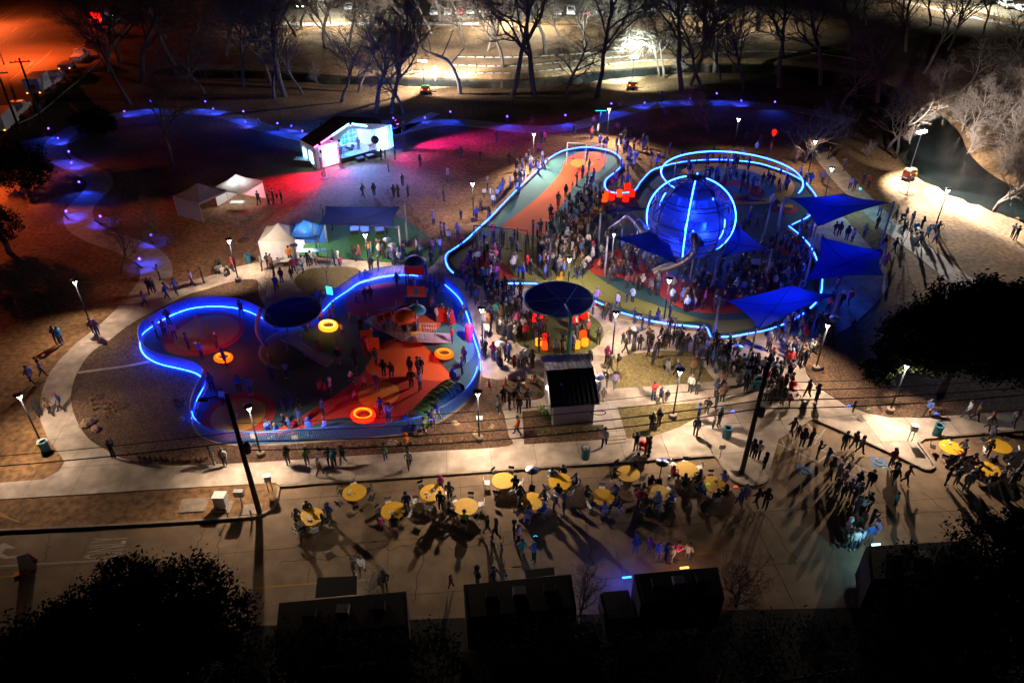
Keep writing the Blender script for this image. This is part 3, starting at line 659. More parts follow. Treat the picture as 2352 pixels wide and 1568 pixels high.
# ------------------------------------------------------------------ street lamp at the left edge
p = G(10, 150); t = thing('street_lamp', 'thin pale street lamp pole at the left edge of the wide road', 'street lamp', p)
b = MB(); b.tube([(0, 0, 0), (0, 0, 9.2), (.1, .3, 9.6)], [.12, .07, .06], 8); b.build('pole', M['pole'], t)
b = MB(); b.tube([(.1, .3, 9.6), (.4, 1.5, 9.9), (.6, 2.4, 9.9)], .05, 6); b.build('arm', M['pole'], t)
b = MB(); b.box((.65, 2.8, 9.88), (.3, .9, .14), taper=.8); hd = b.build('lamp_head', M['metal_g'], t)
MB().box((.65, 2.8, 9.79), (.22, .6, .04)).build('lens', M['sodium'], hd)
lamp('street_light', 'SPOT', (.65, 2.8, 9.7), 52000, (1, .105, .016), t, (0, 3, 0), 138, .5, .2)
p = G(-60, 60); t = thing('street_lamp', 'far street lamp glaring at the left edge near the double line', 'street lamp', p)
b = MB(); b.tube([(0, 0, 0), (0, 0, 9)], [.12, .07], 8); b.build('pole', M['pole'], t)
b = MB(); b.tube([(0, 0, 9), (5.2, -2, 7.6)], .05, 6); b.build('arm', M['pole'], t)
b = MB(); b.lathe([(0, .2), (.3, .1), (.3, 0)], 10, (5.3, -2, 7.4)); hd = b.build('lamp_head', M['metal_g'], t); MB().lathe([(.28, 0), (.2, -.2), (0, -.28)], 10, (5.3, -2, 7.4)).build('lens', M['sodium'], hd)
lamp('street_light', 'POINT', (5.3, -2, 6.9), 26000, (1, .13, .025), t, rad=.2)

for (u, v, lab) in [(760, 58, 'added lot lamp pole among the cars on the left'), (1180, 62, 'added lot lamp pole in the middle of the far car park'), (1640, 52, 'added lot lamp pole at the right end of the car park'), (2230, 24, 'added lamp pole beside the upper path')]:  # poles added, not seen, to supply the light on the car park
    t = thing('added_lot_lamp', lab, 'lamp post', G(u, v), 0, 'added far lot lamps'); MB().tube([(0, 0, 0), (0, 0, 10)], [.12, .08], 6).build('pole', M['pole'], t); hd = MB().box((0, .5, 10.05), (.5, 1.2, .15)).build('lamp_head', M['metal_k'], t); MB().box((0, .6, 9.95), (.36, .8, .04)).build('lens', M['lampglow'], hd)
    lamp('added_lot_light', 'SPOT', (0, .6, 9.9), 80000, (.97, 1, .84), t, (0, .6, 0), 150, .5, .2)

p = G(-150, 470); t = thing('street_lamp', 'added street lamp, unseen beyond the left edge, lighting the reddish lawn', 'street lamp', p)  # added lamp outside the view, put there to redden the lawn
MB().tube([(0, 0, 0), (0, 0, 9.4), (1.5, .3, 9.8)], [.12, .07, .05], 8).build('pole', M['pole'], t); hd = MB().box((1.8, .3, 9.8), (.9, .3, .14)).build('lamp_head', M['metal_g'], t); MB().box((1.8, .3, 9.71), (.6, .22, .04)).build('lens', M['sodium'], hd)
lamp('street_light', 'SPOT', (1.8, .3, 9.6), 16000, (1, .17, .035), t, (5, -3, 0), 150, .6, .2)
# ------------------------------------------------------------------ concert stage under a white gabled tent
A = G(729, 390); B = G(901, 342); ex = (B - A); W_ = ex.length; ex.normalize(); ey = Vector((-ex.y, ex.x, 0))     # local x along the front, y to the back
print('stage width', W_, 'dir', ex)
SA = math.atan2(ex.y, ex.x)
st = thing('stage_tent', 'white gabled stage tent glowing cyan and magenta on the lawn', 'stage tent', A, SA)
D_ = 3.7; E_ = 3.0; PK_ = 4.9; gx = W_ * .47
def tri(pts, name, m, par=st, th=.03):
    b = MB(); n = len(pts); P = [Vector(q) for q in pts]; nn = (P[1] - P[0]).cross(P[2] - P[0]).normalized() * th
    v = [tuple(q) for q in P] + [tuple(q + nn) for q in P]; b.add(v, [tuple(range(n - 1, -1, -1)), tuple(range(n, 2 * n))] + [(i, (i + 1) % n, n + (i + 1) % n, n + i) for i in range(n)]); return b.build(name, m, par)
lw = W_ * .27; rw = W_ * .22; GLOWF = mat('thin_white_canvas', (.8, .8, .8), .8, 3, .05, trans=.75); ROOFW = mat('darkened_roof_canvas', (.04, .04, .055), .8, 3, .1)  # roof cloth darkened and opaque so it looks unlit beside the front
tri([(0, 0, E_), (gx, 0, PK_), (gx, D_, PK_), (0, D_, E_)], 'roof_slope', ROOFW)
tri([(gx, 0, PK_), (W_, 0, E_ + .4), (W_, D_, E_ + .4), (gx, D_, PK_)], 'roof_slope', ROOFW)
back = tri([(0, D_, 0), (W_, D_, 0), (W_, D_, E_ + .4), (gx, D_, PK_), (0, D_, E_)], 'back_wall', M['whitefab'])
side = tri([(0, 0, 0), (0, D_, 0), (0, D_, E_), (0, 0, E_)], 'side_wall', M['whitefab'])
tri([(W_, D_, 0), (W_, 0, 0), (W_, 0, E_ + .4), (W_, D_, E_ + .4)], 'side_wall', M['whitefab'])
tri([(0, 0, E_), (lw, 0, E_), (gx, 0, PK_ - .7), (W_ - rw, 0, E_ + .3), (W_, 0, E_ + .4), (gx, 0, PK_)], 'gable_fascia', GLOWF)
tri([(0, 0, 0), (.5, 0, 0), (.5, 0, E_), (0, 0, E_)], 'front_wall', GLOWF)
# lit screens each side of the deck
tri([(.9, -.05, .25), (lw, -.05, .25), (lw, -.05, E_ - .1), (.9, -.05, E_ - .1)], 'light_screen', M['panel_w'])
tri([(W_ - rw, -.05, .3), (W_ - .6, -.05, .3), (W_ - .6, -.05, E_ + .2), (W_ - rw, -.05, E_ + .2)], 'light_screen', M['panel_w'])
# arched windows of the back and side walls: frame and panes each their own piece
def arched(par, org, ax, w, h, rows, frame_m, pane_m, s):
    f = MB(); pts = [(0, 0), (w, 0), (w, h * .65)] + [(w / 2 + w / 2 * math.cos(R(a)), h * .65 + h * .35 * math.sin(R(a))) for a in range(15, 180, 15)] + [(0, h * .65)]
    P3 = [Vector(org) + Vector(ax) * x + Vector((0, 0, z)) for x, z in pts]
    f.tube(P3 + [P3[0]], .05, 4); fo = f.build('window_frame', frame_m, par)
    nrm = Vector(ax).cross(Vector((0, 0, 1))).normalized() * s
    for i in range(2):
        for j in range(rows):
            x0, x1 = w * (.08 + .46 * i), w * (.08 + .46 * i + .38); z0 = h * .05 + j * h * .8 / rows; z1 = z0 + h * .68 / rows
            q = [Vector(org) + Vector(ax) * x + Vector((0, 0, z)) + nrm for x, z in ((x0, z0), (x1, z0), (x1, z1), (x0, z1))]
            tri(q, 'pane', pane_m, fo, .01)
for x in (W_ * .36, W_ * .5, W_ * .62): arched(back, (x, D_ - .06, .9), (1, 0, 0), 1.3, 2.3, 3, M['whitefab'], M['tealp'], .03)
for y in (.5, 2.1): arched(side, (-.06, y, .5), (0, 1, 0), 1.1, 2.1, 2, M['whitefab'], M['panel_c'], -.03)
MB().tube([(0, -.12, E_), (gx * .5, -.12, (E_ + PK_) / 2)], .09, 5).build('added_glow_tube', M['panel_m'], st); MB().tube([(gx * .5, -.12, (E_ + PK_) / 2), (gx, -.12, PK_), (gx + (W_ - gx) * .4, -.12, PK_ - .9)], .1, 5).build('added_glow_tube', M['panel_c'], st)  # glowing tubes added for the coloured glare along the tent front
MB().tube([(W_ + .05, -.1, .3), (W_ + .05, -.1, E_ + .3)], .09, 5).build('added_glow_tube', M['led'], st); MB().tube([(lw + .12, -.1, .3), (lw + .12, -.1, E_)], .07, 5).build('added_glow_tube', M['panel_m'], st)
for x0_, x1_, z1_, mm in ((.85, lw + .05, E_ - .05, 'panel_p'), (W_ - rw - .05, W_ - .55, E_ + .25, 'panel_b')):
    MB().tube([(x0_, -.12, .2), (x1_, -.12, .2), (x1_, -.12, z1_), (x0_, -.12, z1_)], .13, 5, closed=True).build('added_glow_frame', M[mm], st)  # glowing frames added for the pink and blue fringe of the screens
# deck with its planks, steps, rails
dk = thing('stage_deck', 'low stage deck of wide boards inside the glowing tent', 'stage', A, SA)
dx0, dx1 = lw + .35, W_ - rw - .2
b = MB(); b.box(((dx0 + dx1) / 2, 1.5, .3), (dx1 - dx0, 3.4, .58)); b.build('deck_base', M['metal_k'], dk)
nb = 12; pw = (dx1 - dx0) / nb; plank = MB().box((0, 0, 0), (pw * .96, 3.4, .04)).mesh('plank', M['pole'])
for k in range(nb): inst('plank', plank, dk, (dx0 + pw * (k + .5), 1.5, .63))
for k, (x, y) in enumerate([(dx0 + 2.4, -.95), (dx0 + 4.0, -.95)]):
    t = thing('stage_step_box', ['left', 'right'][k] + ' black step box in front of the stage deck', 'step box', A + ex * x + ey * y, SA)
    MB().box((0, 0, .22), (1.1, .8, .4)).build('box_body', M['metal_k'], t); MB().box((0, 0, .45), (1.0, .7, .05)).build('tread', M['metal_g'], t)
t = thing('stage_stairs', 'small black stairs with handrails at the right of the deck', 'stairs', A + ex * (dx1 - .5) + ey * (-.9), SA)
for k in range(3): MB().box((0, k * .28 - .3, .1 + .1 * k), (1.1, .28, .2 + .2 * k)).build('tread', M['metal_k'], t)
for s in (-.55, .55): MB().tube([(s, -.4, 0), (s, -.4, .9), (s, .5, 1.5), (s, .5, .5)], .025, 5).build('handrail', M['metal_k'], t)
# truss towers and lamps
def truss(u, v, h, label, head=True):
    p = G(u, v); t = thing('truss_tower', label, 'truss tower', p, SA); b = MB(); s = .17
    for x in (-s, s):
        for y in (-s, s): b.tube([(x, y, 0), (x, y, h)], .025, 4)
    b.build('chords', M['metal_k'], t); b = MB(); k = 0; z = .1
    while z < h - .35:
        for a, c in (((-s, -s), (s, -s)), ((s, -s), (s, s)), ((s, s), (-s, s)), ((-s, s), (-s, -s))):
            if k % 2: a, c = c, a
            b.tube([(a[0], a[1], z), (c[0], c[1], z + .35)], .014, 3)
        z += .35; k += 1
    b.build('lacing', M['metal_k'], t); MB().box((0, 0, .02), (.9, .9, .04)).build('base_plate', M['metal_k'], t)
    if head: MB().lathe([(.0, .3), (.16, .22), (.2, 0), (.14, -.12), (0, -.12)], 10, (0, -.25, h)).build('lamp_head', M['metal_k'], t)
    return t
truss(744, 408, 3.4, 'short truss tower at the left end of the stage'); truss(785, 386, 3.6, 'truss tower between the left screen and the deck')
truss(869, 357, 2.2, 'low truss with round speaker right of the stage stairs'); truss(930, 346, 4.0, 'tall truss tower right of the stage tent')
b = MB(); A2 = G(886, 352, 4.3) ; t = thing('truss_beam', 'horizontal truss reaching right from the stage roof', 'truss', G(902, 350)); q = G(930, 346) - G(902, 350)
for dz in (4.0, 4.3): b.tube([(-1.2, 0, dz), (q.x, q.y, dz)], .03, 4)
for k in range(6): b.tube([(-1.2 + (q.x + 1.2) * k / 6, q.y * k / 6, 4.0), (-1.2 + (q.x + 1.2) * (k + 1) / 6, q.y * (k + 1) / 6, 4.3)], .018, 3)
b.build('beam', M['metal_k'], t)
def stage_lamp(x, y, z, label, e, col, aim, size, glow):
    p = A + ex * x + ey * y; t = thing('stage_lamp', label, 'stage lamp', (p.x, p.y, z))
    MB().lathe([(.05, .25), (.2, .1), (.22, -.1), (.18, -.16)], 10).build('housing', M['metal_k'], t); MB().lathe([(.16, -.17), (.1, -.24), (0, -.27)], 10).build('lens', glow, t)
    o = lamp('stage_light', 'SPOT', (0, 0, -.3), e, col, t, None, size, 1.0, .12); o.rotation_euler = (G(*aim) - Vector((p.x, p.y, z))).to_track_quat('-Z', 'Y').to_euler()
stage_lamp(.6, -.5, 3.4, 'red stage spotlight on the left truss', 26000, (1, .008, .06), (668, 425), 80, M['panel_m'])
stage_lamp(2.4, -.4, 3.6, 'pink stage lamp above the left light screen', 6000, (1, .05, .55), (760, 400), 90, M['panel_m'])
stage_lamp(W_ + .8, -.2, 4.1, 'magenta stage spotlight on the right truss', 60000, (.9, .02, .5), (1090, 342), 80, M['panel_m'])
stage_lamp(W_ + .9, -.5, 3.6, 'violet stage spotlight on the right truss', 9000, (.75, .03, .5), (1000, 400), 100, M['panel_m'])
stage_lamp(W_ * .38, .6, 4.2, 'cyan stage lamp hanging left under the gable', 5000, (.08, .5, 1), (810, 350), 120, M['panel_w'])
stage_lamp(W_ * .62, .6, 4.2, 'cyan stage lamp hanging right under the gable', 5000, (.25, .2, 1), (840, 345), 120, M['panel_w'])
stage_lamp(W_ * .47, -.3, 4.9, 'blue wash lamp at the peak of the gable', 34000, (.12, .25, 1), (860, 440), 110, M['panel_c'])
stage_lamp(W_ * .3, D_ + .1, 4.3, 'blue stage lamp behind the tent ridge', 16000, (.03, .14, 1), (820, 262), 150, M['panel_c'])
# band gear
t = thing('drum_kit', 'dark drum kit standing on the stage deck', 'drum kit', A + ex * (dx0 + 2.6) + ey * 1.6 + Vector((0, 0, .65)), SA)
for (x, y, z, r, h, n_) in [(0, 0, .28, .28, .4, 'bass_drum'), (-.45, .1, .5, .2, .22, 'snare_drum'), (.45, .15, .5, .22, .3, 'floor_tom')]: MB().lathe([(r, -h / 2), (r, h / 2)], 14, (x, y, z)).build(n_, M['dark'], t)
for x in (-.6, .6): MB().lathe([(.0, .02), (.24, 0), (.0, -.01)], 12, (x, .3, 1.0)).build('cymbal', M['chrome'], t)
t = thing('keyboard_stand', 'black keyboard on crossed stand at the left of the deck', 'keyboard', A + ex * (dx0 + 1.3) + ey * 1.4 + Vector((0, 0, .65)), SA)
MB().box((0, 0, .85), (1.3, .35, .1)).build('keyboard', M['metal_k'], t); MB().tube([(-.4, 0, 0), (.4, 0, .8)], .03, 4).build('leg', M['metal_k'], t); MB().tube([(.4, 0, 0), (-.4, 0, .8)], .03, 4).build('leg', M['metal_k'], t)
t = thing('round_speaker', 'round dark speaker on the low truss by the stage', 'speaker', G(866, 357) + Vector((0, -.1, 2.2)))
MB().lathe([(.25, -.2), (.55, -.1), (.55, .1), (.25, .25)], 16, M=Matrix.Rotation(R(80), 4, 'X')).build('cabinet', M['dark'], t)
t = thing('equipment_case', 'long black equipment case left of the stage tent', 'case', G(700, 380), SA + R(40)); MB().box((0, 0, .45), (1.2, 2.4, .8)).build('case_body', M['metal_k'], t); MB().box((0, 0, .88), (1.2, 2.4, .06)).build('lid', M['pole'], t)
# ------------------------------------------------------------------ pop-up tents
def popup(u, v, w, h, rz, label, fab, walls=(), valance=None, light=None, peak=1.2):
    p = G(u, v); t = thing('canopy_tent', label, 'canopy tent', p, rz); s = w / 2
    for x in (-s, s):
        for y in (-s, s): MB().tube([(x, y, 0), (x, y, h)], .03, 5).build('leg', M['metal_g'], t)
    for a, c in (((-s, -s), (s, -s)), ((s, -s), (s, s)), ((s, s), (-s, s)), ((-s, s), (-s, -s))):
        b = MB(); n = 6; vs = []; 
        for i in range(n + 1):
            k = i / n
            for j in range(n + 1):
                g = j / n; x = (a[0] * (1 - g) + c[0] * g) * (1 - k); y = (a[1] * (1 - g) + c[1] * g) * (1 - k); vs.append((x, y, h + peak * (k ** 1.5) - .05 * math.sin(math.pi * g) * (1 - k)))
        b.add(vs, [(i * (n + 1) + j, i * (n + 1) + j + 1, (i + 1) * (n + 1) + j + 1, (i + 1) * (n + 1) + j) for i in range(n) for j in range(n)]); b.build('roof_panel', fab, t, True)
        tri([(a[0], a[1], h - .28), (c[0], c[1], h - .28), (c[0], c[1], h), (a[0], a[1], h)], 'valance', valance or fab, t, .01)
    for wl in walls:
        a, c = {'f': ((-s, -s), (s, -s)), 'r': ((s, -s), (s, s)), 'b': ((s, s), (-s, s)), 'l': ((-s, s), (-s, -s))}[wl]
        b = MB(); n = 14; vs = []
        for j in range(n + 1):
            g = j / n; wv = .05 * math.sin(j * 2.4); d = Vector((c[1] - a[1], a[0] - c[0], 0)).normalized() * wv
            x, y = a[0] * (1 - g) + c[0] * g, a[1] * (1 - g) + c[1] * g; vs += [(x + d.x, y + d.y, 0.02), (x, y, h - .2)]
        b.add(vs, [(2 * j, 2 * j + 2, 2 * j + 3, 2 * j + 1) for j in range(n)]); b.build('side_curtain', fab, t, True)
    if light: MB().lathe([(.12, 0), (.12, .1)], 8, (0, 0, h + .1)).build('lamp_bulb', M['panel_w'], t); lamp('tent_light', 'POINT', (0, -.2, h - .1), light[0], light[1], t, rad=.15)
    return t
GREY = mat('grey_canvas', (.17, .15, .22), .85, 3, .15, trans=.2)
popup(556, 465, 3.9, 2.3, R(-20), 'lit white canopy tent with gathered corners near the stage lawn', M['whitefab'], ('l', 'b'), None, (260, (.9, .95, 1)))
popup(470, 488, 4.0, 2.4, R(-28), 'dim grey canopy tent with a drooping side wall', GREY, ('f',))
popup(652, 580, 3.6, 2.2, R(2), 'cream white canopy tent closed by curtains on the turf', M['whitefab'], ('f', 'l', 'r'))
bt = popup(710, 574, 3.2, 2.25, R(2), 'blue canopy tent with pink and white lettering', M['bluefab'], ('b',), None, (650, (1, .95, .85)))
T = Matrix.Translation((0, -1.22, 2.68)) @ Matrix.Rotation(R(52), 4, 'X')
text_mesh('Jn', 'tent_lettering', mat('pink_print', (.55, .08, .35), .7), .62, T @ Matrix.Translation((-.25, 0, .04)), bt); text_mesh('A', 'tent_lettering', mat('pale_print', (.4, .7, .8), .7), .62, T @ Matrix.Translation((.32, 0, .04)), bt)
# ------------------------------------------------------------------ the lit climbing sphere
RS = 4.15; ZC = 4.75; DC = G(1586, 500, ZC); DC.z = .08; ZC -= .08
dome = thing('climbing_sphere', 'giant blue-lit climbing sphere with glowing ribs and tube slides', 'climbing sphere', DC)
def sp(az, el, r=RS): return Vector((r * math.cos(R(az)) * math.cos(R(el)), r * math.sin(R(az)) * math.cos(R(el)), ZC + r * math.sin(R(el))))
m_net = bpy.data.materials.new('perforated_mesh'); m_net.use_nodes = True; N = m_net.node_tree.nodes; L = m_net.node_tree.links
pb = N['Principled BSDF']; pb.inputs['Base Color'].default_value = (.14, .2, .5, 1); pb.inputs['Roughness'].default_value = .55
tr = N.new('ShaderNodeBsdfTranslucent'); tr.inputs[0].default_value = (.14, .2, .5, 1); tp = N.new('ShaderNodeBsdfTransparent')
mx = N.new('ShaderNodeMixShader'); mx.inputs[0].default_value = .55; mx2 = N.new('ShaderNodeMixShader')
uvn = N.new('ShaderNodeUVMap'); wv = N.new('ShaderNodeTexChecker'); wv.inputs['Scale'].default_value = 130; tcn = N.new('ShaderNodeTexCoord'); L.new(tcn.outputs['UV'], wv.inputs['Vector'])
mr = N.new('ShaderNodeMapRange'); mr.inputs[3].default_value = .5; mr.inputs[4].default_value = .86; L.new(wv.outputs[1], mr.inputs[0])
L.new(pb.outputs[0], mx.inputs[1]); L.new(tr.outputs[0], mx.inputs[2]); L.new(mr.outputs[0], mx2.inputs[0]); L.new(mx.outputs[0], mx2.inputs[1]); L.new(tp.outputs[0], mx2.inputs[2]); L.new(mx2.outputs[0], N['Material Output'].inputs[0])
LEDAZ = (-108, -16, 74, 164)
for k, az in enumerate([-108, -62, -16, 29, 74, 119, 164, 209]):
    lit = az in LEDAZ
    pts = [sp(az, e) for e in range(-58, 90, 6)]
    rib = MB().tube(pts, .06, 6).build('rib', M['metal_k'], dome, True)
    if lit: MB().tube([sp(az, e, RS + .13) for e in range(-48, 82, 5)], .05, 5).build('light_strip', M['led_dome'], rib)
ELS = (-58, -46, -30, -14, -8, 6, 30, 36, 62, 82)
for e in ELS: MB().tube([sp(a, e, RS + .03) for a in range(0, 360, 10)], .05, 5, closed=True).build('ring_tube', M['metal_k'], dome, True)
def shell(a0, a1, e0, e1):
    b = MB(); n, m_ = 6, 5; vs = [sp(a0 + (a1 - a0) * i / n, e0 + (e1 - e0) * j / m_, RS - .05) for j in range(m_ + 1) for i in range(n + 1)]
    b.add(vs, [(j * (n + 1) + i, j * (n + 1) + i + 1, (j + 1) * (n + 1) + i + 1, (j + 1) * (n + 1) + i) for j in range(m_) for i in range(n)])
    o = b.build('mesh_panel', m_net, dome, True); uv = o.data.uv_layers.new(name='UVMap')
    for lp in o.data.loops:
        vi = lp.vertex_index; uv.data[lp.index].uv = ((vi % (n + 1)) / n * .5, (vi // (n + 1)) / m_ * (e1 - e0) / 60)
azs = [-108, -62, -16, 29, 74, 119, 164, 209, 252]
for i in range(8):
    a0, a1 = azs[i], azs[i + 1]
    shell(a0, a1, -58, -30); shell(a0, a1, -30, 6)
    shell(a0, a1, 6, 36)
    if i not in (1, 6): shell(a0, a1, 36, 82)          # two upper bays are open
# zigzag braces in the front bays
b = MB()
for (a0, a1, e0, e1, n) in [(-58, -20, -6, 28, 4), (164, 206, 10, 30, 4), (29, 70, 10, 30, 4), (120, 160, 10, 30, 4)]:
    b.tube([sp(a0 + (a1 - a0) * k / n, e1 if k % 2 == 0 else e0, RS + .02) for k in range(n + 1)], .055, 5)
b.build('zigzag_brace', M['metal_k'], dome, True)
# inner tower, decks, posts
for z, r in ((1.9, 2.5), (3.7, 3.2), (5.6, 3.2), (7.3, 2.0)):
    MB().lathe([(r, 0), (r, .1), (.5, .1), (.5, 0)], 12, (0, 0, z)).build('deck', M['deck'], dome)
MB().tube([(0, 0, 0), (0, 0, ZC + RS)], .3, 10).build('centre_column', M['deck'], dome, True)
for a in range(20, 380, 45): MB().tube([(2.6 * math.cos(R(a)), 2.6 * math.sin(R(a)), 0), tuple(sp(a, -52, RS - .1))], .1, 6).build('leg', M['metal_b'], dome, True)
for (a, e0, e1) in ((250, 2, 14), (262, -2, 5), (325, -24, 12), (40, 0, 25), (140, 5, 30)):
    MB().tube([sp(a, e0 + (e1 - e0) * k / 4, 3.5) for k in range(5)], .05, 4).build('inner_light', M['led_dome'], dome)
b = MB()
for k in range(40): b.tube([sp(k * 9, -50, 3.0), sp(k * 9 + 40, 60, 2.7)], .02, 3)
b.build('climbing_net', M['metal_b'], dome)
lamp('sphere_light', 'POINT', (0, -.6, 6.4), 1500, (.02, .08, 1), dome, rad=.4); lamp('sphere_light', 'POINT', (1.2, -1.4, 4.3), 1200, (.02, .08, 1), dome, rad=.4)
lamp('sphere_light', 'POINT', (-1.4, -1.4, 3.0), 900, (.02, .08, 1), dome, rad=.4)
# tube slides
def slide(pts, label_part, r=.4):
    C = smooth([Vector(p) for p in pts], 6); b = MB(); b.tube(C, r, 14, cap=False); o = b.build(label_part, M['steel'], dome, True)
    pp = resample(C, 1.6)
    for a, c in zip(pp, pp[1:]): 
        d = (c - a).normalized(); MB().tube([a - d * .04, a + d * .04], r + .035, 14).build('flange', M['metal_g'], o, True)
    b = MB()
    for p in pp[2::2]: b.tube([(p.x, p.y, 0), (p.x, p.y, p.z - r * .9)], .07, 6)
    if b.v: b.build('support', M['metal_g'], o, True)
q = lambda u, v, z: G(u, v, z) - DC
def at_y(u, v, y):
    z = 2.0
    lo, hi = -5, 12
    for _ in range(40):
        z = (lo + hi) / 2
        if G(u, v, z).y > y: lo = z
        else: hi = z
    return G(u, v, z) - DC
y0 = DC.y
slide([sp(-86, -12, 3.9), at_y(1594, 541, y0 - 4.7), at_y(1597, 560, y0 - 5.2), at_y(1592, 580, y0 - 5.3), at_y(1573, 598, y0 - 5.2), at_y(1545, 610, y0 - 4.9), at_y(1516, 620, y0 - 4.6), at_y(1504, 626, y0 - 4.5)], 'tube_slide')
print('slide', at_y(1594, 541, y0 - 4.7), at_y(1516, 620, y0 - 4.6))
slide([sp(186, -18, 3.8), sp(186, -20, 4.5), q(1452, 500, 3.2), q(1430, 512, 2.2), q(1412, 524, 1.2), q(1404, 530, .6)], 'tube_slide', .45)
# ------------------------------------------------------------------ raised ring of light behind the sphere
RC = G(1678, 405, 3.0); RR = 8.0
ring = thing('light_ring', 'large raised ring of blue light on slim posts behind the sphere', 'light ring', (RC.x, RC.y, .08))
def rg(a): 
    z = 2.95 if a < 300 else 2.95
    return Vector((RR * math.cos(R(a)), RR * math.sin(R(a)), 2.95))
arc = [rg(a) for a in range(-38, 208, 4)]
MB().tube(arc, .11, 6).build('ring_tube', M['metal_g'], ring, True)
MB().tube([p + Vector((0, -.1, .06)) for p in arc], .055, 5).build('light_strip', M['led'], ring)
MB().tube([rg(a) + Vector((0, 0, 0)) for a in range(-62, -37, 4)], .13, 6).build('ring_end', M['yplast'], ring, True)
for a in (-60, 20, 75, 130, 190): MB().tube([(RR * math.cos(R(a)), RR * math.sin(R(a)), 0), (RR * math.cos(R(a)), RR * math.sin(R(a)), 2.9)], .08, 6).build('post', M['metal_g'], ring, True)
lamp('ring_light', 'POINT', (1.0, -2.0, 4.2), 1, (.05, .15, 1), ring)
# ------------------------------------------------------------------ shade sails
def sail(label, cor, fab, posts=(), droop=.25, pull=.12):
    C = [G(u, v, z) for (u, v, z) in cor]; ctr = sum(C, Vector()) / len(C)
    t = thing('shade_sail', label, 'shade sail', (ctr.x, ctr.y, 0)); C = [c - t.location for c in C]; n = 12
    if len(C) == 3: C = [C[0], C[1], C[2], (C[2] + C[0]) / 2]; 
    vs = []; mid = sum(C, Vector()) / 4
    for j in range(n + 1):
        for i in range(n + 1):
            s, g = i / n, j / n
            p = C[0] * (1 - s) * (1 - g) + C[1] * s * (1 - g) + C[2] * s * g + C[3] * (1 - s) * g
            e = max(pull * 4 * s * (1 - s) * (abs(g - .5) * 2) ** 3, pull * 4 * g * (1 - g) * (abs(s - .5) * 2) ** 3)
            p = p.lerp(Vector((mid.x, mid.y, p.z)), e); p.z -= droop * math.sin(math.pi * s) * math.sin(math.pi * g); vs.append(p)
    b = MB(); b.add(vs, [(j * (n + 1) + i, j * (n + 1) + i + 1, (j + 1) * (n + 1) + i + 1, (j + 1) * (n + 1) + i) for j in range(n) for i in range(n)])
    b.build('cloth', fab, t, True)
    ed = [vs[i] for i in range(n + 1)] + [vs[(n + 1) * j + n] for j in range(1, n + 1)] + [vs[n * (n + 1) + i] for i in range(n - 1, -1, -1)] + [vs[(n + 1) * j] for j in range(n - 1, 0, -1)]
    MB().tube(ed, .025, 4, closed=True).build('edge_cable', M['seam'], t)
    MB().tube([vs[k * (n + 1) + k] + Vector((0, 0, .02)) for k in range(n + 1)], .03, 3).build('seam', M['seam'], t)
    MB().tube([vs[k * (n + 1) + n - k] + Vector((0, 0, .02)) for k in range(n + 1)], .03, 3).build('seam', M['seam'], t)
    for k in posts:
        c = C[k]; o = (c - mid); o.z = 0; o = o.normalized() * .5
        MB().tube([(c.x + o.x, c.y + o.y, 0), (c.x + o.x, c.y + o.y, c.z + .25)], [.12, .09], 8).build('post', M['pole'], t, True)
        MB().tube([(c.x + o.x, c.y + o.y, c.z + .1), tuple(c)], .02, 4).build('turnbuckle', M['metal_g'], t)
    return t
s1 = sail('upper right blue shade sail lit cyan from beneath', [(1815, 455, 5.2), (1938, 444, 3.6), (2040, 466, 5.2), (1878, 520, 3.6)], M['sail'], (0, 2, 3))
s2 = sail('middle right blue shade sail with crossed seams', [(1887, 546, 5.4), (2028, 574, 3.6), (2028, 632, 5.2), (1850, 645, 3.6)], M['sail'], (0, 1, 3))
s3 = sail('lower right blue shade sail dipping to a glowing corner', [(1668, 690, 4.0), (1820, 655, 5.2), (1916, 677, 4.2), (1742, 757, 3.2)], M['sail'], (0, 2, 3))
for s_, e, (u_, v_) in ((s1, 700, (1890, 520)), (s2, 900, (1930, 625)), (s3, 900, (1770, 745))):  # floods added under the sails to light the cloth blue
    q_ = G(u_, v_) - s_.location; MB().tube([(q_.x, q_.y, 0), (q_.x, q_.y, 1.6)], .05, 5).build('added_flood_post', M['pole'], s_); MB().box((q_.x, q_.y, 1.68), (.35, .25, .16)).build('added_flood_housing', M['white'], s_)
    lamp('added_sail_flood', 'SPOT', (q_.x, q_.y, 1.85), e * 3.0, (.01, .10, 1), s_, (0, 0, 4.4), 110, .6, .2)
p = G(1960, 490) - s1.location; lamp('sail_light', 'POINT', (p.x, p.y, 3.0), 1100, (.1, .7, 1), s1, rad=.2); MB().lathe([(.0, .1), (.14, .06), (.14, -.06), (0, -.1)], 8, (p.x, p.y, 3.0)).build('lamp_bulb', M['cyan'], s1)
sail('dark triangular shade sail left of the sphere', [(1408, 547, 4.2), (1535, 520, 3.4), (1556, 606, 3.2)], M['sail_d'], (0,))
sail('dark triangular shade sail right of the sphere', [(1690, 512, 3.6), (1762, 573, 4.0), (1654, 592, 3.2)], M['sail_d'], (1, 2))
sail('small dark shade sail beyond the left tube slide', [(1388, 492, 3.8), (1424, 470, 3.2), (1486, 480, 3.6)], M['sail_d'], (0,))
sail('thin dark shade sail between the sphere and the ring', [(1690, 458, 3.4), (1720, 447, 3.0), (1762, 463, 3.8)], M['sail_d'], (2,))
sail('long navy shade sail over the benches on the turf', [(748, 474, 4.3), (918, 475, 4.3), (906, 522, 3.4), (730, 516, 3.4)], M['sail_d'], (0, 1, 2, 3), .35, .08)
s_l = bpy.data.objects['shade_sail.007']; p = G(820, 470, 5.2) - s_l.location
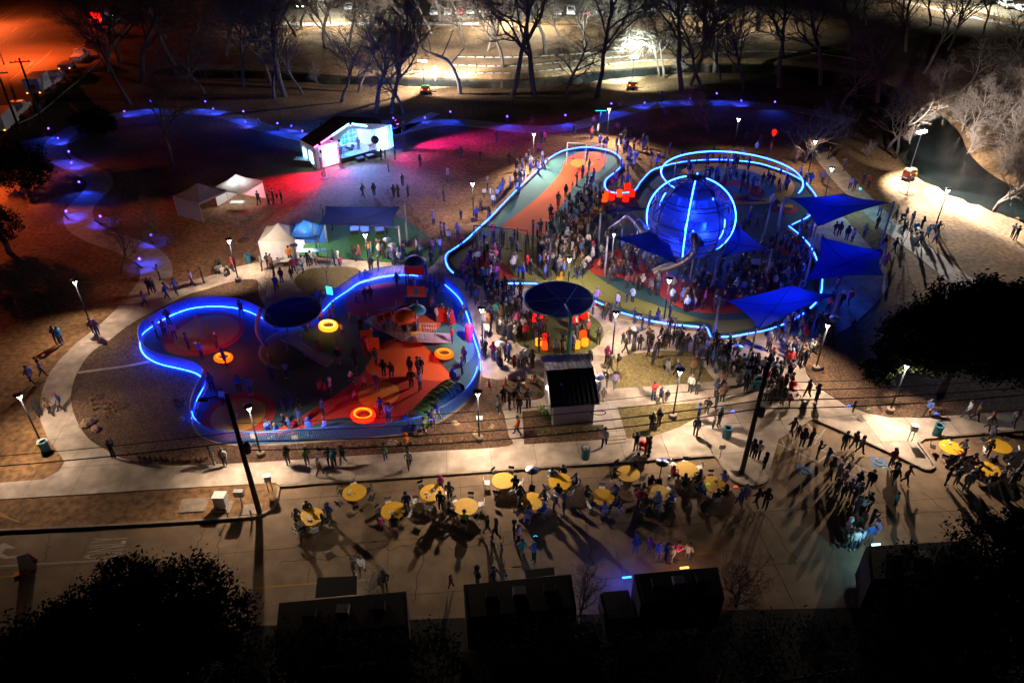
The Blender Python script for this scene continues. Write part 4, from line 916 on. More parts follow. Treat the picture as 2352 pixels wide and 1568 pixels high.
# post lamp on the dark left sail
lp = G(1404, 606); t = thing('post_lamp', 'small bright lamp on the sail post left of the sphere', 'lamp', lp)
MB().tube([(0, 0, 0), (0, 0, 3.4)], .06, 6).build('post', M['pole'], t); MB().lathe([(0, .1), (.12, .05), (.12, -.05), (0, -.1)], 8, (0, -.1, 3.3)).build('lamp_bulb', M['panel_w'], t); lamp('post_light', 'POINT', (0, -.3, 3.2), 160, (1, .9, .8), t, rad=.1)
# ------------------------------------------------------------------ round canopies
def canopy(label, c, z, r, base, m_post, sq=1.0, tilt=0, arch=None, stays=True):
    P = G(*c, z); B0 = G(*base, .08); t = thing('round_canopy', label, 'canopy', (P.x, P.y, 0)); bp_ = B0 - t.location; n = 28
    rim = [Vector((r * math.cos(2 * math.pi * k / n), r * sq * math.sin(2 * math.pi * k / n), z + tilt * math.sin(2 * math.pi * k / n))) for k in range(n)]
    b = MB(); vs = [Vector((0, 0, z - .12))] + [q.lerp(Vector((0, 0, z)), .55) - Vector((0, 0, .1)) for q in rim] + rim
    b.add(vs, [(0, 1 + k, 1 + (k + 1) % n) for k in range(n)] + [(1 + k, 1 + n + k, 1 + n + (k + 1) % n, 1 + (k + 1) % n) for k in range(n)])
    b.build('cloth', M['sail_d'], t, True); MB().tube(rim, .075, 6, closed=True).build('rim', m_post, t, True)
    MB().tube([Vector((0, 0, z + .06)), rim[0]], .03, 4).build('cross_bar', m_post, t); MB().tube([Vector((0, 0, z + .06)), rim[n // 2 + 1]], .03, 4).build('cross_bar', m_post, t)
    near = min(rim, key=lambda q: (q - bp_).length)
    if arch: pts = smooth([bp_, bp_ + Vector((-.5, .1, z * .45)), bp_ + Vector((-.2, .3, z * .9)), near + Vector((0, 0, arch))], 5)
    else: pts = [bp_, Vector((bp_.x, bp_.y, z)), Vector((bp_.x * .5, bp_.y * .5, z + .4))]
    MB().tube(pts, [.19] * (len(pts) - 1) + [.08], 10).build('post', m_post, t, True)
    for k in (4, 9, 14, 20): MB().tube([pts[-1], rim[k]], .02, 4).build('stay', m_post, t)
    return t
canopy('round canopy over a curved blue post in the left playground', (672, 716), 3.2, 2.35, (612, 797), M['metal_b'], 1.0, 0, .6)
uc = canopy('large round dark canopy on a teal post over the plaza turf', (1283, 686), 3.4, 2.95, (1307, 808), M['metal_t'])
p = G(1262, 640); b = MB(); q0 = p - uc.location; b.tube([(q0.x, q0.y, 0), (q0.x, q0.y, 5.2)], [.12, .08], 8); b.build('rear_mast', M['metal_k'], uc, True)
for k in (-2.2, -.8, .9, 2.4): MB().tube([(q0.x, q0.y, 5.1), (k, 1.9, 3.45)], .02, 4).build('stay', M['metal_k'], uc)
# ------------------------------------------------------------------ glowing torus seats and stools
em('core_y', (1, .55, .1), 5); em('core_o', (1, .17, .008), 3.5)
def torus(u, v, Rm, rm, m, label, e, col, z=.45):
    p = G(u, v, z); t = thing('glowing_ring_seat', label, 'ring seat', (p.x, p.y, 0), rng.uniform(0, 6)); b = MB(); n = 28
    b.tube([(Rm * math.cos(2 * math.pi * k / n), Rm * math.sin(2 * math.pi * k / n), z + .1 * math.sin(2 * math.pi * k / n)) for k in range(n)], rm, 10, closed=True); b.build('ring', m, t, True)
    MB().tube([((Rm - rm * .35) * math.cos(2 * math.pi * k / n), (Rm - rm * .35) * math.sin(2 * math.pi * k / n), z + rm * .72 + .1 * math.sin(2 * math.pi * k / n)) for k in range(n)], rm * .42, 6, closed=True).build('added_glow_core', M['core_y'] if m is M['ring_y'] else M['core_o'], t, True)  # second torus added to give the glow a brighter core
    MB().lathe([(.3, .08), (.1, .12), (.08, z - .1), (Rm * .9, z - .08), (Rm * .9, z)], 14).build('pedestal', M['metal_k'], t)
    lamp('seat_light', 'POINT', (0, 0, z + .55), e, col, t, rad=.5)
torus(754, 748, .64, .2, M['ring_y'], 'bright yellow glowing ring seat by the round blue canopy', 120, (1, .35, .02), .7)
torus(513, 821, .56, .18, M['ring_o'], 'orange glowing ring seat in the yellow target circle', 380, (1, .05, .01))
torus(1020, 812, .6, .18, M['ring_o'], 'orange glowing ring seat near the plaza end of the fence', 160, (1, .1, .01))
torus(834, 953, .7, .21, M['ring_r'], 'red glowing ring seat beside the front fence', 300, (1, .02, .005))
stool_me = MB().lathe([(.12, 0), (.26, .05), (.24, .3), (.27, .5), (.2, .55), (0, .56)], 10)
def stool(u, v, k, label, s=1.0, zz=.08):
    p = G(u, v, zz); o = inst('glowing_stool', stool_me.mesh('stool', M[k], True), None, p, 0, s); tag(o, label, 'glowing stool', 'glowing stools')
for (x, y, k, d) in [(1090, 1060, 'glow_y', 'yellow glowing stool under the large round canopy'), (1195, 1120, 'glow_o', 'orange glowing stool in front of a brown coat, large canopy'), (1205, 990, 'glow_r', 'red glowing stool left of the teal post'), (1710, 1105, 'glow_y', 'amber glowing stool right of the teal post'),
                     (1840, 1065, 'glow_y', 'amber glowing stool at the right edge of the plaza turf'), (1810, 940, 'glow_o', 'orange glowing stool behind two amber stools'), (1690, 690, 'glow_r', 'round red glowing stool below the canopy rim'), (1000, 660, 'glow_r', 'red glowing stool below the left canopy rim'),
                     (1165, 650, 'glow_r', 'red glowing stool behind the hooded pair, canopy shade'), (1825, 620, 'glow_r', 'red glowing stool at the right canopy rim')]:
    stool(1084 + x * .1407, 643 + y * .1407, k, d, 1.15)
for (x, y, k, d) in [(840, 270, 'glow_o', 'orange glowing stool leftmost in the red cluster left of the sphere'), (868, 235, 'glow_o', 'orange glowing stool at the back of the red cluster left of the sphere'), (905, 255, 'glow_r', 'dim red glowing stool inside the red cluster left of the sphere'), (978, 225, 'glow_o', 'amber glowing stool in the middle of the red cluster'),
                     (1035, 270, 'glow_r', 'tall red glowing stool near the small dark sail'), (1090, 225, 'glow_r', 'red glowing stool rightmost in the red cluster'), (1050, 170, 'glow_r', 'red glowing stool above the red cluster')]:
    stool(1176 + x * .2519, 395 + y * .2519, k, d, 1.5)
for (u, v, e) in [(1275, 800, 80), (1336, 795, 80), (1325, 735, 60), (1225, 735, 60), (1425, 458, 160)]:
    pass
# ------------------------------------------------------------------ play tower of the left playground
pt = thing('play_tower', 'orange and teal play tower with ramps and small domed roofs', 'play structure', G(940, 775, .08))
o0 = pt.location
def L3(u, v, z): return G(u, v, z) - o0
def box_between(a, c, w, h, name, m):           # ramp deck between two points
    d = c - a; b = MB(); n = Vector((-d.y, d.x, 0)).normalized() * w / 2
    v = [a + n, a - n, c - n, c + n]; b.add([tuple(p) for p in v] + [tuple(p - Vector((0, 0, h))) for p in v], [(0, 1, 2, 3), (7, 6, 5, 4), (0, 4, 5, 1), (1, 5, 6, 2), (2, 6, 7, 3), (3, 7, 4, 0)]); return b.build(name, m, pt)
def railing(a, c, h, m, n=8, name='railing'):
    b = MB(); b.tube([a + Vector((0, 0, h)), c + Vector((0, 0, h))], .025, 4); b.tube([a + Vector((0, 0, h * .5)), c + Vector((0, 0, h * .5))], .02, 4)
    for k in range(n + 1): p = a.lerp(c, k / n); b.tube([p, p + Vector((0, 0, h))], .02 if k % 4 else .03, 4)
    b.build(name, m, pt)
r1a, r1b = L3(868, 738, 1.3), L3(952, 706, 1.6); box_between(r1a, r1b, 1.2, .1, 'ramp_deck', M['metal_g']); r2a, r2b = L3(848, 730, 1.2), L3(935, 775, 1.0); box_between(r2a, r2b, 1.2, .1, 'ramp_deck', M['metal_g'])
r3a, r3b = L3(955, 772, .9), L3(1038, 776, .12); box_between(r3a, r3b, 1.5, .1, 'ramp_deck', M['wall'])
w_ = Vector((0, -.7, 0)); railing(r3a + w_, r3a.lerp(r3b, .55) + w_, .85, M['metal_g']); railing(r3a - w_, r3a.lerp(r3b, .55) - w_, .85, M['metal_g']); railing(r2a + w_ * .8, r2b + w_ * .8, .85, M['metal_g'])
# orange slotted panels along the upper ramp
for k in range(5):
    a = r1a.lerp(r1b, k / 5 + .01) + Vector((0, -.6, .1)); c = r1a.lerp(r1b, (k + 1) / 5 - .01) + Vector((0, -.6, .1)); d = c - a
    pm = MB(); pm.add([tuple(a), tuple(c), tuple(c + Vector((0, 0, .9))), tuple(a + Vector((0, 0, .9)))], [(0, 1, 2, 3)]); po = pm.build('panel', M['orange'], pt)
    for j in range(5):
        x0 = a.lerp(c, .14 + j * .16); MB().box(tuple(x0 + Vector((.03, -.03, .5))), (.07, .03, .5), math.atan2(d.y, d.x)).build('slot', M['metal_k'], po)
tow = L3(962, 712, .0)
for (x, y) in ((-.8, -.6), (.8, -.6), (-.8, .7), (.8, .7)): MB().tube([tow + Vector((x, y, 0)), tow + Vector((x, y, 5.0))], .06, 6).build('post', M['metal_k'], pt, True)
MB().box(tuple(tow + Vector((0, 0, 1.9))), (1.8, 1.5, .1)).build('deck', M['metal_g'], pt)
for z, hh, m in ((1.95, 1.0, 'orange'), (4.1, .9, 'redp')):
    b = MB(); b.box(tuple(tow + Vector((0, -.72, z + hh / 2))), (1.6, .06, hh)); po = b.build('panel', M[m], pt)
    if z < 3: MB().lathe([(.0, 0), (.32, 0), (.32, .05), (0, .05)], 14, M=Matrix.Translation(tow + Vector((0, -.77, z + .5))) @ Matrix.Rotation(R(90), 4, 'X')).build('porthole', M['tealp'], po)
b = MB(); b.lathe([(0.0, .55), (.5, .45), (.95, .1), (1.05, 0)], 14, tuple(tow + Vector((0, 0, 5.0)))); b.build('roof', M['metal_b'], pt, True)
tw = L3(938, 772, 0)
for (x, y) in ((-.9, -.7), (.9, -.7), (-.9, .7), (.9, .7)): MB().tube([tw + Vector((x, y, 0)), tw + Vector((x, y, 3.2))], .05, 6).build('post', M['metal_g'], pt, True)
MB().lathe([(0, .75), (.55, .62), (1.0, .25), (1.15, 0)], 16, tuple(tw + Vector((-.1, -.2, 2.1)))).build('roof', M['orange'], pt, True)
MB().lathe([(0, .6), (.45, .5), (.8, .2), (.9, 0)], 16, tuple(tw + Vector((.75, .6, 2.2)))).build('roof', M['tealp'], pt, True)
MB().box(tuple(tw + Vector((0, 0, .9))), (1.8, 1.4, .1)).build('deck', M['metal_g'], pt)
b = MB(); b.lathe([(.95, .1), (.95, .95)], 12, tuple(tw + Vector((.3, -.2, 0)))); po = b.build('panel', M['yplast'], pt, True)
MB().lathe([(0, 0), (.3, 0), (.3, .05), (0, .05)], 14, M=Matrix.Translation(tw + Vector((.3, -1.16, .55))) @ Matrix.Rotation(R(90), 4, 'X')).build('porthole', M['tealp'], po)
for (u, v) in ((842, 772), (858, 790)): MB().box(tuple(L3(u, v, .7)), (1.0, .08, 1.2), R(15)).build('panel', M['orange'], pt)
MB().tube([L3(835, 775, 1.5), L3(842, 800, .5), L3(845, 812, .3)], .3, 8, cap=False).build('small_slide', M['redp'], pt, True)
MB().box(tuple(L3(905, 722, .9)), (2.6, .08, 1.4), R(24)).build('panel', M['tealp'], pt)
MB().box(tuple(L3(876, 745, .6)), (1.6, .08, .9), R(24)).build('panel', M['magenta'], pt)
t = thing('red_play_panel', 'dark red rounded play panel right of the play tower', 'play panel', G(1024, 742, .08)); MB().box((0, 0, .8), (1.8, .2, 1.4), R(-15), taper=.8).build('panel', M['redp'], t)
t = thing('magenta_tunnel_panel', 'upright magenta cylinder by the blue light strip', 'play panel', G(1078, 782, .08)); MB().lathe([(.3, 0), (.34, .1), (.34, 1.5), (.25, 1.65), (0, 1.7)], 12).build('body', M['magenta'], t, True)
# wide embankment slide and mound
t = thing('bank_slide', 'long dark bank slide below the round blue canopy', 'slide', G(735, 815, .08))
pa, pb_ = G(655, 775, 2.0) - t.location, G(760, 835, .25) - t.location
C = [pa.lerp(pb_, k / 10) + Vector((0, 0, .35 * math.sin(k / 10 * math.pi * 2) * .4)) for k in range(11)]
for o_, nm in ((.0, 'slide_bed'),):
    b = MB(); l = offset(C, .5); r = offset(C, -.5); b.add([tuple(p) for p in l] + [tuple(p) for p in r], [(i, i + 1, 12 + i, 11 + i) for i in range(10)]); b.build(nm, M['metal_g'], t, True)
for s in (.5, -.5): MB().tube([p + Vector((0, 0, .18)) for p in offset(C, s)], .06, 6).build('side_rail', M['metal_b'], t, True)
for p in (C[0], C[4], C[7]): MB().tube([(p.x, p.y, 0), tuple(p)], .06, 6).build('support', M['metal_b'], t)
mp = G(690, 830); mound = MB(); n = 24
for k in range(1): mound.lathe([(3.4, .06), (3.0, .15), (2.2, .45), (1.2, .75), (.5, .85), (0, .87)], n, (mp.x - .6, mp.y + 2.0, 0))
structure(mound.build('play_mound', M['turf'], None, True))
# ribbed tunnel
t = thing('ribbed_tunnel', 'green ribbed crawl tunnel with round portholes by the front fence', 'tunnel', G(1000, 915, .08))
a, c, d = G(962, 965, .6) - t.location, G(1010, 915, .75) - t.location, G(1040, 893, .6) - t.location
C = smooth([a, c, d], 12); k = len(C); rr_ = [.85 + .045 * math.cos(i * 2.1) for i in range(k)]
MB().tube(C, rr_, 16, cap=False).build('shell', M['greenp'], t, True)
for i in range(0, k, 2): MB().tube([C[i], C[min(i + 1, k - 1)].lerp(C[i], .6)], .92, 16).build('rib', M['greenp'], t, True)
for (u, v) in ((1010, 940), (1052, 902)): 
    p = G(u, v, .8) - t.location; pr_ = MB().lathe([(.0, 0), (.3, 0), (.34, .06), (.34, -.1)], 14, M=Matrix.Translation(p + Vector((-.05, -.1, 0))) @ Matrix.Rotation(R(70), 4, 'X') @ Matrix.Rotation(R(20), 4, 'Y')).build('porthole', M['metal_k'], t, True)
# swings
def swing(label, c, length, rz, h, seats, mleg, nleg=3):
    t = thing('swing_set', label, 'swing set', G(*c, .08), rz); MB().tube([(-length / 2, 0, h), (length / 2, 0, h)], .06, 6).build('top_bar', mleg, t, True)
    for k in range(nleg):
        x = -length / 2 + length * k / (nleg - 1)
        for s in (-1, 1): MB().tube([(x, 0, h), (x, s * 1.1, 0)], .055, 6).build('leg', mleg, t, True)
    for i in range(seats):
        x = -length / 2 + length * (i + .5) / seats; st_ = MB().box((x, -.1 * (i % 2), .5), (.45, .2, .04)).build('seat', M['tyre'], t)
        for s in (-.2, .2): MB().tube([(x + s, 0, h), (x + s, -.1 * (i % 2), .52)], .012, 3).build('chain', M['metal_g'], st_)
swing('pale swing set on the orange circle at the far end', (1345, 374), 5.0, R(-8), 2.6, 3, M['white']); swing('dark swing set crowded by people in the right playground', (1150, 580), 5.6, R(-12), 2.8, 4, M['metal_k'])
# climbing posts, spinner poles
for (u, v, h, lab) in [(466, 775, 2.2, 'leaning grey spinner pole in the yellow target circle'), (700, 800, 1.4, 'short blue play post by the bank slide')]:
    t = thing('spinner_pole', lab, 'play pole', G(u, v, .08)); MB().tube([(0, 0, 0), (-.15, .1, h)], [.1, .08], 8).build('pole', M['pole'], t, True); MB().lathe([(.16, 0), (.16, .05)], 10).build('footing', M['metal_g'], t)
t = thing('entrance_sign', 'glowing cyan entrance sign on two posts behind the left playground', 'sign', G(763, 705, .06), R(-20))
for s in (-.35, .35): MB().tube([(s, 0, 0), (s, 0, 2.2)], .04, 5).build('post', M['metal_b'], t)
MB().box((0, 0, 1.75), (.7, .05, .8)).build('sign_panel', M['cyan'], t)
t = thing('lit_cross_post', 'blue glowing post with crossed arms behind the far swing set', 'light post', G(1378, 290), 0)
MB().tube([(0, 0, 0), (0, 0, 2.2)], .05, 5).build('post', M['metal_b'], t); MB().tube([(-.8, 0, 2.3), (.8, 0, 2.3)], .06, 5).build('light_arm', M['cyan'], t); lamp('post_light', 'POINT', (0, -.2, 2.0), 60, (.05, .3, 1), t)
t = thing('red_balloon', 'glowing red balloon floating above the crowd behind the light ring', 'balloon', G(1770, 345, 0)); MB().lathe([(.02, 1.9), (.12, 2.0), (.3, 2.35), (.32, 2.6), (.2, 2.85), (0, 2.92)], 12).build('envelope', M['glow_r'], t, True); MB().tube([(0, 0, 0.9), (.05, 0, 1.9)], .008, 3).build('string', M['white'], t)
# play units standing in the crowd under the sails
for i, (u, v, w, d, lab) in enumerate([(1425, 625, 1.6, .5, 'dark bench on the red band left of the sphere'), (1745, 610, 2.2, 1.2, 'grey sand table right of the sphere'), (1800, 480, 1.8, .8, 'orange play bench below the end of the light ring'), (1860, 500, 1.0, .3, 'glowing blue play frame at the notch of the seat wall'), (1610, 455, 2.0, .8, 'dark low slide bed behind the sphere')]):
    t = thing('play_bench', lab, 'play bench', G(u, v, .08), rng.uniform(-.4, .4)); MB().box((0, 0, .42), (w, d, .08)).build('seat', M[['metal_k', 'wall', 'yplast', 'metal_b', 'metal_g'][i]], t)
    for s in (-1, 1): MB().box((s * w * .4, 0, .2), (.1, d * .8, .38)).build('leg', M['metal_k'], t)
# ------------------------------------------------------------------ small utility building with standing-seam roof
F0, F1 = G(1270, 983), G(1362, 976); ux = (F1 - F0); bw = ux.length; ux.normalize(); uy = Vector((-ux.y, ux.x, 0)); ba = math.atan2(ux.y, ux.x)
bd = thing('utility_building', 'small grey building with black standing-seam roof by the plaza', 'building', F0, ba)
def loc_z(u, v, z): q = G(u, v, z) - F0; return Vector((q.dot(ux), q.dot(uy), z))
ev_f = loc_z(1267, 937, 2.25); rdg = loc_z(1252, 852, 3.55); evb = loc_z(1240, 821, 3.0); dep = max(evb.y - .25, 3.0)
print('building', bw, ev_f, rdg, evb)
yf, yr, yb = -.35, rdg.y, evb.y
b = MB(); b.box((bw / 2, yb / 2 - .1, 1.15), (bw, yb - .3, 2.28)); wl_ = b.build('wall', M['wall'], bd)
for k in range(6): MB().box((bw * (k + .5) / 6, -.0 + .04 - .02, 1.15), (bw / 6 * .97, .03, 2.2)).build('panel', M['wall'], wl_)
nr = 10; rw_ = (bw + .5) / nr
def slope(y0, z0, y1, z1, nm):
    d = Vector((0, y1 - y0, z1 - z0)); L_ = d.length; a = math.atan2(d.z, d.y)
    pan = MB(); pan.box((0, L_ / 2, 0), (rw_ * .99, L_, .06)); pan.box((rw_ * .48, L_ / 2, .05), (.05, L_, .07)); me = pan.mesh('roof_panel', M['roof'])
    for k in range(nr):
        o = inst('roof_panel', me, bd, (-.25 + rw_ * (k + .5), y0, z0)); o.rotation_euler = (a, 0, 0)
slope(yf, 2.25, yr, 3.55, 'f'); slope(yr + .02, 3.55, yb + .2, 3.0, 'b')
for x in (0.02, bw - .02):
    b = MB(); b.add([(x, .1, 2.28), (x, yb - .2, 2.28), (x, yb - .1, 2.95), (x, yr, 3.5), (x, .05, 2.3)], [(0, 1, 2, 3, 4)]); b.build('gable', M['wall'], bd)
MB().box((-.04, 1.6, 1.05), (.06, 1.0, 2.05)).build('door', M['white'], bd); MB().box((-.12, 2.4, 1.9), (.12, .2, .2)).build('wall_lamp', M['lampglow'], bd); lamp('wall_light', 'POINT', (-.45, 2.4, 1.8), 60, WARM, bd); lamp('wall_light', 'POINT', (bw + .5, 2.2, 1.9), 150, (1, .95, .9), bd)
MB().box((bw + .08, 2.2, 1.9), (.12, .2, .2)).build('wall_lamp', M['panel_w'], bd)
MB().box((bw * .25, yf + 1.6, 3.0), (.25, .25, .35)).build('roof_vent', M['metal_g'], bd)
# ------------------------------------------------------------------ power poles and wires
def upole(u, v, h, label, arms, rz=0, lean=(0, 0)):
    t = thing('utility_pole', label, 'utility pole', G(u, v), rz); MB().tube([(0, 0, -.2), (lean[0], lean[1], h)], [.19, .13], 8).build('pole', M['wood'], t, True)
    for z, w in arms:
        a = MB().box((0, -.16, z), (w, .12, .14)).build('cross_arm', M['wood'], t)
        for x in (-w * .45, -w * .2, w * .2, w * .45): MB().lathe([(.05, 0), (.06, .1), (.03, .18)], 6, (x, -.16, z + .07)).build('insulator', M['metal_g'], a)
    return t
h1 = hgt((597, 1180), 905); h2 = hgt((1703, 1087), 832); print('poles', h1, h2)
up1 = upole(597, 1180, h1, 'leaning dark utility pole by the road left of the tables', []); up2 = upole(1703, 1087, h2, 'dark utility pole with lamp arm right of the tables', [])
for t, h in ((up2, h2), (up1, h1)):
    MB().tube([(0, 0, h - .4), (-.6, -.2, h), (-1.0, -.3, h - .1)], .04, 5).build('lamp_arm', M['metal_k'], t); MB().box((-1.2, -.35, h - .12), (.55, .25, .12)).build('lamp_head', M['metal_k'], t)
    MB().lathe([(.22, 0), (.24, .5), (.2, .6)], 10, (.32, 0, h * .55)).build('junction_can', M['metal_k'], t)
upole(97, 282, hgt((97, 282), 134), 'brown utility pole with cross arms behind the box trailer', [(hgt((97, 282), 137) - .3, 2.6)], R(15)); upole(48, 307, hgt((48, 307), 160), 'brown utility pole with cross arm at the left edge', [(hgt((48, 307), 163) - .3, 2.6)], R(15))
pa, pb2 = up1.location, up2.location; left = pa - (pb2 - pa) * .9; right = pb2 + (pb2 - pa) * .9
def wire(a, b_, za, zb, sag, r, lab, off=0):
    o = thing('power_line', lab, 'cable'); pts = []
    for k in range(25): s = k / 24; p = a.lerp(b_, s); pts.append((p.x, p.y + off, za + (zb - za) * s - sag * 4 * s * (1 - s)))
    MB().tube(pts, r, 4).build('wire', M['tyre'], o)
for j, (z, lab, r, off) in enumerate([(7.6, 'topmost', .022, .3), (7.1, 'second', .03, .1), (6.4, 'third', .045, 0), (5.8, 'lowest', .045, -.1)]):
    wire(pa, pb2, z * .97, z, .55 + .1 * j, r, lab + ' black power line between the two road poles', off)
    if j in (1, 2): wire(left, pa, z * .97, z * .97, .5, r, lab + ' black power line left of the leaning pole', off)
    wire(pb2, right, z, z, .6, r, lab + ' black power line right of the lamp-arm pole', off)
mid_ = pa.lerp(pb2, .68); t = thing('cable_loop', 'black snowshoe-shaped cable loop hanging on the power line', 'cable loop', (mid_.x, mid_.y, 6.35)); MB().tube([(.35 * math.cos(R(a)) * (1.6 if 90 < a < 270 else 1), 0, .16 * math.sin(R(a))) for a in range(0, 360, 24)], .03, 4, closed=True).build('loop', M['tyre'], t)
# ------------------------------------------------------------------ tables, folding chairs, patio heaters
tt = MB().lathe([(.0, .74), (.76, .74), (.78, .72), (.78, .70), (0, .70)], 28).mesh('table_top', M['yellow']); tl = MB(); tl.tube([(0, 0, 0), (0, 0, .71)], .022, 4); tl = tl.mesh('table_leg', M['metal_g'])
TB = [(714, 1186, 'with a family seated round it'), (814, 1130, 'standing empty nearest the kerb corner'), (903, 1172, 'with food boxes at its lower edge'), (992, 1131, 'littered with plates and wrappers'), (1070, 1163, 'with three people at its lower left'), (1156, 1103, 'left of the steel patio heater'), (1222, 1150, 'below the steel patio heater'), (1287, 1105, 'crossed by a seated person shadow'), (1384, 1141, 'ringed by seated people in dark coats'), (1443, 1087, 'close to the kerb below the bin'), (1510, 1131, 'half in shadow below the second heater'), (1577, 1077, 'nearest the kerb right of the second heater'), (1640, 1112, 'at the dark right end of the row'),
      (2185, 1027, 'with cups beside the right kerb'), (2297, 1024, 'brightest at the right edge'), (2270, 1077, 'with a phone light, lowest of the right three')]
def chair_proto(c):
    t = thing('folding_chair', 'x', 'chair', (0, 0, 0), 0, 'folding chairs round the yellow tables')
    MB().box((0, 0, .44), (.40, .38, .025)).build('seat', c, t); MB().box((0, .21, .74), (.40, .025, .2)).build('backrest', c, t)
    for s in (-.2, .2): 
        MB().tube([(s, -.22, 0), (s, .22, .84)], .013, 4).build('leg', M['metal_g'], t); MB().tube([(s * .9, .26, 0), (s * .9, -.15, .44)], .013, 4).build('leg', M['metal_g'], t)
    MB().tube([(-.2, .15, .12), (.2, .15, .12)], .01, 3).build('stretcher', M['metal_g'], t); return t
cp_k = chair_proto(M['dark']); cp_w = chair_proto(M['white']); SEATS = []
first = {0: True, 1: True}; cnt = 0
for i, (u, v, d) in enumerate(TB):
    p = G(u, v, .74); t = thing('round_table', 'round yellow table ' + d, 'table', (p.x, p.y, .012), rng.uniform(0, 6), 'round yellow tables'); inst('table_top', tt, t)
    for k in range(4): a = k * 1.571 + .4; inst('leg', tl, t, (.5 * math.cos(a), .5 * math.sin(a), 0))
    n = 6 if i < 13 else 5; off = rng.uniform(0, 1)
    for k in range(n):
        a = off + k * 6.283 / n + rng.uniform(-.2, .2); rr = rng.uniform(.92, 1.15); wht = rng.random() < .4; q = Vector((p.x + rr * math.cos(a), p.y + rr * math.sin(a), .012)); pr_ = cp_w if wht else cp_k
        lab = ('white' if wht else 'dark') + ' folding chair at the yellow table ' + d
        if first[wht]: first[wht] = False; c = pr_; c['label'] = lab; c.location = q; c.rotation_euler[2] = a - R(90)
        else: c = copy_tree(pr_, lab, q, a - R(90) + rng.uniform(-.4, .4))
        SEATS.append((q, a, d, i))
# things lying on the tables
for i in (3, 2, 0, 10, 12, 13, 15, 1):
    u, v, d = TB[i]; p = G(u, v, .74)
    for k in range(9 if i == 3 else 3):
        a, r = rng.uniform(0, 6.28), rng.uniform(.1, .6); x, y = p.x + r * math.cos(a), p.y + r * math.sin(a); kk = k % 3
        nm, cat, m = [('paper_plate', 'plate', M['paper']), ('drink_cup', 'cup', M['white'] if k % 2 else M['redp']), ('food_box', 'food box', M['paper'])][kk]
        b = MB(); (b.lathe([(.05, 0), (.11, .02)], 10) if kk == 0 else b.lathe([(.03, 0), (.04, .12), (.0, .12)], 8) if kk == 1 else b.box((0, 0, .04), (.2, .16, .08)))
        tag(b.build(nm, m, None, False, (x, y, .757), rng.uniform(0, 3)), ['flat paper plate', 'small drink cup', 'open paper food box'][kk] + ' on the yellow table ' + ' '.join(d.split()[:6]), cat, 'things left on the tables')
def heater(u, v, lab, base=None):
    z = 2.25; p = G(u, v, z); t = thing('patio_heater', 'steel patio heater with round hood ' + lab, 'patio heater', (p.x, p.y, .03), 0, 'patio heaters')
    MB().lathe([(.0, 2.32), (.1, 2.3), (.12, 2.26), (.4, 2.2), (.44, 2.16), (.1, 2.18), (0, 2.2)], 18).build('hood', M['chrome'], t, True); MB().lathe([(.12, 1.85), (.15, 2.1)], 10).build('burner', M['metal_g'], t, True)
    MB().tube([(0, 0, .6), (0, 0, 1.9)], .035, 6).build('pole', M['metal_k'], t, True); MB().lathe([(.24, 0), (.24, .08), (.2, .65), (.08, .7)], 12).build('gas_cabinet', M['metal_k'], t, True)
for u, v, lab in [(1222, 1077, 'between the yellow tables'), (1521, 1060, 'among the darker tables'), (900, 561, 'near the turf crowd'), (888, 549, 'behind another heater on the turf'), (674, 562, 'by the cream tent'), (1149, 788, 'on the plaza left of the round canopy'), (1461, 753, 'at the queue below the light line'), (1918, 729, 'under the evergreen edge'), (1375, 866, 'beside the small building'), (1695, 796, 'glinting blue below the lower sail')]: heater(u, v, lab)
# ------------------------------------------------------------------ bins, kiosks, boxes, cones
for u, v, lab in [(572, 604, 'teal litter bin beside the walk near the turf'), (107, 1036, 'teal litter bin with pale rim at the far left lamp'), (1344, 1052, 'teal litter bin overflowing with rubbish by the kerb'), (1668, 1005, 'dark teal litter bin left of the lamp-arm pole'), (2150, 999, 'teal litter bin on the right pavement'), (1738, 892, 'teal litter bin in the plaza crowd')]:
    t = thing('litter_bin', lab, 'litter bin', G(u, v, .045), 0, 'litter bins'); MB().lathe([(.26, 0), (.3, .05), (.3, .85), (.33, .9), (.33, .95), (.22, .95), (.2, .8), (0, .78)], 16).build('barrel', M['bin'], t, True)
    MB().lathe([(.2, .93), (.33, .955), (.34, .93)], 16).build('rim', M['white'] if u < 200 else M['bin'], t)
    if u == 1344: MB().lathe([(.2, .85), (.22, 1.0), (.1, 1.1), (0, 1.12)], 7).build('rubbish', M['paper'], t)
def kiosk(u, v, lab, rz):
    t = thing('pay_station', lab, 'post box', G(u, v, .045), rz)
    for s in (-.14, .14): MB().tube([(s, 0, 0), (s, 0, 1.0)], .03, 5).build('leg', M['metal_g'], t)
    MB().box((0, 0, 1.2), (.42, .3, .45), taper=.95).build('box', M['metal_g'], t); MB().box((0, 0, 1.44), (.46, .34, .04)).build('lid', M['white'], t)
kiosk(622, 1128, 'two-legged metal post box at the corner of the road island', .2); kiosk(2089, 1012, 'two-legged metal post box on the tip of the right island', -.2)
t = thing('utility_cabinet', 'cream utility cabinet standing in the grass strip', 'cabinet', G(511, 1162)); MB().box((0, 0, .5), (.75, .6, 1.0)).build('cabinet', M['white'], t); MB().box((0, 0, 1.02), (.8, .65, .06)).build('lid', M['white'], t); MB().box((.1, -.1, .03), (1.1, 1.0, .06)).build('pad', M['kerb'], t)
t = thing('meter_box', 'grey meter box on a post next to the cream cabinet', 'meter box', G(558, 1165)); MB().tube([(0, 0, 0), (0, 0, 1.1)], .05, 5).build('post', M['metal_g'], t); MB().box((0, 0, 1.3), (.6, .3, .45)).build('box', M['metal_g'], t)
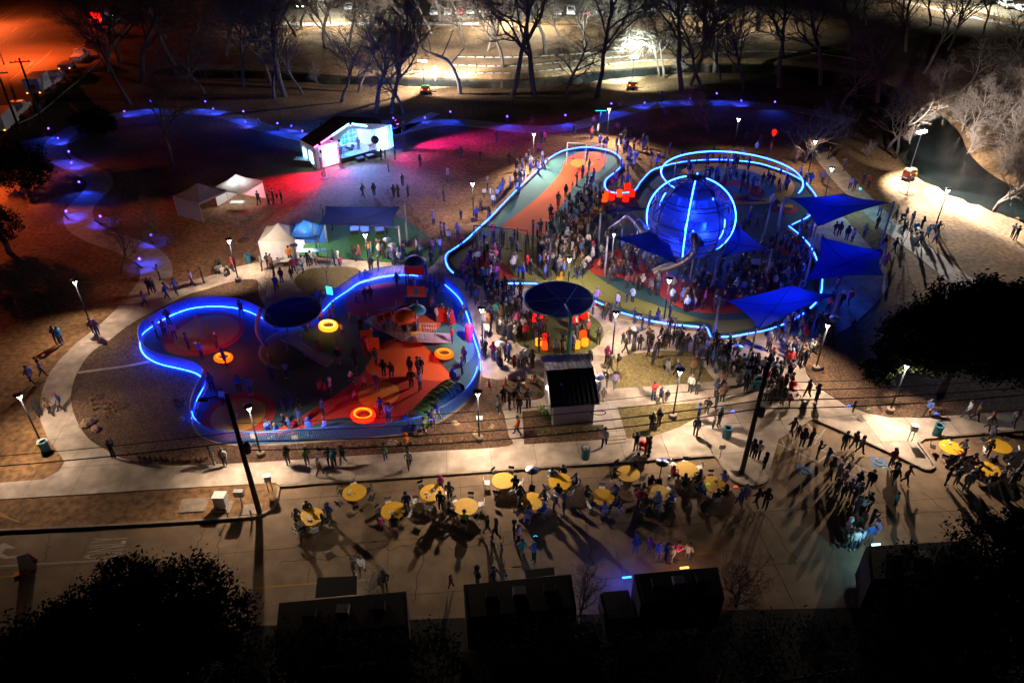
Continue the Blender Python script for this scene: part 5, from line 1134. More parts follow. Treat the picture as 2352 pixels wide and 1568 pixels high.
for u, v in ((525, 1190), (580, 1192)): t = thing('marker_post', 'short grey marker post near the road kerb, ' + ('left of' if u < 550 else 'beside') + ' the meter box', 'post', G(u, v)); MB().tube([(0, 0, 0), (0, 0, .9)], .05, 6).build('post', M['metal_g'], t)
for u, v, w in ((445, 1160, 1.7), (577, 1170, 1.3), (1590, 880, .3)): structure(MB().box((0, 0, .03), (w, w * .7, .05), ang).build('concrete_pad', M['kerb'], None, False, G(u, v)))
cn = MB(); cn.box((0, 0, .02), (.36, .36, .04), m=1); cn.lathe([(.14, .04), (.1, .3), (.09, .33), (.07, .5), (.03, .72), (0, .72)], 12)
for u, v, lab in [(1124, 886, 'traffic cone leftmost in the mulch by the fence'), (1162, 880, 'traffic cone second from the fence'), (1192, 879, 'traffic cone left of the small paper sign'), (1221, 878, 'traffic cone nearest the small building')]:
    t = thing('traffic_cone', 'orange ' + lab, 'traffic cone', G(u, v, .06), 0, 'traffic cones'); inst('cone', cn.mesh('cone', [M['cone'], M['metal_k']]), t); MB().lathe([(.105, .32), (.082, .5)], 12).build('white_band', M['white'], t)
t = thing('small_paper_sign', 'small pale paper sign lying by the traffic cones', 'sign', G(1202, 879, .07)); MB().box((0, 0, .02), (.25, .2, .02)).build('sheet', M['paper'], t)
for u, v, lab, m in [(1102, 985, 'small white notice on the lamp post in the mulch', 'white'), (683, 1030, 'white rules sign on the front fence', 'white'), (590, 1028, 'white and red notice at the front fence', 'white'), (1716, 1050, 'slim sign post by the lamp-arm pole', 'metal_g'), (1653, 1052, 'tall thin sign frame at the plaza kerb', 'metal_g')]:
    t = thing('sign_post', lab, 'sign', G(u, v, .05)); MB().tube([(0, 0, 0), (0, 0, 1.3)], .025, 4).build('post', M['metal_g'], t); MB().box((0, -.04, 1.1), (.45, .02, .35)).build('sign_panel', M[m], t)
t = thing('blue_sign', 'small blue sign leaning at the lamp in the right mulch', 'sign', G(1884, 856, .06), .5); MB().box((0, 0, .35), (.55, .04, .35)).build('sign_panel', M['paint_b'], t); MB().tube([(0, .03, 0), (0, .03, .4)], .02, 4).build('post', M['metal_g'], t)
# boulders, clumps
def boulder(u, v, s, lab):
    r_ = random.Random(int(u)); b = MB(); n = 9; pts = []
    prof = [(0, -.1), (.8, 0), (1, .35), (.75, .75), (.3, .95), (0, .98)]
    b.lathe(prof, n); b.v = [(x * s * (1 + r_.uniform(-.18, .18)), y * s * .75 * (1 + r_.uniform(-.18, .18)), z * s * (1 + r_.uniform(-.15, .15))) for x, y, z in b.v]; tag(b.build('boulder', M['rock'], None, False, G(u, v, .05), r_.uniform(0, 3)), lab, 'boulder', 'boulders in the mulch')
for a_ in [(201, 976, .55, 'large tan boulder beside the left walk'), (221, 988, .42, 'smaller tan boulder right of the large one'), (965, 998, .5, 'boulder against the front fence'), (1130, 985, .35, 'boulder left of the lamp in the mulch'), (417, 965, .3, 'reddish rock in the wide mulch bed'), (1045, 975, .35, 'grey rock behind the strolling couple at the fence'), (900, 1022, .45, 'low rock behind the striped jacket'), (1090, 1000, .3, 'small rock at the foot of the mulch lamp')]: boulder(*a_)
def clump_mesh(seed, n, h, s):
    r_ = random.Random(seed); b = MB()
    for k in range(n):
        a = r_.uniform(0, 6.28); d = Vector((math.cos(a), math.sin(a), 0)); l = h * r_.uniform(.6, 1.1); o = d * r_.uniform(0, .06); w = Vector((-d.y, d.x, 0)) * .012; m_ = o + d * s * .45 * r_.random() + Vector((0, 0, l * .6)); e = o + d * s * r_.uniform(.5, 1) + Vector((0, 0, l * r_.uniform(.6, 1)))
        b.add([tuple(o - w), tuple(o + w), tuple(m_ + w), tuple(m_ - w), tuple(e)], [(0, 1, 2, 3), (3, 2, 4)])
    return b
CM = [clump_mesh(k, 60, .5, .28).mesh('clump', M['sgrass']) for k in range(3)]; CG = clump_mesh(9, 40, .35, .35).mesh('clump', M['sgreen'])
def clump(u, v, lab, me, s=1.0): tag(inst('grass_clump', me, None, G(u, v, .05), rng.uniform(0, 6), s), lab, 'plant', 'ornamental grass clumps')
for k in range(13): clump(320 + k * 13, 1052 + k * .9 + (k % 2) * 3 - (k > 8) * (k - 8) * 2, 'dry grass clump in the row along the lower walk', CM[k % 3])
for k, (x, y) in enumerate([(840, 520), (850, 570), (860, 610), (900, 480), (910, 510), (940, 560), (955, 600), (970, 640), (985, 675), (1010, 555), (1040, 590), (1055, 620), (1120, 565), (1130, 590)]): clump(x * .2519, 790 + y * .2519, 'tawny grass clump in drifts left of the pale sapling', CM[k % 3], .9)
for k in range(16): clump(705 + k * 24, 1032 - k * 1.2 + (k % 3) * 2, 'dry grass clump in the strip below the front fence', CM[k % 3], 1.0)
for x, y in [(245, 460), (230, 375), (205, 305), (300, 815), (420, 830), (550, 800), (670, 795), (780, 795)]: clump(1176 + x * .2519, 790 + y * .2519, 'green strappy plant in the bed round the small building', CG, 1.2)
for k in range(12): clump(400 + rng.uniform(0, 60), 910 + rng.uniform(0, 60), 'straggly plant in the mulch near the curved fence', CM[k % 3], .7)
for k in range(4): clump(1242 + k * 9, 945 + k * 7, 'bright green leafy shrub at the corner of the small building', CG, 1.8)
b = MB(); r_ = random.Random(4)                         # bark chips
for k in range(9000):
    u, v = r_.uniform(170, 470), r_.uniform(780, 1060)
    if k % 3 == 0: u, v = r_.uniform(1850, 2250), r_.uniform(800, 955)
    p = G(u, v, .064); s = r_.uniform(.02, .06); a = r_.uniform(0, 3.1); d = Vector((math.cos(a), math.sin(a), 0)) * s; w = Vector((-d.y, d.x, 0)) * .4
    if k % 3: 
        if not inpoly(p.x, p.y, BEDP) or inpoly(p.x, p.y, FPL): continue
    elif not inpoly(p.x, p.y, BEDR): continue
    b.add([tuple(p - d), tuple(p + w), tuple(p + d + Vector((0, 0, .02))), tuple(p - w)], [(0, 1, 2, 3)])
CH = mat('bark_chip', (.3, .19, .11), .95, 4, .6); stuff(b.build('bark_chips', CH))
# ------------------------------------------------------------------ turf furniture under the navy sail
for k, (u, v) in enumerate([(815, 530), (838, 532), (872, 531), (905, 590)]):
    t = thing('turf_slide', ['first', 'second', 'third', 'rightmost'][k] + ' dark blue turf slide under the navy sail', 'slide', G(u, v, .058), .2); MB().box((0, 0, .5), (.9, 2.0, .06)).build('bed', M['metal_b'], t)
    for s in (-.45, .45): MB().box((s, 0, .6), (.06, 2.0, .25)).build('side', M['metal_b'], t)
    for s in (-.8, .8): MB().box((0, s, .24), (.8, .06, .46)).build('leg', M['metal_k'], t)
for u, v, w, lab in [(700, 590, 1.8, 'folding table with white top under the blue tent'), (735, 590, 1.4, 'folding table with blue cloth right of the blue tent'), (655, 612, 1.6, 'dark table with a pale top before the cream tent'), (548, 478, 1.6, 'white table inside the lit tent')]:
    t = thing('folding_table', lab, 'table', G(u, v, .06), .05); MB().box((0, 0, .74), (w, .7, .05)).build('table_top', M['white'] if 'white' in lab or 'pale' in lab else M['metal_b'], t)
    for x in (-w * .45, w * .45):
        for y in (-.3, .3): MB().tube([(x, y, 0), (x, y, .72)], .02, 4).build('leg', M['metal_g'], t)
# bicycles and strollers
def bicycle(u, v, rz, lab):
    t = thing('bicycle', lab, 'bicycle', G(u, v, .045), rz, 'bicycles')
    for x in (-.52, .52):
        w = MB().tube([(x + .33 * math.cos(R(a)), 0, .34 + .33 * math.sin(R(a))) for a in range(0, 360, 20)], .02, 4, closed=True).build('wheel', M['tyre'], t)
        s_ = MB()
        for a in range(0, 180, 30): s_.tube([(x + .32 * math.cos(R(a)), 0, .34 + .32 * math.sin(R(a))), (x - .32 * math.cos(R(a)), 0, .34 - .32 * math.sin(R(a)))], .004, 3)
        s_.build('spokes', M['metal_g'], w)
    f = MB()
    for pts in ([(-.52, 0, .34), (-.15, 0, .82), (.38, 0, .85), (.52, 0, .34)], [(-.52, 0, .34), (-.05, 0, .33), (.4, 0, .78)], [(-.05, 0, .33), (-.18, 0, .9)]): f.tube([Vector(p) for p in pts], .022, 5)
    f.build('frame', M['metal_b'], t); MB().box((-.2, 0, .93), (.24, .13, .06), taper=.7).build('saddle', M['tyre'], t); MB().tube([(.36, -.27, .98), (.38, 0, 1.0), (.36, .27, .98)], .016, 4).build('handlebar', M['metal_k'], t)
for a_ in [(1376, 906, R(75), 'bicycle leaning beside the small building'), (2150, 528, R(5), 'bicycle carried on the bank beside the unlit lamp'), (2060, 505, R(40), 'bicycle by the parked strollers on the east path'), (1815, 925, R(20), 'bicycle among the people at the hatched bay'), (645, 1060 - 450, R(30), 'bicycle beside the cream tent crowd'), (1205, 832, R(-30), 'bicycle on the plaza below the round canopy')]: bicycle(*a_)
def stroller(u, v, rz, lab, col):
    t = thing('stroller', lab, 'stroller', G(u, v, .045), rz, 'strollers')
    for x, y in ((-.25, -.3), (.25, -.3), (-.28, .35), (.28, .35)): MB().lathe([(.03, -.03), (.12, -.03), (.12, .03), (.03, .03)], 10, M=Matrix.Translation((x, y, .12)) @ Matrix.Rotation(R(90), 4, 'Y')).build('wheel', M['tyre'], t)
    MB().box((0, .05, .5), (.45, .5, .12)).build('seat', col, t); MB().box((0, .32, .75), (.45, .1, .5)).build('backrest', col, t); MB().lathe([(.0, .28), (.2, .22), (.3, 0)], 10, (0, .2, .85)).build('hood', col, t, True)
    f = MB()
    for s in (-.25, .25): f.tube([(s, -.3, .12), (s, .1, .55), (s, .62, 1.05)], .016, 4); f.tube([(s, .35, .12), (s, 0, .5)], .016, 4)
    f.tube([(-.25, .62, 1.05), (.25, .62, 1.05)], .018, 4); f.build('frame', M['metal_k'], t)
for a_ in [(505, 622, .4, 'pram beside the family on the grass', M['dark']), (1193, 745, -.3, 'pink stroller on the plaza edge of the turf', M['magenta']), (2075, 512, .8, 'dark stroller at the east path', M['dark']), (2105, 535, .5, 'loaded wagon stroller on the east path', M['metal_t']), (1480, 1042, 1.2, 'red stroller pushed along the pavement', M['redp']), (1820, 905, .2, 'red wagon stroller in the plaza crowd', M['redp']), (1160, 800, .9, 'dark stroller on the plaza by the light strip', M['dark']), (690, 625, .1, 'pale stroller passing the oval bed', M['whitefab'])]: stroller(*a_)
# ------------------------------------------------------------------ vehicles
PAINT = {k: mat(k + '_car_paint', c, .25, 3, .05) for k, c in dict(white=(.7, .7, .7), black=(.02, .02, .022), grey=(.18, .18, .19), red=(.3, .02, .02), blue=(.03, .06, .15), silver=(.45, .46, .48)).items()}
def car_meshes(kind):
    L_, Wd, H = {'suv': (4.8, 1.95, 1.8), 'sedan': (4.6, 1.85, 1.45), 'pickup': (5.8, 2.0, 1.9)}[kind]; hw = Wd / 2
    if kind == 'pickup': prof = [(-2.9, .45), (-2.9, 1.1), (-.5, 1.12), (-.3, 1.12), (.0, 1.85), (1.1, 1.85), (1.7, 1.15), (2.75, 1.0), (2.9, .75), (2.9, .45)]
    elif kind == 'suv': prof = [(-2.4, .42), (-2.42, 1.0), (-2.2, 1.7), (-1.9, 1.78), (.5, 1.78), (1.2, 1.1), (2.2, .98), (2.4, .75), (2.4, .42)]
    else: prof = [(-2.3, .4), (-2.3, .85), (-1.9, .95), (-1.1, 1.42), (.4, 1.42), (1.1, .95), (2.1, .82), (2.3, .6), (2.3, .4)]
    b = MB(); n = len(prof); vs = []
    for s in (-1, 1):
        for x, z in prof: k = .82 if z > 1.2 else 1.0; vs.append((x, s * hw * k, z))
    b.add(vs, [tuple(range(n - 1, -1, -1)), tuple(range(n, 2 * n))] + [(i, (i + 1) % n, n + (i + 1) % n, n + i) for i in range(n)])
    top = max(z for x, z in prof); tx = [x for x, z in prof if z > top - .12]; x0, x1 = min(tx), max(tx); zb = 1.12 if kind != 'sedan' else .97; gl = MB()
    for s in (-1, 1): gl.add([(x0 + .05, s * (hw * .84 + .01), top - .12), (x1, s * (hw * .84 + .01), top - .12), (x1 + .45, s * (hw * .97), zb), (x0 - .1, s * (hw * .97), zb)], [(0, 1, 2, 3) if s < 0 else (3, 2, 1, 0)])
    i1 = max(i for i, (x, z) in enumerate(prof) if z > top - .12); a, c = prof[i1], prof[i1 + 1]; e = .012
    ws = MB(); ws.add([(a[0] + .08 + e, -hw * .76, a[1] - .06 + e), (a[0] + .08 + e, hw * .76, a[1] - .06 + e), (c[0] - .04 + e, hw * .88, c[1] + .06 + e), (c[0] - .04 + e, -hw * .88, c[1] + .06 + e)], [(0, 3, 2, 1)])
    wh = MB().lathe([(.1, -.11), (.34, -.11), (.34, .11), (.1, .11)], 14, M=Matrix.Rotation(R(90), 4, 'X')); hl = MB().box((0, 0, 0), (.08, .32, .14)); tl_ = MB().box((0, 0, 0), (.06, .22, .3))
    return dict(body=b, gl=gl, ws=ws, wh=wh.mesh('wheel', M['tyre'], True), hl=hl.mesh('headlight', M['white']), hx=max(x for x, z in prof), lx=min(x for x, z in prof), hw=hw, tl=tl_.mesh('taillight', M['redp']), glm=gl.mesh('side_window', M['glass']), wsm=ws.mesh('windscreen', M['glass']), cache={})
CARS = {k: car_meshes(k) for k in ('suv', 'sedan', 'pickup')}
def car(u, v, kind, col, rz, lab, lit=False, group=None, hot=False, name='parked_car', cat='car'):
    d = CARS[kind]; t = thing(name, lab, cat, G(u, v, .02), rz, group)
    if col not in d['cache']: d['cache'][col] = d['body'].mesh('car_body', PAINT[col])
    inst('body', d['cache'][col], t); inst('side_windows', d['glm'], t); inst('windscreen', d['wsm'], t)
    for x in (d['hx'] - .9, d['lx'] + .95):
        for y in (-1, 1): inst('wheel', d['wh'], t, (x, y * (d['hw'] - .1), .34))
    for y in (-1, 1):
        h = inst('headlight', d['hl'], t, (d['hx'] + .0, y * d['hw'] * .72, .72)); k = inst('taillight', d['tl'], t, (d['lx'] - .01, y * d['hw'] * .85, .85))
        if lit: h.data = d['hl'].copy(); h.data.materials[0] = M['headlight']
        if hot: k.data = d['tl'].copy(); k.data.materials[0] = M['red_led']
    return t
CL = [(650, 12, 'sedan', 'grey'), (697, 18, 'suv', 'black'), (735, 14, 'sedan', 'grey'), (770, 16, 'suv', 'black'), (803, 22, 'sedan', 'silver'), (836, 28, 'suv', 'black'), (868, 31, 'sedan', 'black'), (903, 30, 'suv', 'black'), (925, 29, 'suv', 'grey'), (947, 28, 'sedan', 'blue'), (1000, 34, 'suv', 'white'), (1029, 34, 'sedan', 'silver'), (1056, 33, 'sedan', 'red'), (1080, 32, 'sedan', 'silver'), (1110, 30, 'suv', 'grey'), (1212, 34, 'sedan', 'black'),
      (1280, 35, 'sedan', 'grey'), (1311, 33, 'suv', 'white'), (1346, 33, 'sedan', 'red'), (1376, 31, 'suv', 'black'), (1405, 30, 'sedan', 'grey'), (1436, 30, 'sedan', 'silver'), (1466, 28, 'suv', 'silver'), (1494, 27, 'suv', 'white'), (1545, 24, 'suv', 'black'), (1575, 25, 'sedan', 'grey'), (1600, 23, 'suv', 'black'), (720, -6, 'suv', 'black'), (900, -2, 'suv', 'grey'), (1060, 2, 'sedan', 'grey'), (1190, 3, 'suv', 'silver'), (1250, 2, 'suv', 'black'), (1340, 2, 'sedan', 'grey'), (1420, 0, 'suv', 'black'), (1700, 8, 'suv', 'grey'), (1760, 6, 'sedan', 'black'), (1830, 4, 'suv', 'black'), (2310, 18, 'suv', 'silver'), (2345, 26, 'sedan', 'white'), (2270, 8, 'suv', 'black')]
for i, (u, v, k, c) in enumerate(CL): car(u, v, k, c, R(-90 + rng.uniform(-6, 6)), f'{c} {"SUV" if k == "suv" else "saloon car"} parked ' + ('in the back row of the far car park' if v < 10 else 'in the front row of the far car park' if u < 1650 else 'at the far right of the car park'), lit=(i in (1, 24)), group='cars in the far car park')
ds = G(222, 148) - G(145, 214); sa = math.atan2(ds.y, ds.x)
car(128, 190, 'pickup', 'white', sa, 'white pickup truck towing a box trailer along the street', group='street vehicles', name='pickup_truck', cat='truck'); car(45, 262, 'pickup', 'white', sa, 'white pickup truck at the left edge towing a pale trailer', group='street vehicles', name='pickup_truck', cat='truck'); car(186, 137, 'pickup', 'white', sa, 'white pickup truck ahead of the open trailer', group='street vehicles', name='pickup_truck', cat='truck')
def trailer(u, v, L_, Wd, H, m, lab, rz, panel=True):
    t = thing('trailer', lab, 'trailer', G(u, v, .02), rz); MB().box((0, 0, .55 + H / 2), (L_, Wd, H)).build('body', m, t); MB().box((0, 0, .5), (L_ + .1, Wd * .9, .12)).build('chassis', M['metal_k'], t); MB().tube([(L_ / 2, 0, .5), (L_ / 2 + 1.2, 0, .5)], .05, 5).build('drawbar', M['metal_k'], t)
    for x in (-.5, .5):
        for y in (-1, 1): MB().lathe([(.1, -.1), (.34, -.1), (.34, .1), (.1, .1)], 12, M=Matrix.Translation((x, y * Wd * .5, .36)) @ Matrix.Rotation(R(90), 4, 'X')).build('wheel', M['tyre'], t)
    if panel: MB().box((-L_ / 2 - .02, 0, .55 + H * .45), (.03, Wd * .5, H * .3)).build('red_sign', M['redp'], t)
    for y in (-1, 1): MB().box((-L_ / 2 - .03, y * Wd * .42, .65), (.04, .15, .12)).build('taillight', M['amber'], t)
trailer(93, 213, 5.0, 2.3, 2.3, M['white'], 'enclosed box trailer with red rear sign behind the pickup', sa); trailer(14, 297, 5.0, 2.3, 2.2, M['white'], 'pale box trailer with tree shadows at the left edge', sa, False); trailer(158, 160, 3.6, 2.1, .7, M['wall'], 'low open trailer with red sign on its tailgate', sa)
t = thing('fire_truck', 'red fire truck with lit rear lamps at the top of the street', 'fire truck', G(231, 52, .02), sa + .1); MB().box((0, 0, 1.7), (7.5, 2.5, 2.4)).build('body', M['redp'], t); MB().box((4.4, 0, 1.5), (1.4, 2.5, 2.0)).build('cab', M['redp'], t); MB().box((0, 0, 2.98), (6, .8, .15)).build('ladder', M['metal_g'], t)
for y in (-1, 1): MB().box((-3.8, y * .95, 1.2), (.08, .3, .4)).build('taillight', M['red_led'], t); MB().box((-3.8, y * .95, 2.75), (.08, .35, .2)).build('warning_lamp', M['red_led'], t)
for x in (-2.4, 3.6):
    for y in (-1, 1): MB().lathe([(.1, -.15), (.5, -.15), (.5, .15), (.1, .15)], 14, M=Matrix.Translation((x, y * 1.15, .5)) @ Matrix.Rotation(R(90), 4, 'X')).build('wheel', M['tyre'], t)
lamp('fire_truck_light', 'POINT', (-4.6, 0, 1.6), 900, (1, .03, .01), t)
car(272, 38, 'suv', 'black', sa + math.pi, 'oncoming car with white headlamps beside the fire truck', lit=True, group='street vehicles'); hp = G(268, 40); car(250, 80, 'sedan', 'silver', sa, 'silver car parked behind the roadside tree', group='street vehicles'); car(215, 108, 'sedan', 'black', sa, 'dark car parked ahead of the pickups', group='street vehicles')
for u, v, lab in [(100, 250, 'metal crowd barrier by the box trailer'), (75, 285, 'metal crowd barrier left of the cross-armed pole'), (196, 172, 'metal crowd barrier near the open trailer')]:
    t = thing('crowd_barrier', lab, 'barrier', G(u, v), sa); f = MB(); f.tube([(-1.1, 0, .15), (-1.1, 0, 1.05), (1.1, 0, 1.05), (1.1, 0, .15), (-1.1, 0, .15)], .022, 4); f.build('frame', M['metal_g'], t)
    for k in range(9): MB().tube([(-.9 + k * .22, 0, .15), (-.9 + k * .22, 0, 1.05)], .01, 3).build('bar', M['metal_g'], t)
# food trucks along the near kerb
def food_truck(c4, h, lab, awn=None, cab=False, lights=()):
    P = [G(u, v, h) for u, v in c4]; o = (P[0] + P[1] + P[2] + P[3]) / 4; t = thing('food_truck', lab, 'food truck', (o.x, o.y, 0)); b = MB(); L_ = [(p.x - o.x, p.y - o.y) for p in P]
    b.prism(L_, .55, h); b.build('body', M['truck'], t); ins = [(x * .93, y * .9) for x, y in L_]; MB().prism(ins, h, h + .07).build('roof_skin', M['truck'], t)
    for k, f in enumerate((.25, .5, .78)):
        a = Vector(L_[0]).lerp(Vector(L_[1]), f).lerp(Vector(L_[3]).lerp(Vector(L_[2]), f), .4); MB().box((a.x, a.y, h + .16), (.7, .6, .2), .05, taper=.85).build('roof_vent', M['pole'] if k == 1 else M['truck'], t)
    fx = Vector(L_[1]) - Vector(L_[0]); an = math.atan2(fx.y, fx.x)
    for f in (.15, .85):
        for s in (0, 1):
            a = Vector(L_[0 if not s else 3]).lerp(Vector(L_[1 if not s else 2]), f); MB().lathe([(.1, -.12), (.4, -.12), (.4, .12), (.1, .12)], 14, M=Matrix.Translation((a.x, a.y * .96, .4)) @ Matrix.Rotation(an, 4, 'Z') @ Matrix.Rotation(R(90), 4, 'X')).build('wheel', M['tyre'], t)
    if awn:
        q = [G(u, v, 2.5) - Vector((o.x, o.y, 0)) for u, v in awn]; b = MB(); b.add([tuple(p) for p in q] + [tuple(p + Vector((0, 0, .05))) for p in q], [(3, 2, 1, 0), (4, 5, 6, 7), (0, 1, 5, 4), (1, 2, 6, 5), (2, 3, 7, 6), (3, 0, 4, 7)]); b.build('serving_awning', M['truck'], t)
    m_ = Vector(L_[0]).lerp(Vector(L_[1]), .5); MB().box((m_.x, m_.y + .02, 1.65), (2.4, .06, .9), an).build('serving_hatch', M['glass'], t)
    if cab: a = Vector(L_[0]).lerp(Vector(L_[3]), .5); d = -fx.normalized(); MB().box((a.x + d.x * .9, a.y + d.y * .9, 1.1), (1.7, 2.0, 1.5), an, taper=.85).build('cab', M['truck'], t); MB().box((a.x + d.x * 1.72, a.y + d.y * 1.72, 1.45), (.1, 1.7, .6), an).build('windscreen', M['glass'], t)
    for (u, v, z, e, col, m) in lights:
        q = G(u, v, z) - Vector((o.x, o.y, 0)); MB().box(tuple(q), (.5, .06, .08), an).build('hatch_lamp', m, t); lamp('truck_light', 'POINT', q + Vector((0, .25, -.05)), e, col, t, rad=.15)
food_truck([(641, 1384), (933, 1357), (938, 1440), (632, 1470)], 3.1, 'dark food truck with raised awning at the lower left', [(729, 1327), (820, 1323), (820, 1364), (724, 1373)], False, [(800, 1355, 2.3, 70, (1, .9, .75), M['panel_w'])])
food_truck([(1064, 1342), (1312, 1318), (1324, 1398), (1072, 1424)], 3.1, 'dark food truck with roof hatches in the lower middle', [(1206, 1310), (1272, 1303), (1274, 1320), (1208, 1327)], False, [(1235, 1318, 2.2, 30, (.3, .6, 1), M['panel_c'])])
food_truck([(1456, 1318), (1648, 1301), (1664, 1372), (1472, 1388)], 3.0, 'dark food truck with a cab at its left in the lower middle', None, True, [(1440, 1325, 1.2, 150, (.03, .07, 1), M['led_soft']), (1572, 1303, 1.3, 60, (1, .5, .2), M['amber'])])
food_truck([(1990, 1254), (2230, 1240), (2244, 1320), (2000, 1336)], 3.0, 'dark food truck half hidden under the lower right evergreen', None, False, [(2012, 1250, 2.0, 110, (.35, .8, 1), M['panel_c'])])

t = thing('banner_sign', 'white and orange folded banner sign on the road at the left', 'sign', G(66, 1300, .012), .4)
for s_ in (-1, 1):
    b = MB(); b.add([(-.45, s_ * .35, 0), (.45, s_ * .35, 0), (.3, 0, 1.05), (-.3, 0, 1.05)], [(0, 1, 2, 3)]); b.build('board', M['white'] if s_ < 0 else M['orange'], t)
MB().box((0, -.1, 1.0), (.5, .05, .3)).build('topper', M['white'], t); MB().box((-.35, -.45, .06), (.7, .35, .1)).build('base', M['orange'], t)
# ------------------------------------------------------------------ trees
def bare_tree(seed, h, tr, first=.3, spread=.9, lv=5, kids=(8, 6, 5, 4, 3), lean=(0, 0), twig=1.0, droop=0.0):
    r_ = random.Random(seed); T = MB(); C = MB()
    def branch(p, d, l, r, k, nseg):
        pts = [p.copy()]; rs = [r]; dd = d.normalized(); seg = l / nseg
        for i in range(nseg):
            w = .16 + .09 * k
            dd = (dd + Vector((r_.gauss(0, w), r_.gauss(0, w), r_.gauss(0, w * .7) + (.10 if k else .06) - droop * k * .1))).normalized()
            pts.append(pts[-1] + dd * seg); rs.append(max(r * (1 - .62 * (i + 1) / nseg), .007 * twig))
        (T if k < 2 else C).tube(pts, rs, [8, 6, 4, 3, 3, 3][k], cap=k < 2)
        if k >= lv: return
        n = kids[k]
        for j in range(n):
            f = first + (1 - first) * (j + r_.random() * .8) / n if k == 0 else .22 + .78 * (j + r_.random()) / n
            f = min(f, .99); x = f * nseg; i = int(x); q = pts[i].lerp(pts[min(i + 1, nseg)], x - i); rad = rs[i] * (.62 if k == 0 else .6)
            ax = (pts[min(i + 1, nseg)] - pts[i]).normalized(); a = r_.uniform(0, 6.283) if k else j * 2.4 + r_.random()
            e = Vector((math.cos(a), math.sin(a), 0)); e = (e - ax * e.dot(ax)).normalized()
            ang_ = spread * r_.uniform(.6, 1.15) * (1.0 if f < .9 else .5)
            nd = ax * math.cos(ang_) + e * math.sin(ang_)
            ll = l * ((.62 - .25 * (f - first)) if k == 0 else r_.uniform(.45, .68))
            branch(q, nd, ll, rad, k + 1, [5, 5, 4, 3, 2, 2][k + 1])
    branch(Vector((0, 0, -.1)), Vector((lean[0], lean[1], 1)), h * .72, tr, 0, 7)
    return T, C
TREES = {}
def tdef(k, *a, bark='bark', **kw):
    T, C = bare_tree(*a, **kw); TREES[k] = (T.mesh('trunk_' + k, M[bark], True), C.mesh('twigs_' + k, M['bark' if k == 'p' else bark]))
tdef('a', 3, 17, .38, first=.35); tdef('b', 8, 15, .30, first=.4, spread=.75); tdef('c', 21, 18, .34, first=.45, spread=.8, lean=(.12, 0)); tdef('d', 34, 14, .26, first=.3, lean=(-.2, .05))
tdef('e', 55, 12, .22, first=.25, spread=1.05, droop=.6)
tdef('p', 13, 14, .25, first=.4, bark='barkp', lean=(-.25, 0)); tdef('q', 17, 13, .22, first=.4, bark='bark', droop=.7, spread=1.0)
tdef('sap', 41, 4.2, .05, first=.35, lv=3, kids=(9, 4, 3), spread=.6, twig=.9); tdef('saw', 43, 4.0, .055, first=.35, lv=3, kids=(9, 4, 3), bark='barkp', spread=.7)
tdef('bush', 61, 5.0, .10, first=.05, lv=4, kids=(14, 5, 4, 3), spread=.75); tdef('brush', 67, 4.5, .08, first=.05, lv=4, kids=(14, 6, 4, 3), spread=.95, bark='barkp')
tdef('fan', 71, 10, .2, first=.08, lv=5, kids=(12, 5, 4, 3, 3), spread=.7)
def tree(k, u, v, label, s=1.0, rz=None, cat='tree', group='bare winter trees', name='bare_tree'):
    t = thing(name, label, cat, G(u, v), rng.uniform(0, 6.28) if rz is None else rz, group); t.scale = (s, s, s)
    inst('trunk', TREES[k][0], t); inst('crown', TREES[k][1], t); return t
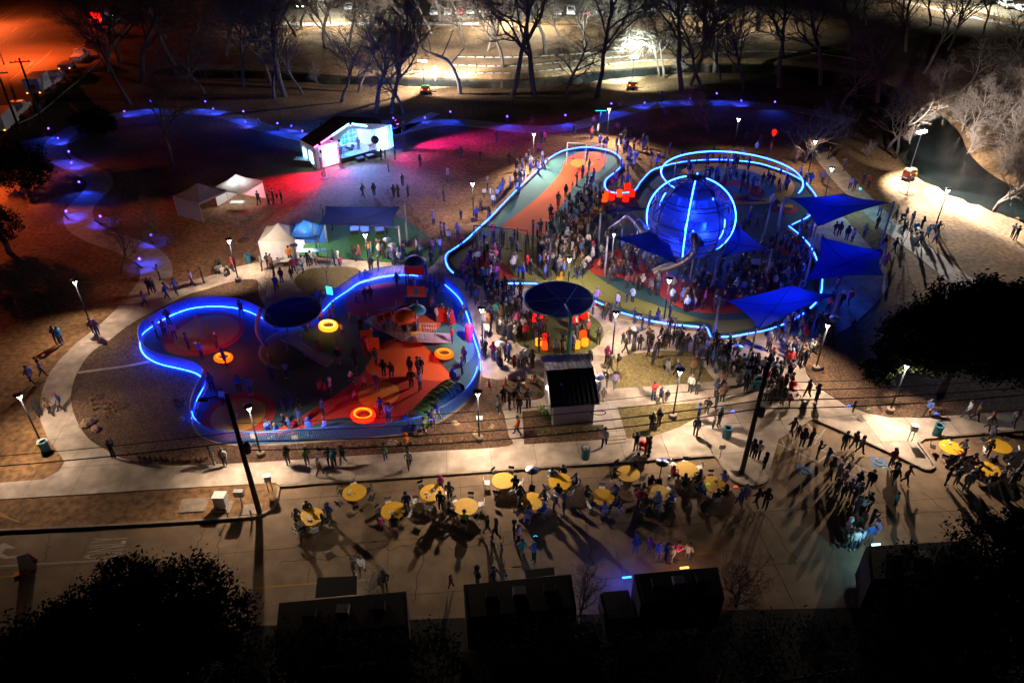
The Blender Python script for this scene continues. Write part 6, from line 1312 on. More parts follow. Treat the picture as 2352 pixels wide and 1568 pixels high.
TL = [('a', 655, 222, 'large bare tree with a thick trunk left of the creek bend', 1.05), ('b', 630, 227, 'slim bare tree just left of the thick trunk by the creek', .8), ('d', 696, 217, 'slim bare tree between the thick trunk and the leaning one', .75), ('p', 823, 211, 'pale-lit bare tree above the stage by the water', .85),
      ('d', 784, 235, 'dark bare tree leaning left behind the stage', .8), ('a', 864, 260, 'thick blue-lit tree with cut limbs behind the stage', .8), ('b', 900, 260, 'tall bare tree right of the blue-lit trunk', .95), ('e', 928, 262, 'bare tree with a long arching bough left of the light tower', .85), ('b', 907, 224, 'thin lit tree behind the arching bough', .7),
       ('c', 1175, 224, 'tall dark bare tree right of the white curved tree', 1.1), ('a', 1229, 224, 'big dark tree with twin limbs at the centre of the creek bank', 1.1), ('e', 1297, 233, 'dark crooked tree with low boughs on the creek bank', 1.05),
      ('c', 1371, 224, 'dark tree with a forked trunk left of the middle light tower', 1.05), ('q', 1515, 176, 'brightly lit drooping tree by the middle light tower', .8), ('q', 1526, 180, 'white-lit straight trunk right of the drooping tree', .9), ('c', 1566, 208, 'tall tree with a pale base right of the lit pair', 1.1),
      ('b', 1585, 196, 'pale slender tree behind the tall one', 1.0), ('d', 1610, 210, 'leaning bare tree with a bright stem', 1.0), ('a', 1642, 165, 'thick dim tree beyond the creek', 1.0), ('b', 1707, 208, 'thin bare tree at the right end of the lit bank', .8), ('d', 1707, 177, 'bare tree across the creek from the thin one', .85), ('b', 1655, 187, 'small bare tree at the water edge', .7),
      ('fan', 1626, 308, 'spreading dark tree on the lawn behind the light ring', .85), ('fan', 1847, 374, 'blue-lit fan-shaped tree with a lamp in its lower twigs', 1.05), ('a', 1885, 197, 'dim tree with a pale foot in the dark grove', 1.0), ('c', 1789, 202, 'dark tree left in the dark grove', 1.0), ('p', 2038, 344, 'warm-lit trunk beside the wide creek', .9), ('b', 2055, 364, 'leaning warm-lit trunk nearest the bank light tower', .7),
      ('a', 2016, 235, 'dark tree in the grove above the wide creek', .95), ('b', 2283, 298, 'pinkish lit tree across the wide creek', .75), ('a', 2338, 182, 'pale trunk at the right edge above the creek', .8), ('c', 2255, 94, 'dark leaning tree by the upper path', .8), ('b', 2137, 60, 'first of three dark stems left of the upper path', .9), ('c', 2071, 60, 'dark forked tree at the top right', .9), ('d', 2200, 66, 'dark slanting stem beside the upper path', .9),
      ('fan', 2283, 484, 'three-stemmed bright-lit tree on the right bank', 1.15), ('d', 247, 167, 'bare tree leaning over the street vehicles', 1.1), ('a', 277, 142, 'dark bare tree at the edge of the street', 1.0), ('c', 398, 380, 'faint bare tree on the dark lawn', .7), ('e', 277, 628, 'lit bare tree beside the winding path end', .55), ('e', 390, 561, 'short bare tree on the brown grass by the grey tent', .45),
      ('b', 774, 121, 'thin tree on the far bank below the parked cars', .85), ('a', 747, 109, 'straight trunk on the far bank left of the thin tree', .9), ('b', 966, 107, 'pale tall trunk in front of the car park', 1.15), ('p', 991, 78, 'grey trunk beside the parked dark cars', .9), ('b', 1155, 155, 'pale trunk on the far bank behind the dark fork', 1.0), ('b', 1439, 101, 'grey trunk on the far slope below a white car', .8), ('a', 1252, 124, 'faint trunk on the far slope behind the twin-limbed tree', .9), ('d', 1395, 107, 'faint leaning trunk on the far slope', .85),
      ('b', 300, 240, 'slim dark tree at the lower edge of the unlit wood', .9), ('e', 440, 120, 'bushy-crowned dark tree deep in the unlit wood', 1.1), ('d', 350, 60, 'dark leaning tree near the fire truck', 1.1), ('a', 540, 60, 'dark tree near the dim lane', 1.1), ('b', 620, 190, 'dark tree at the water, right end of the unlit wood', 1.0), ('e', 1800, 130, 'twiggy dark tree on the dim ledge', 1.0), ('e', 1930, 250, 'twiggy dark tree above the fan-shaped one', .9), ('a', 2080, 120, 'thick-crowned dark tree below the top right path', 1.0), ('e', 1990, 60, 'dark tree at the top of the grove', 1.1), ('c', 2170, 130, 'dark tree over the creek bend path', 1.0), ('a', 330, 190, 'dark tree leftmost in the unlit wood', 1.0), ('c', 400, 150, 'dark tree in the unlit wood behind the round shrub', 1.1), ('e', 470, 215, 'low twisted tree in the unlit wood', 1.0), ('b', 520, 130, 'tall dark tree near the far end of the unlit wood', 1.1), ('d', 560, 200, 'grey-branched tree at the right of the unlit wood', 1.0), ('a', 600, 110, 'dark tree before the brown slope, unlit wood', 1.1), ('e', 380, 90, 'farthest dark tree of the unlit wood', 1.2), ('c', 470, 75, 'dark tree at the top edge of the unlit wood', 1.2),
      ('a', 1950, 120, 'dark tree in the grove below the top right path', 1.0), ('b', 1850, 90, 'dark slim tree above the dim ledge', 1.0), ('c', 2120, 170, 'dark tree between the grove and the upper path', .9), ('e', 2200, 220, 'twiggy dark tree over the creek bend', .9), ('a', 1740, 70, 'dark tree at the back of the grove near the cars', 1.1), ('e', 690, 60, 'dark tree by the left end of the parked cars', 1.0), ('c', 850, 70, 'dark tree among the parked cars on the left', 1.0), ('a', 1110, 62, 'bare tree beside the red parked car', .8), ('d', 1560, 60, 'bare tree right of the white parked cars', 1.0), ('c', 1650, 40, 'tall bare tree behind the right parked cars', 1.0)]
TL += [('b', 680, 85, 'straight bare tree on the far slope beyond the creek', 0.80), ('b', 805, 95, 'crooked bare tree on the far slope beyond the creek', 0.74), ('d', 870, 112, 'slender bare tree on the far slope beyond the creek', 0.81), ('a', 930, 88, 'forked bare tree on the far slope beyond the creek', 0.80), ('d', 1065, 100, 'tall bare tree on the far slope beyond the creek', 0.71), ('b', 1120, 118, 'thin bare tree on the far slope beyond the creek', 0.70), ('d', 1200, 88, 'twisted bare tree on the far slope beyond the creek', 0.79), ('d', 1290, 98, 'bent bare tree on the far slope beyond the creek', 0.75), ('b', 1340, 112, 'broad bare tree on the far slope beyond the creek', 0.71), ('b', 1480, 92, 'gnarled bare tree on the far slope beyond the creek', 0.87), ('d', 1530, 108, 'lean bare tree on the far slope beyond the creek', 0.84), ('a', 1600, 92, 'upright bare tree on the far slope beyond the creek', 0.69), ('a', 1690, 104, 'scrawny bare tree on the far slope beyond the creek', 0.73), ('a', 1010, 52, 'knotty bare tree on the far slope beyond the creek', 0.86), ('c', 1240, 56, 'wiry bare tree on the far slope beyond the creek', 0.77), ('d', 1410, 62, 'stout bare tree on the far slope beyond the creek', 0.83)]
for k, u, v, lab, s in TL: tree(k, u, v, lab, s * (1.22 if v < 270 and u < 2000 else 1.0))
for u, v, lab, k in [(560, 550, 'leafless sapling on the mulch circle left of the blue bin', 'sap'), (966, 562, 'blue-lit sapling in the round mulch bed on the turf', 'sap'), (752, 648, 'sapling in the oval bed behind the left playground', 'sap'), (613, 693, 'violet-lit sapling by the round blue canopy', 'sap'), (324, 945, 'pale leafless sapling in the wide mulch bed', 'saw'),
                     (1210, 321, 'thin sapling left of the far swing set', 'sap'), (648, 278, 'sapling left of the stage path', 'sap'), (2083, 443, 'tiny staked sapling in the mulch circle on the bank', 'saw'), (910, 500, 'thin dark sapling in front of the navy sail', 'sap'), (2075, 560, 'young tree in the strip of grass by the east path', 'sap'), (1735, 300, 'thin sapling on the lawn behind the light ring', 'sap')]:
    tree(k, u, v, lab, .8 if u != 324 else .72, group='young saplings')
for u, v, lab, k, s in [(1690, 1392, 'warm-lit leafless shrub beside the right food truck', 'bush', .95), (1330, 1420, 'thin leafless shrub between two food trucks', 'bush', .7), (840, 1385, 'twig tips of a leafless shrub behind the left food truck', 'bush', .55), (2235, 300, 'pinkish brush on the far creek bank', 'brush', 1.7), (2200, 265, 'brown brush above the creek bend', 'brush', .9), (2330, 335, 'pale brush at the right edge of the creek', 'brush', 1.8),
                        (2222, 352, 'lit brush hanging over the near water', 'brush', .9), (2300, 398, 'white-lit brush left of the three-stemmed tree', 'brush', 1.3), (2090, 330, 'lit brush under the leaning trunks', 'brush', .6), (2345, 420, 'lit brush at the right edge of the bank', 'brush', 1.5), (1995, 360, 'tawny brush by the dark bank', 'brush', .5), (1135, 90, 'tawny upright shrub below the parked cars', 'brush', .9), (1560, 175, 'pale brush behind the bright trunks', 'brush', .8), (1000, 185, 'white-lit brush by the curved tree', 'brush', .5), (2290, 250, 'rosy brush on the slope above the far bank', 'brush', 1.6), (2345, 280, 'rosy brush at the right edge above the creek', 'brush', 1.7), (2210, 300, 'tan brush at the far water edge', 'brush', 1.2), (2300, 200, 'dim brush high on the far slope', 'brush', 1.6), (2160, 215, 'dim brush over the dark bank path', 'brush', 1.4), (730, 190, 'dark brush beside the left water', 'brush', .8)]:
    tree(k, u, v, lab, s, None, 'shrub', 'leafless shrubs', 'bare_shrub')
# the pale tree whose trunk sweeps left beside the first light tower
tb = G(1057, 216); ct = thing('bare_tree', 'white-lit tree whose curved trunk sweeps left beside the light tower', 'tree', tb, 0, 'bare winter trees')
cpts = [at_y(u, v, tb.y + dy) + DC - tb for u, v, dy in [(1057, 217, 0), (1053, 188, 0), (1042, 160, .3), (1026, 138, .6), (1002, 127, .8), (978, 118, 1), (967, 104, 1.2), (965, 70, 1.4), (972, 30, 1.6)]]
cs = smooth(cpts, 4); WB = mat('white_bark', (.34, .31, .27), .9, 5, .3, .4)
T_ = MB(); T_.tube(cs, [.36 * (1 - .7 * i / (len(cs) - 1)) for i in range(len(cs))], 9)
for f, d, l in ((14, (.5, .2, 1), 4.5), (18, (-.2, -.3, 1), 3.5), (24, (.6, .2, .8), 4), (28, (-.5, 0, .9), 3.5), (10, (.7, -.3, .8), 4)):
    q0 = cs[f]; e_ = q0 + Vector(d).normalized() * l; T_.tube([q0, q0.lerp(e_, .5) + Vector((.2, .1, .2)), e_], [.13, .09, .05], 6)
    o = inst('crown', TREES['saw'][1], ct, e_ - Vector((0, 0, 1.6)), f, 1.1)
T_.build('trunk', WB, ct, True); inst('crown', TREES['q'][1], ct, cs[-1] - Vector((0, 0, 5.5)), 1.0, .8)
# evergreens: leaves as many small faces through the crown
def evergreen(name, p, lobes, nleaf, size, label, seed, trunk=.3, th=None, cat='tree'):
    r_ = random.Random(seed); t = thing(name, label, cat, p); b = MB(); vs = []; fs = []
    tot = sum(l[3] ** 2 for l in lobes)
    for (x, y, z, r, sq) in lobes:
        n = int(nleaf * r * r / tot)
        # clumps on the lobe's shell
        cl = []
        for k in range(max(8, n // 40)):
            d = Vector((r_.gauss(0, 1), r_.gauss(0, 1), r_.gauss(0, 1))).normalized(); cl.append(Vector((x, y, z)) + Vector((d.x * r, d.y * r, d.z * r * sq)) * r_.uniform(.62, 1.05))
        for k in range(n):
            c = r_.choice(cl) + Vector((r_.gauss(0, .28), r_.gauss(0, .28), r_.gauss(0, .24))) * (r * .3 + .35)
            a = Vector((r_.gauss(0, 1), r_.gauss(0, 1), r_.gauss(0, .6))).normalized(); q = a.cross(Vector((r_.random(), r_.random(), r_.random() + .1))).normalized(); s = size * r_.uniform(.6, 1.3)
            o = len(vs); vs += [tuple(c - a * s), tuple(c + q * s * .45), tuple(c + a * s), tuple(c - q * s * .45)]; fs.append((o, o + 1, o + 2, o + 3))
    b.v, b.f, b.m = vs, fs, [0] * len(fs); b.build('crown', M['leaf'], t)
    T = MB(); h = th or max(l[2] for l in lobes); T.tube([(0, 0, -.2), (.1, 0, h * .4), (0, .1, h * .8)], [trunk, trunk * .75, trunk * .35], 8)
    for (x, y, z, r, sq) in lobes: T.tube([(0.05, 0, h * .35), (x * .5, y * .5, z * .75), (x, y, z)], [trunk * .5, trunk * .3, .04], 5)
    T.build('trunk', M['bark'], t, True); return t
def ev(u, v, z, lob, n, size, lab, seed, **k):
    c = G(u, v, z); return evergreen('evergreen_tree', Vector((c.x, c.y, 0)), [(x, y, z + dz, r, sq) for x, y, dz, r, sq in lob], n, size, lab, seed, **k)
ev(2215, 770, 5.5, [(-3.4, 0, -.4, 2.6, .8), (0, .8, .8, 3.3, .8), (3.2, .5, .3, 3.2, .8), (6, 0, 0, 3.0, .8), (1, -.6, -.8, 2.8, .7), (-2.5, -1.0, -1.2, 2.0, .7), (4.5, -1.4, -1.0, 2.6, .7), (8.5, 1, 0, 3, .8), (-5.0, -.5, -1.6, 1.3, .7), (2.5, 2, 1.5, 2.4, .7), (-1.2, .4, .2, 2.6, .8), (5.5, 1.8, .8, 2.6, .8), (-6.2, -1.2, -2.4, 1.2, .7), (7, -1.5, -.8, 2.6, .7)], 64000, .19, 'broad dark evergreen tree over the mulch at the right', 5, trunk=.35)
ev(2300, 1370, 6.0, [(0, 0, 0, 3.0, .8), (-2.8, .6, -.6, 2.2, .8), (2.8, .8, .3, 2.8, .8), (1, 2.0, .4, 2.4, .8), (-1, -2, -1, 2.6, .8), (-4.2, -.8, -1.8, 1.8, .8), (3, -2, -.8, 2.6, .8), (3.2, 3.2, .2, 1.8, .8)], 44000, .13, 'black evergreen tree in the lower right corner', 6)
ev(330, 1400, 6.5, [(0, 0, 0, 2.3, .8), (1.8, .6, .4, 1.9, .8), (-2.2, -.4, -.4, 2.0, .8), (-4.2, -1, -.8, 1.8, .8), (3.4, -.4, -.4, 1.7, .8), (0, -2, -.8, 2.4, .8), (-1, .9, .4, 1.5, .8), (-3, -2.2, -1.2, 2.2, .8), (3, -2, -1.2, 2.0, .8)], 44000, .12, 'black evergreen tree in the lower left corner', 7)
ev(60, 1560, 4.0, [(0, 0, 0, 2.4, .8), (2.5, .2, -.4, 2.0, .8), (-2, .5, .2, 2.2, .8)], 8000, .11, 'dark evergreen shrub at the bottom left edge', 12)
ev(214, 279, 1.8, [(0, 0, 0, 2.3, .8), (1.6, 0, -.2, 1.7, .8), (-1.5, .3, -.2, 1.7, .8), (0, .8, .5, 1.6, .8)], 9000, .17, 'rounded dark evergreen shrub by the winding path', 8)
ev(42, 378, 4.0, [(0, 0, 0, 3.0, .9), (-2.5, .5, 0, 2.6, .9), (1.8, -.5, -1, 1.9, .9), (-1, 0, 1.6, 2.2, .9)], 12000, .17, 'dark evergreen tree at the left edge near the street', 9)
ev(-5, 520, 3.0, [(0, 0, 0, 2.0, .9), (-1.5, 0, .5, 2.0, .9)], 6000, .15, 'dark evergreen at the left edge below the larger one', 10)
ev(620, 1530, 3.2, [(0, 0, 0, 2.0, .6), (2.5, .3, 0, 2.0, .6), (5, 0, .2, 2.0, .6), (7.5, 0, 0, 2.0, .6)], 9000, .11, 'added dark shrubs masking lit ground below the left food truck', 14)  # shrub mass added to keep the lit foreground dark
ev(1180, 1520, 3.0, [(0, 0, 0, 2.0, .6), (2.4, .3, 0, 2.0, .6), (4.8, 0, .1, 2.0, .6)], 8000, .11, 'added dark shrubs masking lit ground below the middle food truck', 15)  # also added to darken the bottom strip
ev(1660, 1540, 4.0, [(0, 0, 0, 2.6, .6), (3, .3, 0, 2.4, .6), (6, 0, .2, 2.4, .6), (-3, 0, 0, 2.2, .6)], 9000, .11, 'dark hedge of evergreen at the bottom edge', 13)
# lit leaves round the hidden lamp
# ------------------------------------------------------------------ people: one skinned body per pose, clothes by region
SKIN = objramp('skin', [(.42, .25, .17), (.33, .18, .11), (.5, .32, .24), (.14, .075, .05), (.45, .28, .2)], .6)
HAIR = objramp('hair', [(.02, .015, .012), (.05, .03, .018), (.012, .01, .01), (.16, .1, .05), (.03, .02, .015), (.09, .05, .025)], .7)
HAT = objramp('knit_hat', [(.02, .02, .03), (.03, .03, .03), (.3, .03, .04), (.05, .05, .07), (.25, .25, .24), (.05, .08, .25), (.12, .12, .13), (.3, .05, .15)], .9)
TROU = objramp('trousers', [(.02, .02, .025), (.03, .05, .1), (.015, .015, .018), (.06, .08, .13), (.1, .1, .1), (.02, .02, .022), (.2, .15, .1)], .9)
SHOE = objramp('shoes', [(.02, .02, .02), (.4, .4, .4), (.03, .02, .015)], .7)
JACK = objcol('jacket', .85)
EYE = mat('eye', (.01, .01, .01), .3)
PM = [JACK, TROU, SKIN, HAIR, SHOE, EYE, HAT]
def person_mesh(name, pose, hat=False, hood=False, coat=False):
    J = dict(pelvis=((0, 0, .95), (.16, .13), 1), belly=((0, 0, 1.1), (.165, .13), 0), chest=((0, 0, 1.28), (.185, .135), 0), neck=((0, 0, 1.46), (.07, .07), 2), head=((0, -.015, 1.58), (.09, .105), 2), crown=((0, -.01, 1.68), (.08, .095), 2))
    for s, n in ((-1, 'L'), (1, 'R')):
        J['sh' + n] = ((s * .18, 0, 1.41), (.085, .085), 0); J['el' + n] = ((s * .245, .02, 1.14), (.066, .066), 0); J['wr' + n] = ((s * .235, -.06, .91), (.048, .048), 0); J['ha' + n] = ((s * .225, -.085, .82), (.036, .045), 2)
        J['hip' + n] = ((s * .095, 0, .88), (.105, .11), 1); J['kn' + n] = ((s * .105, -.01, .5), (.075, .08), 1); J['an' + n] = ((s * .11, .02, .1), (.056, .06), 1); J['to' + n] = ((s * .12, -.15, .045), (.05, .04), 4)
    def setp(k, p): J[k] = (p, J[k][1], J[k][2])
    if pose == 'pocket':
        for s, n in ((-1, 'L'), (1, 'R')): setp('el' + n, (s * .29, .07, 1.13)); setp('wr' + n, (s * .2, -.1, .98)); setp('ha' + n, (s * .15, -.12, .95))
    if pose == 'walk':
        setp('knL', (-.1, -.14, .52)); setp('anL', (-.1, -.22, .12)); setp('toL', (-.11, -.38, .08)); setp('knR', (.1, .05, .5)); setp('anR', (.1, .28, .16)); setp('toR', (.11, .17, .045))
        setp('elL', (-.25, .12, 1.16)); setp('wrL', (-.24, .12, .92)); setp('haL', (-.23, .1, .83)); setp('elR', (.25, -.08, 1.16)); setp('wrR', (.23, -.24, .98)); setp('haR', (.22, -.31, .92))
    if pose == 'phone':
        for s, n in ((-1, 'L'), (1, 'R')): setp('el' + n, (s * .25, -.12, 1.22)); setp('wr' + n, (s * .1, -.3, 1.42)); setp('ha' + n, (s * .06, -.34, 1.5))
    if pose == 'sit':
        for k in J: p = J[k][0]; setp(k, (p[0], p[1], p[2] - .42))
        for s, n in ((-1, 'L'), (1, 'R')): setp('hip' + n, (s * .1, -.03, .5)); setp('kn' + n, (s * .13, -.45, .5)); setp('an' + n, (s * .13, -.45, .1)); setp('to' + n, (s * .13, -.6, .045)); setp('el' + n, (s * .26, -.12, .78)); setp('wr' + n, (s * .15, -.36, .74)); setp('ha' + n, (s * .1, -.43, .76))
        setp('belly', (0, -.02, .68)); setp('chest', (0, -.04, .88)); setp('pelvis', (0, 0, .53)); setp('neck', (0, -.06, 1.05)); setp('head', (0, -.09, 1.17)); setp('crown', (0, -.09, 1.27))
        for s, n in ((-1, 'L'), (1, 'R')): setp('sh' + n, (s * .18, -.05, 1.0))
    if coat:
        for k, a in (('belly', .2), ('pelvis', .2), ('chest', .205)): J[k] = (J[k][0], (a, a * .8), 0)
        for n in 'LR': J['hip' + n] = (J['hip' + n][0], (.125, .13), 0); J['el' + n] = (J['el' + n][0], (.075, .075), 0)
    E = [('pelvis', 'belly'), ('belly', 'chest'), ('chest', 'neck'), ('neck', 'head'), ('head', 'crown')]
    for n in 'LR': E += [('chest', 'sh' + n), ('sh' + n, 'el' + n), ('el' + n, 'wr' + n), ('wr' + n, 'ha' + n), ('pelvis', 'hip' + n), ('hip' + n, 'kn' + n), ('kn' + n, 'an' + n), ('an' + n, 'to' + n)]
    K = list(J); me = bpy.data.meshes.new('sk'); me.from_pydata([J[k][0] for k in K], [(K.index(a), K.index(c)) for a, c in E], []); o = bpy.data.objects.new('sk', me); COL.objects.link(o)
    md = o.modifiers.new('Skin', 'SKIN'); md.use_smooth_shade = True; md.branch_smoothing = .3
    for i, k in enumerate(K): me.skin_vertices[0].data[i].radius = J[k][1]; me.skin_vertices[0].data[i].use_root = (k == 'pelvis')
    sb = o.modifiers.new('s', 'SUBSURF'); sb.levels = 1; sb.render_levels = 1
    bpy.context.view_layer.update(); m2 = bpy.data.meshes.new_from_object(o.evaluated_get(bpy.context.evaluated_depsgraph_get())); bpy.data.objects.remove(o)
    b = MB(); b.v = [tuple(v.co) for v in m2.vertices]; b.f = [tuple(p.vertices) for p in m2.polygons]
    segs = [(Vector(J[a][0]), Vector(J[c][0]), J[c][2] if c not in ('neck',) else 0, max(J[a][1]) + max(J[c][1])) for a, c in E]
    for p in m2.polygons:
        c = p.center; best = 9; mi = 0
        for a, q, m_, r in segs:
            d = q - a; t = max(0, min(1, (c - a).dot(d) / d.length_squared)); dist = (c - a - d * t).length - r * .5
            if dist < best: best = dist; mi = m_
        b.m.append(mi)
    H = Vector(J['head'][0]); rot = Matrix.Identity(4)
    # hair cap or knitted hat, nose, eyes, ears
    cap = []; n = 12
    if hood: b.lathe([(.10, -.16), (.15, -.06), (.155, .04), (.13, .12), (.07, .165), (0, .175)], n, tuple(H + Vector((0, .025, .03))), 0)
    elif hat: b.lathe([(.125, .02), (.128, .07), (.11, .13), (.06, .17), (0, .18)], n, tuple(H + Vector((0, .005, .02))), 6); b.lathe([(.035, .16), (.04, .2), (0, .235)], 6, tuple(H + Vector((0, .005, .02))), 6)
    else:
        vs = []; 
        b.lathe([(.112, .03), (.118, .08), (.1, .13), (.055, .16), (0, .168)], n, tuple(H + Vector((0, .012, .01))), 3); b.lathe([(.07, -.13), (.105, -.08), (.108, .0), (.11, .06)], n, tuple(H + Vector((0, .035, .01))), 3)
    b.add([tuple(H + Vector(p)) for p in [(0, -.135, -.005), (-.016, -.105, -.02), (.016, -.105, -.02), (0, -.1, .04)]], [(0, 1, 3), (0, 3, 2), (0, 2, 1)], 2)
    for s in (-.035, .035): b.box(tuple(H + Vector((s, -.108, .03))), (.022, .012, .012), m=5)
    b.box(tuple(H + Vector((0, -.107, -.045))), (.045, .01, .01), m=5)
    for s in (-1, 1): b.box(tuple(H + Vector((s * .1, .0, .01))), (.02, .035, .05), m=2)
    # fingers and thumb
    for n_ in 'LR':
        w, h = Vector(J['wr' + n_][0]), Vector(J['ha' + n_][0]); d = (h - w).normalized(); sx = d.cross(Vector((0, 1, 0))); sx = sx.normalized() if sx.length > .1 else Vector((1, 0, 0)); s = -1 if n_ == 'L' else 1; side = Vector((0, -1, 0)) if abs(d.z) > .6 else Vector((1, 0, 0))
        side = (side - d * side.dot(d)).normalized(); curl = d.cross(side) * (s)
        for k, l in enumerate((.062, .072, .067, .052)):
            o_ = h + side * (.024 - .016 * k) + d * .015; b.tube([o_, o_ + d * l * .6, o_ + d * l * .9 + curl * l * .25], [.009, .009, .007], 4, 2)
        b.tube([h + side * .03 - d * .01, h + side * .055 + d * .02, h + side * .055 + d * .05], [.011, .01, .008], 4, 2)
    if pose == 'phone': 
        hL, hR = Vector(J['haL'][0]), Vector(J['haR'][0]); b.box(tuple((hL + hR) / 2 + Vector((0, -.04, .05))), (.16, .012, .08), m=5)
    me3 = b.mesh(name, PM); me3.polygons.foreach_set('use_smooth', [True] * len(me3.polygons)); return me3
PMESH = {'s': [person_mesh('person_standing', 'stand'), person_mesh('person_standing_hat', 'stand', hat=True), person_mesh('person_standing_hood', 'stand', hood=True, coat=True)],
         'h': [person_mesh('person_pockets', 'pocket'), person_mesh('person_pockets_hat', 'pocket', hat=True, coat=True), person_mesh('person_pockets_hood', 'pocket', hood=True)],
         'w': [person_mesh('person_walking', 'walk'), person_mesh('person_walking_hat', 'walk', hat=True, coat=True)],
         'f': [person_mesh('person_phone', 'phone'), person_mesh('person_phone_hat', 'phone', hat=True)],
         'i': [person_mesh('person_sitting', 'sit'), person_mesh('person_sitting_hat', 'sit', hat=True)]}
PC = dict(k=('black coat', (.018, .018, .02)), n=('navy jacket', (.02, .03, .07)), g=('grey jacket', (.16, .16, .17)), b=('blue jacket', (.05, .1, .35)), B=('pale blue jacket', (.35, .45, .6)), w=('white jacket', (.45, .44, .42)), r=('red jacket', (.5, .03, .03)), p=('pink jacket', (.6, .08, .25)), m=('maroon jacket', (.17, .03, .035)),
          t=('teal jacket', (.04, .25, .27)), G=('green jacket', (.06, .14, .05)), o=('orange jacket', (.55, .16, .03)), y=('yellow safety vest', (.6, .55, .03)), l=('lilac jacket', (.3, .2, .38)), c=('brown coat', (.16, .09, .05)))
def RG(i, j):
    V0 = [0, 395, 790, 1173.3][j]
    return lambda x, y: (588 * i + .2519 * x, V0 + .2519 * y)
Z7 = lambda x, y: (1084 + x * .1407, 643 + y * .1407)
